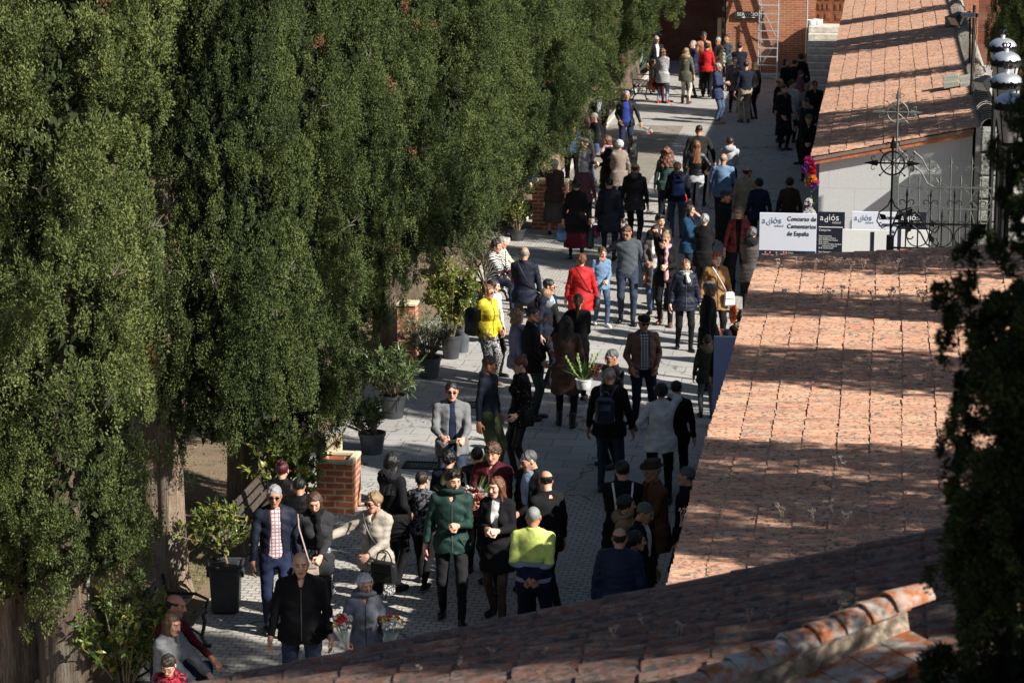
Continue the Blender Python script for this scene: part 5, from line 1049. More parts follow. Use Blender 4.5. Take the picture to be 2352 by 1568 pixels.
P(1097, 1027, 1.58, 160, 'dark haired person in black behind the flower arrangement', ('jacket', 'black', 'wool', -.12), ('trousers', 'black'), ('short', 'black'), ('down', 'down'))
PW['flowerboy'] = P(1131, 1019, 1.76, -14, 'young man with curly hair and maroon jacket carrying a large flower arrangement', ('puffer', 'maroon', 'nylon', -.12), ('trousers', 'black'), ('curlyshort', 'brown'), ('hold', 'hold'), .4, 1.0, 'm', None, (10, 8), 'light')
P(1219, 1033, 1.76, -50, 'grey haired man in dark suit jacket and pale striped shirt looking down', ('jacket', 'black', 'wool', -.16), ('trousers', 'black'), ('short', 'darkgrey'), ('down', 'belly'), .2, 1.05, 'm', ('sky', 'wool', .07, 'v'), (-10, 16), 'light')
P(1253, 1081, 1.74, -150, 'balding man in black jacket seen from behind, close behind the worker in yellow', ('jacket', 'black', 'wool', -.16), ('trousers', 'black'), ('fringe', 'black'), ('down', 'belly'), 0, 1.12, 'm', None, (-15, 10), 'light')
# --- shaded group at the foot of the roof
PW['strap'] = P(1430, 1057, 1.76, 176, 'man in black seen from behind with two white rucksack straps', ('coat', 'black', 'wool', -.36), ('trousers', 'black'), ('short', 'black'), ('belly', 'belly'), 0, 1.1)
P(1499, 1062, 1.70, -60, 'old man with brown felt hat and brown coat in the shade by the roof', ('coat', 'brownl', 'wool', -.3), ('trousers', 'brown'), ('fringe', 'grey'), ('down', 'belly'), 0, 1.1, 'm', None, (0, 0), 'tan', 'clear', cap=('fedora', 'brown'), lean=.03)
P(1575, 1072, 1.70, -100, 'grey haired man in black between the hat wearer and the roof edge', ('jacket', 'black', 'wool', -.2), ('trousers', 'black'), ('short', 'darkgrey'), ('down', 'down'), 0, 1.08)
P(1440, 1139, 1.58, 70, 'woman with short black hair and tan hooded coat in profile in the shade', ('coat', 'tan', 'wool', -.3), ('trousers', 'black'), ('volume', 'black'), ('down', 'belly'), 0, 1.05, 'f', None, (10, 4), 'light', hood=('tan', 'wool'))
P(1476, 1152, 1.66, 60, 'dark suited man with grey hair and white collar looking down in the shade', ('jacket', 'black', 'wool', -.16), ('trousers', 'black'), ('short', 'darkgrey'), ('down', 'down'), 0, 1.05, 'm', ('white', 'wool', .04, 'v'), (10, 16), 'tan')
P(1424, 1212, 1.68, 168, 'balding man in dark blue quilted jacket seen from behind, nearest in the shade', ('puffer', 'navyb', 'puffer', -.12), ('trousers', 'black'), ('fringe', 'black'), ('down', 'down'), 0, 1.18)
P(1463, 1220, 1.58, 95, 'dark haired woman with pearl earring beside the blue quilted jacket in the shade', ('jacket', 'black', 'wool', -.16), ('trousers', 'black'), ('volume', 'black'), ('down', 'belly'), 0, 1.05, 'f')
# --- middle of the slabs
PW['greyjacket'] = P(1037, 878, 1.78, 12, 'man with black hair and sunglasses in light grey jacket over navy jumper', ('jacket', 'grey', 'wool', -.16), ('trousers', 'jeansdark'), ('short', 'black'), ('hold', 'hold'), 0, 1.05, 'm', ('navyb', 'wool', .05), (0, 0), 'light', 'sun')
PW['olive'] = P(1124, 819, 1.76, 62, 'man in navy jumper with white collar and olive trousers facing right', ('jumper', 'navy', 'wool', -.06), ('wide', 'olive'), ('short', 'brown'), ('down', 'down'), .1, 1.0, 'm', None, (10, 6), 'tan')
P(1195, 820, 1.70, -75, 'woman with reddish hair up and studded black cardigan facing left', ('coat', 'black', 'dots', -.2, (.4, .4, .4)), ('trousers', 'soft', 'leather'), ('bun', 'auburn'), ('down', 'pocket'), 0, 1.08, 'f', None, (0, 4), 'pale', 'clear')
PW['yellow'] = P(1121, 655, 1.64, 55, 'woman in bright yellow quilted jacket and sunglasses', ('puffer', 'yellow', 'puffer', -.10), ('wide', 'black', 'print', (.5, .5, .5)), ('volume', 'chestnut'), ('pocket', 'pocket'), .1, 1.0, 'f', None, (5, 4), 'light', 'sun', ('boot', 'tan'))
P(1131, 641, 1.62, 40, 'woman with very long dark hair and white top behind the yellow jacket', ('jumper', 'white', 'wool', -.08), ('trousers', 'black'), ('long', 'dark'), ('down', 'down'), 0, .95, 'f', None, (30, 10), 'pale')
PW['bench'] = P(1140, 553, 1.64, 60, 'woman in black and white zebra striped coat seated on the far bench', ('coat', 'white', 'zebra', -.22, (.015, .015, .015)), ('trousers', 'navyb'), ('volume', 'dark'), ('lap', 'lap'), 0, 1.12, 'f', None, (0, 6), 'light', None, ('heel', 'black'), seat=.46)
P(1153, 545, 1.58, 78, 'person in cream jacket seated on the far bench behind the zebra coat', ('jacket', 'cream', 'wool', -.12), ('trousers', 'khaki'), ('short', 'grey'), ('lap', 'lap'), 0, 1.0, 'm', None, (0, 10), 'light', None, seat=.46)
PW['navybald'] = P(1205, 567, 1.74, 168, 'bald man from behind in navy jacket with a dark strap across his back, holding flowers', ('jacket', 'navy', 'nylon', -.18), ('trousers', 'brown'), ('fringe', 'grey'), ('down', 'hold'), 0, 1.1, 'm', None, (0, 2), 'tan')
P(1260, 641, 1.76, 62, 'dark haired man with sunglasses and pale blue shirt facing right behind the blond bob', ('jacket', 'navy', 'wool', -.16), ('trousers', 'navy'), ('short', 'black'), ('down', 'belly'), 0, 1.0, 'm', ('sky', 'wool', .06, 'v'), (15, 4), 'light', 'sun')
PW['bobbag'] = P(1255, 661, 1.62, 160, 'woman with blond bob and black hooded jacket from behind', ('jacket', 'soft', 'wool', -.12), ('trousers', 'black'), ('bob', 'dirtyblond'), ('down', 'belly'), 0, 1.05, 'f', None, (0, 0), 'light', hood=('grey', 'wool'))
PW['tweed'] = P(1189, 710, 1.66, 105, 'woman with wavy ash hair and lilac tweed jacket raising a pointing hand', ('jacket', 'lilac', 'tweed', -.16), ('trousers', 'navy'), ('wavybob', 'dirtyblond'), ('down', 'point'), 0, 1.02, 'f', None, (0, 0), 'light')
P(1224, 704, 1.76, 95, 'man with glasses and dark jacket over blue shirt beside the pointing woman', ('jacket', 'black', 'wool', -.2), ('trousers', 'darkgreen'), ('short', 'dark'), ('pocket', 'belly'), 0, 1.08, 'm', ('sky', 'wool', .05, 'v'), (-10, 0), 'tan', 'clear')
PW['redcoat'] = P(1335, 583, 1.62, 176, 'woman in bright red coat with dark strap seen from behind', ('coat', 'red', 'nylon', -.26), ('trousers', 'black'), ('volume', 'auburn'), ('down', 'down'), .1, 1.2, 'f')
PW['pony'] = P(1328, 675, 1.70, 170, 'woman with long brown ponytail and black tracksuit top with white sleeve stripes', ('jumper', 'black', 'wool', -.08), ('trousers', 'black'), ('ponytail', 'brown'), ('belly', 'out'), 0, .98, 'f')
P(1301, 726, 1.70, 178, 'woman with long dark hair and brown knee length coat seen from behind', ('coat', 'brown', 'wool', -.42), ('trousers', 'black'), ('long', 'black'), ('down', 'belly'), .3, 1.08, 'f', shoes=('boot', 'black'))
PW['palmman'] = P(1406, 802, 1.70, -55, 'man with grey hair and glasses in black jacket holding the palm flower arrangement', ('jacket', 'black', 'leather', -.16), ('trousers', 'black'), ('short', 'darkgrey'), ('down', 'hold'), 0, 1.12, 'm', None, (0, 4), 'tan', 'clear')
PW['pack'] = P(1401, 843, 1.76, 172, 'man with cropped grey hair and black jacket wearing a navy rucksack', ('jacket', 'black', 'wool', -.16), ('trousers', 'jeansdark'), ('stubble', 'grey'), ('down', 'down'), .2, 1.16, 'm', None, (0, 0), 'tan')
PW['leather'] = P(1479, 724, 1.74, 2, 'old man with black flat cap, brown leather jacket and checked shirt standing in the middle', ('jacket', 'brownl', 'leather', -.12), ('trousers', 'navy'), ('fringe', 'grey'), ('pocket', 'pocket'), 0, 1.12, 'm', ('navy', 'check', .09, (.6, .6, .6)), (4, 4), 'tan', 'sun', cap=('flatcap', 'black'))
PW['white'] = P(1519, 880, 1.66, 174, 'woman in white wool jacket from behind taking a picture', ('jacket', 'white', 'wool', -.18), ('trousers', 'black'), ('volume', 'black'), ('camera', (.20, -.24, -.22, 'relax')), 0, 1.2, 'f', None, (0, -4), 'light')
P(1543, 893, 1.6, 170, 'dark haired person almost hidden behind the white wool jacket', ('jacket', 'black', 'wool', -.16), ('trousers', 'black'), ('short', 'black'), ('down', 'down'), 0, 1.0, off=(.02, .5))
PW['denimboy'] = P(1382, 568, 1.42, 6, 'smiling boy in blue denim shirt with a small rucksack and white trainers', ('shirt', 'denim', 'denim', -.14), ('trousers', 'jeans'), ('short', 'brown'), ('down', 'belly'), .5, .95, 'm', None, (12, 8), 'light', shoes=('shoe', 'white'))
PW['greyzip'] = P(1442, 516, 1.80, -6, 'man in sunglasses and grey zipped jumper with an arm round the boy', ('jumper', 'slate', 'wool', -.08), ('trousers', 'jeansdark'), ('short', 'brown'), ('shoulder', 'down'), .4, 1.1, 'm', None, (-14, 20), 'tan', 'sun')
P(1506, 517, 1.68, -4, 'woman with straight dark hair, sunglasses and open taupe coat beside the woman on the phone', ('coat', 'greybrown', 'wool', -.4), ('trousers', 'jeans'), ('bob', 'dark'), ('hold', 'down'), .4, 1.0, 'f', ('white', 'wool', .06), (0, 4), 'light', 'sun')
PW['phone'] = P(1530, 534, 1.68, -10, 'woman with sunglasses and pale pink scarf speaking on a phone', ('jacket', 'black', 'wool', -.14), ('trousers', 'black'), ('bun', 'dirtyblond'), ('phone', 'chest'), .3, 1.0, 'f', None, (-6, 8), 'light', 'sun', ('boot', 'boot'), scarf=('pink', 'wool', .55))
P(1509, 505, 1.76, 20, 'dark haired man mostly hidden behind the woman in taupe coat', ('jacket', 'soft', 'wool', -.16), ('trousers', 'soft'), ('quiff', 'dark'), ('down', 'down'), .2, 1.0, 'm', None, (10, 5), 'light', off=(0, .6))
PW['puffer'] = P(1574, 597, 1.56, 14, 'short haired woman in black quilted jacket and white neckerchief walking towards the camera', ('puffer', 'navy', 'puffer', -.18), ('trousers', 'black'), ('volume', 'chestnut'), ('down', 'down'), .5, 1.1, 'f', None, (22, 0), 'pale', hood=('furgrey', 'fur'), scarf=('white', 'wool', .1))
PW['orange'] = P(1646, 580, 1.64, 16, 'woman with short orange hair and mustard brown coat with white shoulder bag', ('coat', 'camel', 'wool', -.26), ('trousers', 'black'), ('volume', 'red'), ('down', 'down'), .4, 1.14, 'f', None, (12, 4), 'pale')
P(1631, 646, 1.76, 84, 'dark suited man with glasses in profile facing right, in front of the orange haired woman', ('coat', 'black', 'wool', -.28), ('trousers', 'black'), ('short', 'darkgrey'), ('down', 'pocket'), 0, 1.04, 'm', ('sky', 'wool', .05, 'v'), (0, 4), 'dark', 'clear')
P(1706, 712, 1.60, 160, 'woman with dark curly hair and maroon coat with fur collar behind the roof edge', ('coat', 'maroon', 'wool', -.2), ('trousers', 'black'), ('wavybob', 'black'), ('down', 'down'), 0, 1.0, 'f', hood=('furtan', 'fur'))
P(1670, 756, 1.50, 170, 'grey haired person whose head shows just above the blue panel', ('jacket', 'soft', 'wool', -.2), ('trousers', 'black'), ('short', 'darkgrey'), ('down', 'down'), 0, 1.0)
PW['parka'] = P(1625, 770, 1.28, 176, 'child in olive green parka with fur trimmed hood beside the blue panel', ('coat', 'olive', 'wool', -.22), ('trousers', 'grey'), ('short', 'brown'), ('down', 'down'), .1, 1.0, 'm', hood=('furtan', 'fur'))
# --- upper middle
P(1376, 206, 1.74, 12, 'man with sunglasses, black jacket and grey printed t shirt by the wide trunk', ('jacket', 'black', 'wool', -.16), ('trousers', 'grey'), ('short', 'black'), ('pocket', 'pocket'), 0, 1.0, 'm', ('bluegrey', 'print', .06, (.5, .5, .55)), (0, 0), 'tan', 'sun')
PW['blue'] = P(1439, 209, 1.76, 6, 'smiling man in royal blue jumper and black bomber jacket holding red and white flowers down', ('jacket', 'black', 'nylon', -.12), ('trousers', 'navyb'), ('short', 'grey'), ('pocket', (.34, -.12, -.52, 'grip')), 0, 1.12, 'm', ('royal', 'wool', .09), (0, 0), 'tan')
P(1364, 259, 1.72, -80, 'man with cropped grey hair, black jumper and red checked collar in profile', ('jumper', 'black', 'wool', -.06), ('trousers', 'jeans'), ('stubble', 'grey'), ('down', 'chest'), .1, 1.0, 'm', None, (0, 4), 'tan', 'sun')
P(1314, 275, 1.70, 172, 'girl with very long blond hair and blue denim jacket', ('jacket', 'denim', 'denim', -.04), ('trousers', 'black'), ('long', 'blond'), ('down', 'down'), .2, .95, 'f')
P(1336, 277, 1.64, 140, 'woman with wavy ginger blond hair beside the long haired girl in denim', ('jacket', 'beige', 'wool', -.12), ('trousers', 'jeansdark'), ('curly', 'chestnut'), ('down', 'down'), 0, 1.0, 'f', off=(.02, .4))
P(1340, 316, 1.70, 70, 'old man with grey flat cap and dark waxed coat facing right', ('coat', 'soft', 'leather', -.24), ('trousers', 'black'), ('fringe', 'white'), ('down', 'chest'), 0, 1.14, 'm', None, (0, 4), 'light', 'clear', cap=('flatcap', 'oliveg'))
P(1395, 312, 1.66, -70, 'woman with straight chestnut hair, pink scarf and black coat', ('coat', 'black', 'wool', -.34), ('trousers', 'black'), ('bob', 'chestnut'), ('down', 'belly'), 0, 1.0, 'f', None, (0, 4), 'light', scarf=('pink', 'wool', .12))
P(1422, 323, 1.60, -165, 'woman with curly white hair and black and cream houndstooth coat', ('coat', 'brown', 'houndstooth', -.34, (.35, .3, .25)), ('trousers', 'black'), ('curlyshort', 'white'), ('down', 'belly'), 0, 1.06, 'f')
P(1451, 311, 1.66, -120, 'woman with long black hair and shiny black leather jacket', ('jacket', 'black', 'leather', -.12), ('trousers', 'black'), ('long', 'black'), ('down', 'chest'), 0, .98, 'f')
P(1226, 335, 1.64, 70, 'grey haired woman in navy quilted coat at the edge of the cypresses', ('puffer', 'navyb', 'puffer', -.34), ('trousers', 'black'), ('volume', 'darkgrey'), ('down', 'belly'), 0, 1.05, 'f', None, (0, 0), 'light', 'clear')
P(1274, 367, 1.62, 168, 'white haired woman in brown quilted jacket and grey brown skirt at the upper brick fountain', ('puffer', 'brown', 'puffer', -.18), ('longskirt', 'greybrown', 'wool', None, 'bareleg'), ('volume', 'white'), ('belly', 'belly'), 0, 1.12, 'f')
P(1341, 371, 1.62, 172, 'woman with silver bob and burgundy tweed jacket', ('jacket', 'burg', 'tweed', -.16), ('trousers', 'black'), ('bob', 'white'), ('down', 'down'), 0, 1.06, 'f')
PW['bags'] = P(1324, 413, 1.66, 178, 'woman all in black walking away with a shopping bag in her left hand', ('coat', 'black', 'wool', -.34), ('longskirt', 'maroon'), ('volume', 'black'), ('carry', 'carry'), .7, 1.12, 'f')
PW['bags2'] = P(1400, 409, 1.68, 176, 'person in long dark navy quilted coat walking away between two bags', ('puffer', 'navy', 'puffer', -.36), ('trousers', 'jeansdark'), ('short', 'black'), ('carry', 'carry'), .5, 1.15, 'f')
P(1459, 375, 1.76, 168, 'balding man from behind in black hooded rain jacket and black trousers', ('jacket', 'soft', 'nylon', -.20), ('trousers', 'soft'), ('fringe', 'dark'), ('down', 'down'), .5, 1.06, 'm', None, (-20, 0), 'tan', hood=('soft', 'nylon'))
PW['plaid'] = P(1532, 339, 1.70, 178, 'woman with big curly brown hair and dark green plaid jacket with red handbags', ('jacket', 'darkgreen', 'check', -.18, (.05, .12, .10)), ('wide', 'navy'), ('curly', 'auburn'), ('carry', 'down'), .3, 1.05, 'f', shoes=('heel', 'tan'))
PW['bluepack'] = P(1556, 373, 1.62, 176, 'woman with blond crop, navy coat with fur hood and bright blue rucksack', ('puffer', 'navy', 'nylon', -.10), ('trousers', 'jeans'), ('volume', 'dirtyblond'), ('down', 'down'), .2, 1.06, 'f', hood=('furblack', 'fur'))
P(1599, 323, 1.74, 178, 'girl with waist long auburn hair, glossy black jacket and pale grey trousers', ('jacket', 'black', 'leather', -.0), ('trousers', 'lightgrey'), ('long', 'chestnut'), ('hip', 'down'), .5, 1.0, 'f', shoes=('heel', 'black'))
P(1604, 291, 1.86, 178, 'big man in dark plaid jacket from behind with cropped black hair', ('jacket', 'soft', 'check', -.12, (.03, .03, .02)), ('trousers', 'black'), ('stubble', 'black'), ((.30, -.03, -.5, 'relax'), (.30, -.03, -.5, 'relax')), 0, 1.25, 'm', None, (0, 4), 'tan', off=(0, .3))
P(1677, 316, 1.62, 165, 'boy in pale grey hooded sweatshirt seen from behind', ('jumper', 'lightgrey', 'wool', -.06), ('trousers', 'black'), ('quiff', 'dark'), ('belly', 'down'), .2, .98, 'm', hood=('lightgrey', 'wool'))
P(1662, 353, 1.74, 170, 'bald man in pale blue denim shirt seen from behind', ('shirt', 'denim', 'denim', -.14), ('trousers', 'jeansdark'), ('fringe', 'grey'), ('down', 'down'), .2, 1.18, 'm', None, (-15, 0), 'tan', 'sun')
P(1715, 383, 1.72, 165, 'bald man in brown suit jacket with sunglasses seen from behind', ('jacket', 'khaki', 'wool', -.16), ('trousers', 'soft'), ('fringe', 'dark'), ('down', 'down'), .2, 1.08, 'm', None, (-35, 0), 'tan', 'sun')
P(1744, 410, 1.60, 178, 'dark haired person in navy jacket walking in the shade beside the brown suit', ('jacket', 'navyb', 'wool', -.14), ('trousers', 'black'), ('volume', 'black'), ('down', 'down'), .2, 1.08, 'f')
P(1666, 437, 1.78, 80, 'dark haired man in black open jacket in profile behind the white haired woman', ('jacket', 'black', 'wool', -.16), ('trousers', 'soft'), ('short', 'dark'), ('pocket', 'belly'), 0, 1.1, 'm', ('soft', 'wool', .05), (0, 6), 'tan')
P(1583, 469, 1.68, 70, 'woman in teal blue coat resting a hand on her cheek', ('jacket', 'teal', 'wool', -.18), ('trousers', 'navy'), ('long', 'black'), ('belly', 'face'), 0, 1.05, 'f', None, (15, 8), 'light')
P(1619, 492, 1.62, 170, 'white haired woman in black coat in front of the teal coat', ('coat', 'black', 'wool', -.28), ('trousers', 'black'), ('volume', 'grey'), ('belly', 'belly'), 0, 1.15, 'f')
P(1698, 475, 1.66, -4, 'woman with silver bob, glasses and dark red biker jacket in the shade', ('jacket', 'redd', 'leather', -.12), ('trousers', 'black'), ('bob', 'dirtyblond'), ('down', 'out'), .4, 1.0, 'f', ('black', 'wool', .05), (0, 4), 'light', 'clear')
P(1728, 522, 1.62, 176, 'grey haired woman in taupe quilted coat standing beside the large white panel', ('puffer', 'greybrown', 'puffer', -.28), ('trousers', 'black'), ('volume', 'darkgrey'), ('belly', 'belly'), .1, 1.1, 'f', hood=('furblack', 'fur'))
P(1814, 408, 1.60, 178, 'dark figure in brown coat walking in the shade near the corner flowers', ('coat', 'brown', 'wool', -.28), ('trousers', 'black'), ('volume', 'dark'), ('down', 'down'), .2, 1.1, 'f')
# --- shaded queue by the stairs
P(1790, 184, 1.74, 60, 'bald man with glasses in black at the left of the shaded queue', ('jacket', 'black', 'wool', -.16), ('trousers', 'black'), ('fringe', 'dark'), ('down', 'down'), 0, 1.05, 'm', None, (0, 0), 'tan', 'clear', off=(0, .4))
P(1802, 195, 1.74, 40, 'young man in long black coat with fur trimmed hood in the shaded queue', ('coat', 'black', 'wool', -.55), ('trousers', 'black'), ('short', 'dark'), ('pocket', 'pocket'), .1, 1.05, 'm', None, (0, 6), 'light', hood=('furtan', 'fur'))
P(1806, 135, 1.66, 60, 'woman with long black hair and fur collar below the stair post', ('coat', 'black', 'wool', -.3), ('trousers', 'black'), ('long', 'black'), ('down', 'belly'), 0, 1.05, 'f', hood=('furgrey', 'fur'))
P(1841, 124, 1.68, 150, 'woman in dark coat with a pale strap at the foot of the stairs', ('coat', 'black', 'wool', -.3), ('trousers', 'black'), ('curlyshort', 'black'), ('down', 'belly'), 0, 1.1, 'f')
P(1825, 140, 1.6, 120, 'dark haired person between the two women at the foot of the stairs', ('jacket', 'black', 'wool', -.2), ('trousers', 'black'), ('short', 'black'), ('down', 'down'), off=(0, .4))
P(1839, 164, 1.25, 100, 'small child with pink bobble hat and pink coat in the shaded queue', ('puffer', 'pinkd', 'puffer', -.2), ('trousers', 'black'), ('short', 'dark'), ('down', 'belly'), 0, 1.1, 'f', None, (0, 0), 'light', cap=('beanie', 'pinkd'), zlift=.25)
P(1854, 192, 1.64, 175, 'woman with blond ponytail in grey top in the shaded queue', ('jacket', 'grey', 'wool', -.14), ('trousers', 'black'), ('ponytail', 'dirtyblond'), ('down', 'down'), 0, 1.0, 'f')
P(1872, 186, 1.74, 20, 'man with sunglasses in black in the shaded queue next to the roof', ('jacket', 'black', 'wool', -.16), ('trousers', 'black'), ('short', 'black'), ('down', 'down'), 0, 1.1, 'm', None, (0, 0), 'tan', 'sun')
P(1852, 226, 1.70, -50, 'man in black coat with grey fur hood in front of the shaded queue', ('coat', 'black', 'wool', -.34), ('trousers', 'black'), ('short', 'dark'), ('pocket', 'pocket'), 0, 1.1, 'm', None, (0, 0), 'tan', hood=('furgrey', 'fur'))
P(1858, 265, 1.60, -12, 'old woman with short curly hair in black facing the camera, lowest of the shaded queue', ('coat', 'black', 'wool', -.3), ('trousers', 'black'), ('curlyshort', 'darkgrey'), ('belly', 'belly'), 0, 1.05, 'f', None, (0, 0), 'light')
P(1818, 186, 1.70, 150, 'young man in pale jacket partly hidden by the long black coat', ('jacket', 'lightgrey', 'wool', -.3), ('trousers', 'black'), ('short', 'dark'), ('down', 'down'), 0, .98, 'm', None, (-60, 0), 'light', off=(0, .25))
# --- far group by the brick wall
P(1508, 83, 1.76, 20, 'grey haired man with sunglasses and black coat in the shade of the dark brick wall', ('coat', 'black', 'wool', -.2), ('trousers', 'black'), ('short', 'grey'), ('down', 'down'), 0, 1.15, 'm', ('white', 'wool', .04, 'v'), (0, 0), 'tan', 'sun')
PW['checkcoat'] = P(1523, 112, 1.66, 150, 'woman with wavy ginger hair, black and white checked coat and red shoes', ('coat', 'black', 'houndstooth', -.30, (.6, .6, .6)), ('trousers', 'jeanslight'), ('wavybob', 'chestnut'), ('belly', 'down'), 0, 1.08, 'f', shoes=('shoe', 'red'))
P(1502, 139, 1.62, 60, 'woman in rust red coat seated on the bench by the agave', ('coat', 'rust', 'wool', -.2), ('trousers', 'maroon'), ('volume', 'chestnut'), ('lap', 'lap'), 0, 1.1, 'f', seat=.46)
P(1576, 110, 1.70, 160, 'woman in khaki parka with golden fur hood and cream trousers', ('coat', 'oliveg', 'wool', -.26), ('trousers', 'cream'), ('longwavy', 'dirtyblond'), ('down', 'belly'), .3, 1.05, 'f', shoes=('boot', 'brown'), hood=('furtan', 'fur'))
P(1591, 94, 1.76, -60, 'grey haired man in navy jacket and jeans looking left', ('jacket', 'navyb', 'nylon', -.14), ('trousers', 'jeansdark'), ('short', 'grey'), ('down', 'belly'), 0, 1.1, 'm', None, (-10, 0), 'pale')
P(1617, 75, 1.80, 10, 'bearded man with sunglasses and tan leather jacket behind the red jacket', ('jacket', 'rust', 'leather', -.12), ('trousers', 'soft'), ('curlyshort', 'dark'), ('down', 'down'), 0, 1.05, 'm', ('navy', 'wool', .05), (0, 0), 'tan', 'sun')
P(1624, 99, 1.68, 172, 'woman in bright red jacket and black trousers seen from behind', ('jacket', 'red', 'wool', -.14), ('wide', 'black'), ('volume', 'dark'), ('down', 'down'), .3, 1.06, 'f')
P(1649, 86, 1.72, -60, 'grey haired man with sunglasses and dark brown jacket near the cream pier', ('jacket', 'brown', 'wool', -.14), ('trousers', 'black'), ('short', 'grey'), ('down', 'belly'), 0, 1.05, 'm', ('grey', 'wool', .04), (0, 0), 'tan', 'sun')
PW['coatarm'] = P(1669, 80, 1.78, -30, 'man in grey jumper with a folded pale green jacket over his arm', ('jumper', 'slate', 'wool', -.06), ('trousers', 'darkgreen'), ('short', 'dark'), ('belly', 'belly'), 0, 1.05, 'm', None, (-10, 0), 'tan')
P(1699, 99, 1.78, 176, 'broad man in black jumper with back to the camera before the orange brick wall', ('jumper', 'navy', 'wool', -.06), ('trousers', 'black'), ('short', 'black'), ('belly', 'belly'), 0, 1.2)
P(1688, 133, 1.62, 6, 'woman with short ginger hair, glasses and taupe quilted jacket', ('puffer', 'greybrown', 'puffer', -.26), ('trousers', 'black'), ('volume', 'chestnut'), ('down', 'down'), 0, 1.08, 'f', None, (0, 0), 'pale', 'clear')
P(1650, 145, 1.74, 60, 'grey haired man with glasses in dark denim coat, blue jeans and tan boots', ('coat', 'navyb', 'denim', -.24), ('trousers', 'jeans'), ('short', 'grey'), ('chest', 'chest'), 0, 1.0, 'm', None, (5, 4), 'tan', 'clear', ('shoe', 'tan'))
P(1713, 141, 1.76, -165, 'man in navy jumper and khaki trousers with back to the camera', ('jumper', 'navy', 'wool', -.04), ('wide', 'khaki'), ('short', 'dark'), ('belly', 'down'), .1, 1.14, 'm', None, (-20, 0), 'tan')
PW['greyblond'] = P(1728, 144, 1.66, -140, 'woman with ash blond bob in black beside the khaki trousers', ('jacket', 'black', 'wool', -.16), ('trousers', 'black'), ('bob', 'dirtyblond'), ('down', 'down'), 0, .98, 'f', off=(.05, .2))
# --- bottom left, seated
P(400, 1367, 1.72, 75, 'balding man in dark red jumper seated at the bottom left with hands on his knees', ('jumper', 'maroon', 'wool', -.04), ('trousers', 'navyb'), ('fringe', 'black'), ('knee', 'knee'), 0, 1.05, 'm', None, (0, 8), 'tan', None, seat=.46, lean=.10)
P(393, 1410, 1.62, 70, 'person with brown hair and pale grey jacket seated beside the dark red jumper', ('puffer', 'grey', 'nylon', -.1), ('trousers', 'navy'), ('bob', 'brown'), ('knee', 'knee'), 0, 1.0, 'f', None, (0, 8), 'light', None, seat=.46, lean=.06)
P(389, 1501, 1.30, 4, 'boy with glasses, navy and red top at the very bottom of the frame looking down', ('jumper', 'navy', 'camo', -.06, (.45, .02, .03)), ('trousers', 'jeans'), ('quiff', 'dark'), ('belly', 'belly'), 0, 1.0, 'm', None, (0, 22), 'light', 'clear')
# ---------------------------------------------------------------- things people carry
def boxbag(name, loc, rz, d, m, label, cat='handbag', handle=.12, strap=None, mets=None, flap=True, group=None):
    e = empty(name, loc, rz); b = MB(); b.box((0, 0, -d[2]/2), d, bev=min(d)*.28, taper=.12); b.build('body', m, e, smooth=True)
    if flap: b = MB(); b.box((0, -d[1]/2-.004, -d[2]*.25), (d[0]*.8, .012, d[2]*.42), bev=.005); b.build('flap', m, e)
    if handle: b = MB(); b.tube([(d[0]*.3*math.cos(t), 0, -.01+handle*math.sin(t)) for t in np.linspace(0, PI, 9)], .008, 6); b.build('handle', m, e, smooth=True)
    if strap:
        Mi = Matrix.Rotation(-rz, 3, 'Z'); b = MB(); b.tube([Mi @ (Vector(p)-Vector(loc)) for p in strap], .010, 6); b.build('strap', m, e, smooth=True)
    tag(e, label, cat, group); return e
def strapline(p, k, front=True):
    """shoulder (k = -1 left, 1 right of the wearer) across the chest to the other hip"""
    W_, pel, fat = p['W'], p['pel'], p['fat']; sgn = -1 if front else 1; pts = []
    for t in np.linspace(0, 1, 9):
        x = k*(.10-.32*t); z = pel+.53-.55*t; y = sgn*(.045+.14*math.sin(PI*min(1, t*1.0+.12))**.6*fat); pts.append(W_((x, y if t < .97 else y*.4, z)))
    return pts
M_BLK = simple('black_leather', (.012, .012, .013), .35, 0, 30, .3, .4, .004); M_BEI = simple('beige_leather', (.36, .28, .23), .5, 0, 30, .1, .4, .004); M_WHB = simple('white_leather', (.62, .62, .6), .5, 0, 30, .08, .2)
M_REDL = simple('red_leather', (.42, .01, .015), .3, 0, 30, .15, .2); M_BLUEB = simple('blue_leather', (.02, .04, .16), .35, 0, 30, .2, .3)
p = PW['scarf']; h = p['hip'][0]; w = p['W']((-.10, -.27, p['pel']+.02)); boxbag('handbag', w, p['rot'], (.24, .09, .19), M_BEI, 'quilted beige handbag held by the woman with black fur scarf', handle=.0, strap=[p['W']((-.2, .0, p['pel']+.5)), p['W']((-.2, -.13, p['pel']+.38)), w+Vector((0, 0, 0))])
p = PW['beige']; w = p['W']((.24, -.2, p['pel']-.0)); boxbag('handbag', w, p['rot'], (.34, .12, .26), M_BLK, 'large black leather handbag on the woman in beige quilted jacket', handle=.14, strap=strapline(p, -1)[:-1]+[w])
p = PW['orange']; w = p['W']((.20, -.20, p['pel']+.08)); boxbag('handbag', w, p['rot'], (.19, .08, .24), M_WHB, 'white shoulder bag across the mustard brown coat', handle=0, strap=strapline(p, -1)[:-1]+[w])
p = PW['redcoat']; b = MB(); M = None; st = strapline(p, 1, False); b.tube(st, .011, 6); w = p['W']((-.29, .02, p['pel']-.02)); boxbag('handbag', w, p['rot'], (.10, .2, .2), M_BLK, 'small dark bag on a strap at the hip of the red coat', handle=0, strap=strapline(p, 1, False)[:-1]+[w])
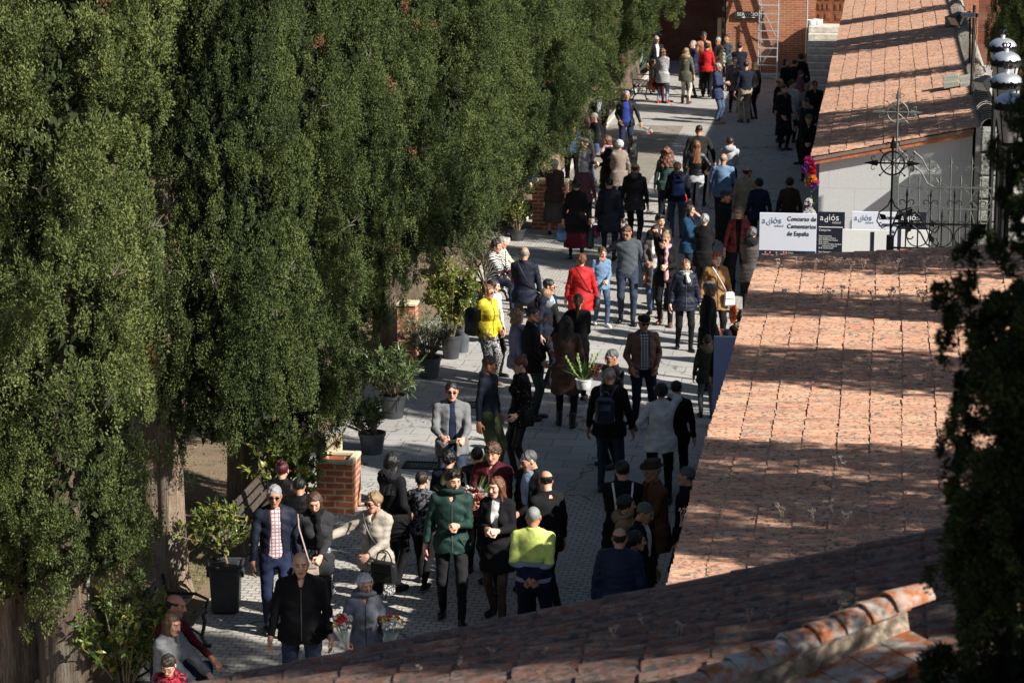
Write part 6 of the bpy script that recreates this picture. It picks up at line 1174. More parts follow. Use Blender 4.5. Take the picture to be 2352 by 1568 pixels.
p = PW['navybald']; w = p['W']((-.28, .02, p['pel']-.02)); boxbag('handbag', w, p['rot'], (.10, .22, .2), M_BLK, 'dark shoulder bag of the bald man in navy jacket', handle=0, strap=strapline(p, 1, False)[:-1]+[w])
p = PW['checkcoat']; w = p['W']((.30, .05, p['pel']+.12)); boxbag('handbag', w, p['rot'], (.12, .3, .3), M_BLK, 'black shoulder bag hanging on the black and white checked coat', handle=.2)
p = PW['plaid']; w = p['hands'][0]-Vector((0, 0, .04)); boxbag('handbag', w+Vector((-.05, 0, .22)), p['rot'], (.30, .14, .24), M_REDL, 'glossy red handbag of the curly haired woman', handle=.10); boxbag('carrier_bag', w+Vector((.03, .02, -.10)), p['rot'], (.24, .08, .22), simple('red_plastic', (.6, .02, .02), .25, 0, 20, .3, .8, .02), 'crumpled red carrier bag below the glossy red handbag', 'carrier bag', handle=.08, flap=False)
p = PW['bags']; w = p['hands'][0]-Vector((0, 0, .10)); boxbag('shopping_bag', w, p['rot'], (.16, .32, .42), simple('dark_green_bag', (.012, .03, .025), .35, 0, 10, .4, .4, .01), 'tall dark green shopping bag carried by the woman all in black', 'shopping bag', handle=.13, flap=False, group=None)
w = p['hands'][1]-Vector((0, 0, .10)); boxbag('carrier_bag', w, p['rot'], (.26, .2, .28), simple('blue_plastic', (.10, .22, .38), .3, 0, 10, .6, .8, .02), 'pale blue and white carrier bag between the two dark walkers', 'carrier bag', handle=.08, flap=False)
p = PW['bags2']; w = p['hands'][0]-Vector((0, 0, .10)); boxbag('shopping_bag', w, p['rot'], (.16, .32, .42), simple('black_green_bag', (.008, .018, .014), .35, 0, 10, .4, .4, .01), 'black shopping bag carried by the person in long navy quilted coat', 'shopping bag', handle=.13, flap=False)
w = p['hands'][1]-Vector((0, 0, .08)); boxbag('carrier_bag', w, p['rot'], (.2, .16, .26), simple('magenta_plastic', (.35, .01, .10), .3, 0, 10, .3, .8, .02), 'magenta bag at the right side of the long navy quilted coat', 'carrier bag', handle=.08, flap=False)
def rucksack(p, m, label, sc=1.0, straps=True):
    w = p['W']((0, .215*p['fat']*.9+.02, p['pel']+.44)); e = empty('rucksack', w, p['rot']); b = MB(); b.box((0, .06, -.2*sc), (.27*sc, .15, .38*sc), bev=.05, taper=.12); b.build('body', m, e, smooth=True)
    b = MB(); b.box((0, .145, -.27*sc), (.2*sc, .04, .18*sc), bev=.015); b.build('pocket', m, e, smooth=True); b = MB(); b.box((0, .10, -.035), (.2*sc, .15, .06), bev=.02); b.build('flap', m, e, smooth=True)
    b = MB(); b.tube([(.05*math.cos(t), .03, .01+.05*math.sin(t)) for t in np.linspace(0, PI, 7)], .008, 6); b.build('handle', m, e)
    for k in (-1, 1): b = MB(); b.tube([(k*.07, -.0, -.02), (k*.09, -.09, .07), (k*.11, -.20, .10), (k*.125, -.31, .02), (k*.13, -.35, -.10)], .014, 6); b.build('shoulder_strap', m, e, smooth=True)
    tag(e, label, 'rucksack')
rucksack(PW['bluepack'], M_BLUEB, 'bright blue leather rucksack on the blond woman with navy fur hood')
rucksack(PW['pack'], simple('navy_leather', (.015, .02, .035), .3, 0, 20, .3, .3), 'dark navy rucksack on the man with cropped grey hair')
p = PW['strap']; 
for k in (-1, 1):
    b = MB(); y_ = .165*p['fat']; pts = [p['W'](q) for q in ((k*.115, .05, p['pel']+.52), (k*.105, y_-.02, p['pel']+.45), (k*.085, y_+.012, p['pel']+.32), (k*.075, y_+.012, p['pel']+.2))]; b.tube(pts, .013, 5)
    tag(b.build('reflective_strap', M_WP), 'white reflective strap over the %s shoulder of the man in black by the roof' % ('left' if k < 0 else 'right'), 'strap', 'white rucksack straps')
p = PW['yellow']; w = p['W']((-.28, .10, p['pel']+.42)); boxbag('rucksack', w, p['rot'], (.16, .26, .46), M_BLK, 'slack black rucksack hanging beside the woman in yellow', 'rucksack', handle=.1)
w = p['W']((.24, .12, p['pel']-.02)); boxbag('handbag', w, p['rot'], (.14, .22, .2), simple('wine_leather', (.10, .008, .015), .4, 0, 20, .2, .2), 'wine red handbag behind the woman in yellow', handle=.06)
p = PW['tweed']; w = p['W']((-.29, .05, p['pel']-.3)); boxbag('handbag', w, p['rot'], (.1, .2, .16), M_BLK, 'small black bag on a long thin strap beside the lilac tweed jacket', handle=0, strap=[w, p['W']((-.25, .02, p['pel']+.1)), p['W']((-.19, .0, p['pel']+.5))])
p = PW['bobbag']; w = p['W']((.28, -.05, p['pel']+.1)); boxbag('handbag', w, p['rot'], (.1, .24, .18), simple('grey_leather', (.13, .13, .12), .5, 0, 20, .2, .2), 'grey leather bag at the side of the blond bob', handle=.18)
p = PW['greyblond']; w = p['hands'][1]; boxbag('handbag', w, p['rot'], (.08, .2, .16), M_BLK, 'small black bag of the ash blond woman beside khaki trousers', handle=.06)
p = PW['orange']; w = p['hands'][1]; e = empty('silk_scarf', w); V, F = nets(lambda X, Y, Z: ell(X, Y, Z, (.03, 0, -.17), (.07, .05, .19))+.012*np.sin(50*X+12*Z)*np.sin(40*Y), (-.1, -.1, -.4), (.14, .1, .06), .016); npmesh('cloth', V, F, fabric(PAL['orange'], 'print', (.12, .02, .01)), e, smooth=True); tag(e, 'crumpled orange patterned scarf held by the orange haired woman', 'scarf')
p = PW['coatarm']; w = p['W']((-.06, -.24, p['pel']+.12)); e = empty('folded_jacket', w); V, F = nets(lambda X, Y, Z: ell(X, Y, Z, (0, 0, -.08), (.16, .10, .30))+.014*np.sin(50*Z+6*X)+.008*np.sin(40*X), (-.22, -.16, -.45), (.22, .16, .28), .02); npmesh('cloth', V, F, fabric((.24, .26, .21), 'puffer'), e, smooth=True); tag(e, 'folded pale green quilted jacket over the arm of the man in grey jumper', 'jacket')
p = PW['phone']; w = p['hands'][0]; b = MB(); b.box((0, 0, 0), (.012, .075, .15), bev=.004, rz=p['rot']); tag(b.build('mobile_phone', simple('phone_glass', (.02, .02, .022), .15), loc=p['W']((-.085, -.05, p['pel']+.66))), 'mobile phone held to the ear of the woman with pink scarf', 'phone')
p = PW['greyjacket']; b = MB(); b.box((0, 0, 0), (.12, .03, .05), bev=.01, rz=p['rot']+.5); tag(b.build('glasses_case', M_BLK, loc=(p['hands'][0]+p['hands'][1])/2), 'dark folded glasses in the hands of the man in light grey jacket', 'glasses')
# walking stick
q = at(1535, 226); b = MB(); b.tube([(0, 0, 0), (-.22, .1, .75), (-.26, .1, .80), (-.3, .1, .78)], .012, 6); tag(b.build('walking_stick', M_SLAT, loc=q, smooth=True), 'thin walking stick leaning beside the red shoes', 'walking stick')

# ---------------------------------------------------------------- flowers
def petalball(b, c, r, rg, mi=0, n=26):
    for i in range(n):
        d = Vector((rg.gauss(0, 1), rg.gauss(0, 1), rg.gauss(.4, 1))).normalized(); s_ = d.cross(Vector((rg.random(), rg.random(), rg.random()))).normalized(); u = d.cross(s_)
        p0 = c+d*r*.35; b.add([p0, p0+(d*.6+s_*.5)*r, p0+d*r*.95+u*r*.1, p0+(d*.6-s_*.5)*r], [(0, 1, 2, 3)], mi)
FM = {c: simple(c+'_petal', v, .6, 0, 30, .15, 0) for c, v in dict(red=(.5, .01, .012), white=(.72, .72, .70), yellow=(.75, .6, .15), pink=(.6, .22, .32), magenta=(.45, .03, .2), purple=(.14, .04, .28), orange=(.75, .22, .02), lily=(.62, .3, .28), dred=(.22, .006, .01), green=(.06, .12, .03)).items()}
g = NG('clear_wrap'); g.col((.75, .8, .85)); g.rough(.15); g.b.inputs['Alpha'].default_value = .28; M_WRAP = g.m
def bouquet(loc, tilt, label, cols, r=.10, L=.30, fr=.035, wrap=True, green=20, seed=1, name='bouquet', group=None, rz=0, spread=1.0):
    rg = random.Random(seed); e = empty(name, loc); e.rotation_euler = (tilt[0], tilt[1], rz)
    b = MB(); 
    for i in range(9): a_ = i*.7; b.tube([(.012*math.cos(a_), .012*math.sin(a_), -.12), (0, 0, 0), (r*.6*math.cos(a_), r*.6*math.sin(a_), L*.8)], .003, 4)
    b.build('stems', FM['green'], e)
    if wrap:
        b = MB(); n = 18; V = []
        for (rr, z) in ((.022, -.02), (r*.6, L*.4), (r*1.12, L*.85)):
            for k in range(n): a_ = 2*PI*k/n; q = rr*(1+.08*math.sin(5*a_)); V.append((q*math.cos(a_), q*math.sin(a_), z+.015*math.sin(4*a_)))
        b.add(V, [(i*n+k, i*n+(k+1) % n, (i+1)*n+(k+1) % n, (i+1)*n+k) for i in range(2) for k in range(n)]); b.build('wrap', M_WRAP, e, smooth=True)
    for i, c in enumerate(cols):
        a_ = i*2.4; rr = r*spread*math.sqrt((i+.3)/len(cols)); b = MB(); petalball(b, Vector((rr*math.cos(a_), rr*math.sin(a_), L+.05-(rr/r)**2*.05)), fr*rg.uniform(.85, 1.15), rg); b.build('flower', FM[c], e)
    if green:
        P_ = []; D_ = []
        for i in range(green): a_ = rg.random()*6.3; P_.append((r*.7*math.cos(a_), r*.7*math.sin(a_), L*.8)); D_.append((math.cos(a_)*.7, math.sin(a_)*.7, rg.uniform(.2, 1.2)))
        V, F = leaves(np.array(P_), np.array(D_), np.random.default_rng(seed).normal(size=(green, 3)), np.full(green, r*1.1), np.full(green, .012)); npmesh('greenery', V, F, M_OLE, e, fattr=np.full(len(F), .6))
    tag(e, label, 'flowers' if name != 'bouquet' else 'bouquet', group); return e
p = PW['gran']; 
bouquet(p['hands'][0]+Vector((0, -.02, .02)), (R(14), R(-8)), 'wrapped bouquet of red, yellow and white carnations in the old woman’s right hand', ['red', 'yellow', 'red', 'white', 'white', 'red', 'red', 'yellow', 'white', 'red', 'white'], seed=3, group='bouquets of the old woman')
bouquet(p['hands'][1]+Vector((0, -.02, .02)), (R(14), R(8)), 'wrapped bouquet with pale yellow and orange flowers in the old woman’s left hand', ['yellow', 'red', 'white', 'orange', 'yellow', 'white', 'red', 'white', 'yellow', 'orange'], seed=4, green=34, group='bouquets of the old woman')
p = PW['blue']; bouquet(p['hands'][1]+Vector((0, 0, .0)), (R(10), R(118)), 'small wrapped bunch of red and white flowers pointing down from the smiling man’s hand', ['red', 'white', 'red', 'red', 'white', 'white', 'red'], .07, .24, .03, seed=5)
p = PW['flowerboy']; w = (p['hands'][0]+p['hands'][1])/2; 
e = bouquet(w+Vector((-.16, -.10, -.1)), (R(10), R(-6)), 'large arrangement of white carnations, red roses and lilies before the maroon jacket', ['white', 'red', 'white', 'dred', 'red', 'white', 'red', 'white', 'dred', 'white', 'red', 'white', 'white', 'lily', 'red', 'white', 'white', 'lily', 'dred', 'white', 'red', 'white', 'white', 'red'], .26, .22, .05, False, 80, 6, 'flower_arrangement')
P_ = [(-.15, 0, .3)]*22; D_ = [(-.5+.06*i-.2, .1, 1.0) for i in range(22)]; V, F = leaves(np.array(P_, float), np.array(D_), np.tile([0., -1, .1], (22, 1)), np.linspace(.18, .42, 22), np.full(22, .014)); npmesh('palm_leaf', V, F, M_OLE, e, fattr=np.full(22, .8))
p = PW['navybald']; w = p['W']((.30, -.22, p['pel']+.02)); e = bouquet(w, (R(8), R(12)), 'arrangement of pink and white flowers with tall gladiolus stems beside the bald man in navy', ['white', 'pink', 'white', 'pink', 'magenta', 'white', 'pink', 'white', 'red', 'pink', 'magenta', 'white', 'pink', 'white'], .18, .2, .05, False, 40, 7, 'flower_arrangement')
for k, (dx, h_) in enumerate(((-.14, .62), (.16, .5))): b = MB(); b.tube([(dx*.4, 0, .1), (dx, 0, .4), (dx*1.3, .02, h_)], .006, 5); [b.box((dx*(.9+.4*t), 0, .35+(h_-.35)*t), (.022, .02, .04), bev=.006) for t in np.linspace(0, 1, 6)]; b.build('gladiolus', simple('bud_green', (.22, .32, .10), .6), e)
# palm arrangement in white pot
w = at(1341, 890, .75+.0); q = at(1341, 893, .98); e = empty('palm_arrangement', q, 0); b = MB(); b.lathe([(0, -.0), (.085, 0), (.10, .02), (.115, .13), (.125, .135), (.125, .15), (.105, .15), (.1, .12), (0, .12)], n=22); b.build('pot', M_WHITE, e, smooth=True)
rg = random.Random(9); P_ = []; D_ = []; L_ = []; W2 = []
for i in range(46): t = -1.35+2.7*i/45; P_.append((.02*t, .02, .14)); D_.append((math.sin(t)*.95, .15*rg.uniform(-1, 1), math.cos(t)+.15)); L_.append(rg.uniform(.24, .36)); W2.append(.017)
V, F = leaves(np.array(P_), np.array(D_), np.tile([.1, -1, .2], (46, 1)), np.array(L_), np.array(W2)); npmesh('palm_fan', V, F, M_OLE, e, fattr=np.random.default_rng(2).random(46)*.5)
for (dx, h_) in ((-.26, .46), (.20, .52), (-.09, .5), (.12, .5)):
    b = MB(); b.tube([(0, 0, .12), (dx*.5, 0, h_*.5), (dx, 0, h_)], .007, 5); [b.box((dx*(.55+.45*t), 0, h_*(.55+.45*t)), (.03, .024, .05), bev=.008) for t in np.linspace(0, 1, 5)]; b.build('gladiolus', FM['white'] if dx == -.12 else simple('bud_green', (.22, .32, .10), .6), e)
for (x, z) in ((.14, .34), (.2, .28), (.12, .26), (.18, .22), (.23, .34)): b = MB(); petalball(b, Vector((x, -.06, z)), .032, rg); b.build('flower', FM['dred' if z < .4 else 'red'], e)
tag(e, 'dark palm and gladiolus arrangement in a white pot in the middle of the street', 'flower arrangement')
# flowers fixed at the wall corner
def wallflowers(px, py, Y, cols, r, label, seed):
    rg = random.Random(seed); q = onY(px, py, Y); e = empty('hanging_flowers', q)
    for i, c in enumerate(cols):
        b = MB(); a_ = rg.random()*6.3; petalball(b, Vector((rg.uniform(-.8, .8)*r, rg.uniform(-.1, .05), rg.uniform(-1, 1)*r*1.9)), .07, rg, n=34); b.build('flower', FM[c], e)
    b = MB(); b.tube([(0, .05, -r*2), (0, .05, r*2)], .012, 5); b.build('stems', FM['green'], e); tag(e, label, 'flowers', 'flowers hung at the corner of the far low building')
wallflowers(1861, 392, 47.7, ['magenta', 'red', 'pink', 'purple', 'red', 'pink', 'magenta', 'purple', 'pink', 'red', 'magenta', 'pink'], .13, 'red and magenta artificial flowers hung at the corner of the far low building', 2)
wallflowers(1864, 420, 47.6, ['orange', 'orange', 'purple', 'orange', 'pink', 'orange', 'yellow'], .09, 'orange flowers just under the magenta flowers at the building corner', 3)
wallflowers(1862, 475, 47.6, ['white', 'white', 'purple', 'white', 'green', 'white', 'white'], .10, 'white flowers lowest at the building corner', 4)

# ---------------------------------------------------------------- panels
M_PAN = simple('white_panel', (.66, .68, .76), .5, 0, 3, .02, 0); M_PDK = simple('black_panel', (.012, .015, .028), .4, 0, 3, .1, 0); M_BTX = simple('black_print', (.02, .022, .03), .6, 0, 3, 0, 0); M_GTX = simple('blue_grey_print', (.22, .28, .36), .6, 0, 3, 0, 0); M_LG = simple('light_grey_print', (.42, .46, .52), .6, 0, 3, 0, 0)
RX = (PI/2, 0, 0)
def panel(name, px0, py0, px1, py1, Y, m, label, th=.03, split=None, group=None):
    a_ = onY(px0, py0, Y); c_ = onY(px1, py0, Y); bt = onY(px0, py1, Y); w = c_.x-a_.x; h_ = a_.z-bt.z; z0 = max(0.02, a_.z-h_); e = empty(name, (a_.x, Y, 0)); b = MB(); b.box((w/2, 0, (a_.z+z0)/2), (w, th, a_.z-z0), bev=.004); b.build('board', m, e)
    b = MB(); 
    for x in (w*.15, w*.85): b.box((x, .25, .02), (.06, .55, .04), bev=.01)
    b.box((w/2, .03, z0+.1), (w*.8, .03, .05)); b.build('stand', M_ALU, e)
    tag(e, label, 'panel', group); return e, w, a_.z, z0
def adios(e, x, z, s, mt, mt2, y=-.019):
    text('lettering', 'a', s, (x, y, z), RX, mt, e); text('lettering', 'd', s, (x+.50*s, y, z-.22*s), RX, mt2, e); text('lettering', 'iós', s*1.08, (x+1.02*s, y, z), RX, mt, e); text('lettering', 'cultural', s*.36, (x+1.45*s, y, z-.36*s), RX, mt2, e, sx=.95)
YP = 40.0
e, w, zt_, z0 = panel('display_panel', 1745, 488, 1876, 940, YP, M_PAN, 'large white display panel titled Concurso de Cementerios de España above a dark map')
adios(e, .04, zt_-.16, .135, M_GTX, M_LG)
text('title', 'Concurso de\nCementerios\nde España', .098, (w*.49, -.019, zt_-.115), RX, M_BTX, e, sx=.86, sp=1.18)
mz = onY(1745, 573, YP).z; b = MB(); b.box((w/2, -.019, (mz+z0)/2), (w-.01, .006, mz-z0-.01)); b.build('map', simple('map_print', (.012, .03, .06), .45, 0, 3, .7, 0), e)
b = MB(); b.add([(.12, -.0235, mz-.9), (.10, -.0235, mz-.35), (.16, -.0235, mz-.10), (.35, -.0235, mz-.03), (.62, -.0235, mz-.06), (.82, -.0235, mz-.12), (.80, -.0235, mz-.8)], [tuple(range(7))]); b.build('country_shape', simple('map_green', (.03, .06, .035), .6, 0, 8, .5, 0), e)
M_PIN = simple('red_pin', (.5, .02, .02), .5)
for (x, z) in ((.10, .035), (.17, .035), (.27, .04), (.38, .03), (.42, .035), (.45, .07), (.50, .10), (.125, .10)):
    b = MB(); pts = [(x+.018*math.cos(t), -.026, mz-z-.0+.018*math.sin(t)) for t in np.linspace(0, 2*PI, 13)[:-1]]; b.add(pts, [tuple(range(12))]); b.add([(x-.013, -.026, mz-z-.012), (x+.013, -.026, mz-z-.012), (x, -.026, mz-z-.04)], [(0, 2, 1)]); b.add([(x+.008*math.cos(t), -.028, mz-z+.008*math.sin(t)) for t in np.linspace(0, 2*PI, 9)[:-1]], [tuple(range(8))], 1); b.build('map_pin', [M_PIN, M_WP], e)
for (s_, x, z) in (('A Coruña', .04, .075), ('Lugo', .17, .085), ('Ast', .26, .09), ('Vizcaya', .445, .045), ('Álava', .42, .125), ('Pontevedra', .05, .145), ('Cantabria', .33, .07)): text('place_name', s_, .028, (x, -.027, mz-z), RX, M_WP, e)
e, w, zt_, z0 = panel('display_panel', 1877.5, 486, 1941, 940, YP+.02, M_PDK, 'black display panel listing cemetery award categories')
adios(e, .04, zt_-.13, .13, M_WP, M_WP); b = MB(); b.box((w/2, -.019, zt_-.235), (w*.88, .004, .012)); b.build('rule', M_WP, e)
text('heading', 'Categorías', .042, (.03, -.019, zt_-.295), RX, M_WP, e)
text('award_list', 'Mejor Cementerio\n2014: Burguete, Navarra\n2015: Montánchez, Cáceres\n2016: Valencia\n2017: Castro Urdiales, Cantabria\n        Sumacàrcer, Valencia\n2018: Chiclana, Cádiz\n\nMejor Monumento\n2014: Alcoi, Alicante\n2015: Lugo\n2016: Castro Urdiales', .0335, (.03, -.019, zt_-.385), RX, M_WP, e, sx=.78, sp=.93)
e, w, zt_, z0 = panel('display_panel', 1957, 485, 2062, 940, YP+1.6, M_PAN, 'second white Concurso de Cementerios de España panel half behind the black iron gate')
adios(e, .04, zt_-.14, .125, M_GTX, M_LG); text('title', 'Concurso de\nCementerios\nde España', .095, (w*.60, -.019, zt_-.115), RX, M_BTX, e, sx=.66, sp=1.18)
e, w, zt_, z0 = panel('display_panel', 2064, 486, 2128, 940, YP+1.62, M_PDK, 'second black display panel with the white adiós lettering behind the gate bars'); adios(e, .04, zt_-.13, .13, M_WP, M_WP)
e, w, zt_, z0 = panel('notice_board', 1935, 526, 2046, 900, 39.0, M_WP, 'plain white board with one dark vertical slot in front of the black award panel'); b = MB(); b.box((w*.63, -.018, zt_-.18), (.05, .006, .3)); b.build('slot', M_PDK, e)
e, w, zt_, z0 = panel('notice_board', 2070, 527, 2138, 900, 39.3, M_WP, 'narrow white board behind the lower gate bars')
pa = onY(1640, 773, 35.8); pb = onY(1730, 772, 35.8); e = empty('blue_panel', (pa.x, 35.8, 0)); b = MB(); w = pb.x-pa.x+.5; b.box((w/2, 0, pa.z/2+.01), (w, .035, pa.z-.02), bev=.004); b.build('board', simple('blue_grey_panel', (.44, .50, .80), .45, 0, 3, .03, 0), e); b = MB(); b.box((w/2, .02, pa.z), (w, .05, .012)); b.build('edge', M_ALU, e); tag(e, 'plain blue grey panel standing against the edge of the middle roof', 'panel')

# ---------------------------------------------------------------- iron gates
M_GATE = simple('black_wrought_iron', (.015, .016, .016), .5, .5, 40, .3, .2); M_GATEG = simple('grey_wrought_iron', (.13, .14, .13), .55, .4, 40, .3, .2)
def scroll(b, c, r, turns, a0, sgn, n=22, th=.009):
    pts = []
    for i in range(n): t = i/(n-1); a_ = a0+sgn*turns*2*PI*t; q = r*(1-.82*t); pts.append((c[0]+q*math.cos(a_), 0, c[1]+q*math.sin(a_)))
    b.tube(pts, th, 5); return pts
def leafplate(b, x, z, a_, s_):
    d = (math.cos(a_), math.sin(a_)); n = (-d[1], d[0]); V = [(x, 0, z), (x+d[0]*s_*.4+n[0]*s_*.35, -.006, z+d[1]*s_*.4+n[1]*s_*.35), (x+d[0]*s_, 0, z+d[1]*s_), (x+d[0]*s_*.4-n[0]*s_*.3, .006, z+d[1]*s_*.4-n[1]*s_*.3)]; b.add(V, [(0, 1, 2, 3)])
def gate(pxc, pyc, Y, m, label, Lr, zr1):
    c = onY(pxc, pyc, Y); e = empty('iron_gate', (c.x, Y, 0)); zc = c.z
    b = MB(); b.box((0, 0, (zc-1.05)/2), (.11, .11, zc-1.05), bev=.01); b.build('post', m, e)
    b = MB(); b.tube([(0, 0, zc-1.05), (0, 0, zc+.22)], .018, 6); b.tube([(-.26, 0, zc), (.26, 0, zc)], .014, 6); b.tube([(.17*math.cos(t), 0, zc+.17*math.sin(t)) for t in np.linspace(0, 2*PI, 25)[:-1]], .013, 6, closed=True)
    for k in range(4): a_ = PI/4+k*PI/2; b.tube([(0, 0, zc), (.24*math.cos(a_), 0, zc+.24*math.sin(a_))], .007, 5); b.box((.25*math.cos(a_), 0, zc+.25*math.sin(a_)), (.03, .03, .03), bev=.008)
    for (dx, dz) in ((-1, 0), (1, 0), (0, 1)):
        t_ = Vector((dx, 0, dz)); n_ = Vector((-dz, 0, dx)); o_ = Vector((0, 0, zc)); b.add([o_+t_*.22+n_*.045, o_+t_*.42, o_+t_*.22-n_*.045, o_+t_*.2+Vector((0, -.012, 0)), o_+t_*.2+Vector((0, .012, 0))], [(0, 3, 1), (3, 2, 1), (0, 1, 4), (4, 1, 2)])
        for sg in (-1, 1): q = o_+t_*.27+n_*sg*.075; scroll(b, (q.x, q.z), .045, .8, math.atan2(-n_.z*sg, -n_.x*sg), sg*(1 if dx or dz > 0 else -1), 12, .006)
    b.build('cross', m, e)
    b = MB(); 
    for sg in (-1, 1): b.tube([(0, 0, zc-.5), (sg*.05, 0, zc-.62), (sg*.17, 0, zc-.72), (sg*.2, 0, zc-.85), (sg*.12, 0, zc-.95), (sg*.05, 0, zc-.9)], .011, 6); leafplate(b, sg*.06, zc-.82, .6 if sg > 0 else 2.5, .14)
    for dz_ in (.72, .95):
        pts = [(0, 0, zc-dz_-.25), (.10, 0, zc-dz_+.02), (.28, 0, zc-dz_+.08), (.42, 0, zc-dz_-.04), (.52, 0, zc-dz_-.22), (.64, 0, zc-dz_-.28), (.70, 0, zc-dz_-.20), (.66, 0, zc-dz_-.13)]; b.tube(pts, .013, 6); leafplate(b, .62, zc-dz_-.2, 2.0, .14); leafplate(b, .22, zc-dz_-.06, 1.0, .16); scroll(b, (.30, zc-dz_-.1), .13, .9, .3, 1, 16, .010)
    b.build('scroll_bracket', m, e)
    b = MB()
    for z in (zr1, zr1-.36, zr1-.95, zr1-1.30): b.box((Lr/2+.03, 0, z), (Lr, .03, .028))
    b.build('rail', m, e); k = 0; x = .22
    while x < Lr:
        b = MB(); top = zr1+.42 if k % 2 == 0 else zr1+.12; b.tube([(x, 0, .1), (x, 0, top)], .012, 6); b.add([(x-.02, 0, top-.02), (x, -.01, top-.03), (x+.02, 0, top-.02), (x, .01, top-.03), (x, 0, top+.12)], [(0, 1, 4), (1, 2, 4), (2, 3, 4), (3, 0, 4)])
        for sg in (-1, 1): scroll(b, (x+sg*.075, top-.12), .06, .75, PI if sg > 0 else 0, -sg, 12, .007)
        b.build('bar', m, e)
        if k % 2 == 0 and x+.17 < Lr:
            b = MB()
            for z in (zr1-.18, zr1-1.12): b.tube([(x+.17+.155*math.cos(t), 0, z+.155*math.sin(t)) for t in np.linspace(0, 2*PI, 21)[:-1]], .009, 5, closed=True)
            b.tube([(x, 0, zr1-.37), (x+.17, 0, zr1-.94), (x+.34, 0, zr1-.37)], .007, 5); b.build('ring_panel', m, e)
        x += .17; k += 1
    tag(e, label, 'gate', 'wrought iron gates between the low buildings')
gate(2050, 375, 37.75, M_GATE, 'black wrought iron gate with a ringed cross on its post, nearer of the two', 1.35, 3.25)
gate(2062, 258, 43.4, M_GATEG, 'grey sunlit wrought iron gate whose ringed cross stands against the far roof', 1.55, 2.95)

# ---------------------------------------------------------------- street lamps, floodlights
M_DOME = simple('polished_dome', (.72, .74, .78), .42, .8, 5, .05, 0); g = NG('frosted_glass'); g.col((.55, .54, .52)); g.rough(.35); g.b.inputs['Transmission Weight'].default_value = .25; M_FROST = g.m
def lantern(px, py, Y, label):
    c = onY(px, py, Y); e = empty('street_lamp', (c.x, Y, 0)); z = c.z
    b = MB(); b.lathe([(.0, .02), (.16, .02), (.14, .25), (.07, .32), (.05, 1.1), (.06, 1.15), (.04, 1.2), (.035, z-.62), (.06, z-.58), (.02, z-.55)], n=14); b.build('post', M_GATE, e, smooth=True)
    b = MB(); b.lathe([(.235*math.cos(t)+.0, z-.02+.16*math.sin(t)) for t in np.linspace(0, PI/2*.93, 9)]+[(.035, z+.15), (.045, z+.19), (.02, z+.20)], n=28); b.build('dome', M_DOME, e, smooth=True)
    b = MB(); b.lathe([(.245, z-.03), (.25, z-.0), (.235, z+.0)], n=28); b.lathe([(.23, z-.03), (.24, z-.09), (.22, z-.1), (.2, z-.1)], n=28)
    for k in range(14): a_ = 2*PI*k/14; x_, y_ = .25*math.cos(a_), .25*math.sin(a_); t_ = (-math.sin(a_)*.04, math.cos(a_)*.04); h_ = .03 if k % 2 else .018; b.add([(x_-t_[0], y_-t_[1], z-.02), (x_+t_[0], y_+t_[1], z-.02), (x_*1.03+t_[0]*.6, y_*1.03+t_[1]*.6, z+h_*.6), (x_*1.02, y_*1.02, z+h_), (x_*1.03-t_[0]*.6, y_*1.03-t_[1]*.6, z+h_*.6)], [(0, 1, 2, 3, 4)])
    for k in range(8): a_ = 2*PI*k/8; b.tube([(.04*math.cos(a_), .04*math.sin(a_), z+.19), (.075*math.cos(a_), .075*math.sin(a_), z+.24), (.055*math.cos(a_+.3), .055*math.sin(a_+.3), z+.27)], .010, 5)
    b.build('crown_trim', M_GATE, e, smooth=False)
    b = MB(); b.lathe([(.20, z-.1), (.13, z-.55)], n=20); b.build('glass', M_FROST, e, smooth=True)
    b = MB()
    for k in range(4): a_ = PI/4+PI/2*k; b.tube([(.205*math.cos(a_), .205*math.sin(a_), z-.1), (.135*math.cos(a_), .135*math.sin(a_), z-.56)], .009, 5)
    b.lathe([(.14, z-.56), (.13, z-.6), (.03, z-.66)], n=16); b.build('frame', M_GATE, e); tag(e, label, 'street lamp', 'ornate street lamps at the top right')
lantern(2322, 236, 36.9, 'ornate domed street lamp with frosted glass, nearest of the four')
lantern(2313, 188, 39.4, 'second domed street lamp from the near cypress')
lantern(2311, 138, 42.2, 'third domed street lamp from the near cypress')
lantern(2303, 106, 44.6, 'farthest domed street lamp, uppermost in the photo')
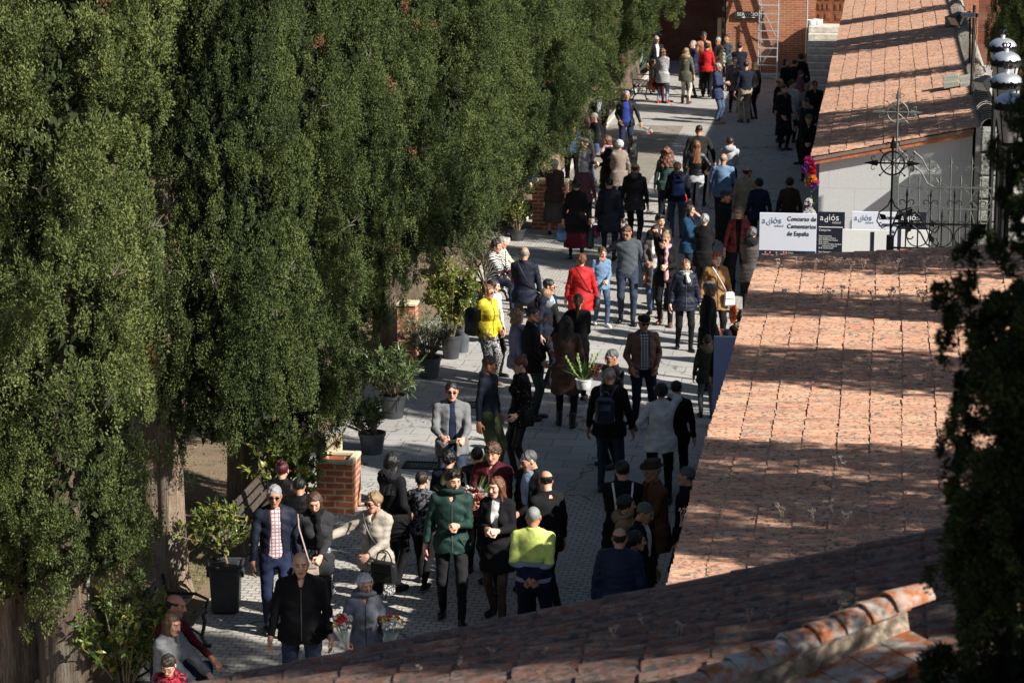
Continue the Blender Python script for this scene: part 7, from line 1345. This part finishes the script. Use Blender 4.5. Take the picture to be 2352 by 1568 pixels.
def flood(px, py, Y, zrot, label, camera=False):
    c = onY(px, py, Y); e = empty('floodlight', c, zrot); b = MB(); V = [(-.17, -.12, -.10), (.17, -.12, -.10), (.17, -.12, .12), (-.17, -.12, .12), (-.07, .12, -.05), (.07, .12, -.05), (.07, .12, .07), (-.07, .12, .07)]; Rm = Matrix.Rotation(R(35), 3, 'X'); b.add([Rm @ Vector(v) for v in V], [(0, 1, 2, 3), (5, 4, 7, 6), (1, 0, 4, 5), (3, 2, 6, 7), (2, 1, 5, 6), (0, 3, 7, 4)]); b.build('housing', M_IRON, e)
    b = MB(); b.add([Rm @ Vector(v) for v in ((-.155, -.123, -.085), (.155, -.123, -.085), (.155, -.123, .105), (-.155, -.123, .105))], [(0, 1, 2, 3)]); b.build('lens', M_FROST, e)
    b = MB(); b.tube([(0, .08, 0), (.05, .25, .12)], .03, 7); b.tube([(.05, .25, .12), (.08, .26, -.9)], .022, 7); b.build('bracket', M_IRON, e); tag(e, label, 'floodlight', 'floodlights by the coping wall'); return e
flood(2200, 42, 46.8+6, R(-60), 'upper black floodlight beside the security camera, over the far roof'); flood(2262, 190, 46.6, R(-55), 'lower black floodlight beside the street lamps')
c = onY(2225, 35, 52.6); e = empty('security_camera', c, R(70)); b = MB(); b.box((0, 0, 0), (.11, .30, .10), bev=.02); b.build('housing', M_ALU, e); b = MB(); b.tube([(0, -.15, 0), (0, -.19, 0)], .04, 10); b.build('lens', M_LENS, e); b = MB(); b.tube([(0, .1, -.02), (0, .2, -.25)], .02, 6); b.build('bracket', M_ALU, e); tag(e, 'white security camera above the upper floodlight', 'camera')
c = onY(2238, 30, 52.8); e = empty('cable_pole', (c.x, 52.8, 0)); b = MB(); b.tube([(0, 0, 0), (0, 0, c.z+.15)], .035, 8); b.build('pole', M_SLAT, e); b = MB(); b.tube([(.04, -.03, c.z-k*.16+.0) if k % 2 else (.06, -.05, c.z-k*.16) for k in range(16)], .008, 5); b.build('cable', M_IRON, e); tag(e, 'thin pole wrapped in cables at the end of the far roof', 'pole')
c = onY(2285, 190, 45.5); e = empty('cable_pole', (c.x, 45.5, 0)); b = MB(); b.tube([(0, 0, 0), (0, 0, c.z+.1)], .04, 8); b.build('pole', M_IRON, e); b = MB(); b.lathe([(.05, c.z+.1), (.06, c.z+.16), (.045, c.z+.2), (.05, c.z+.26), (0, c.z+.28)], n=12); b.build('insulator', M_STONE, e, smooth=True); tag(e, 'black pole with pale insulator left of the street lamps', 'pole')
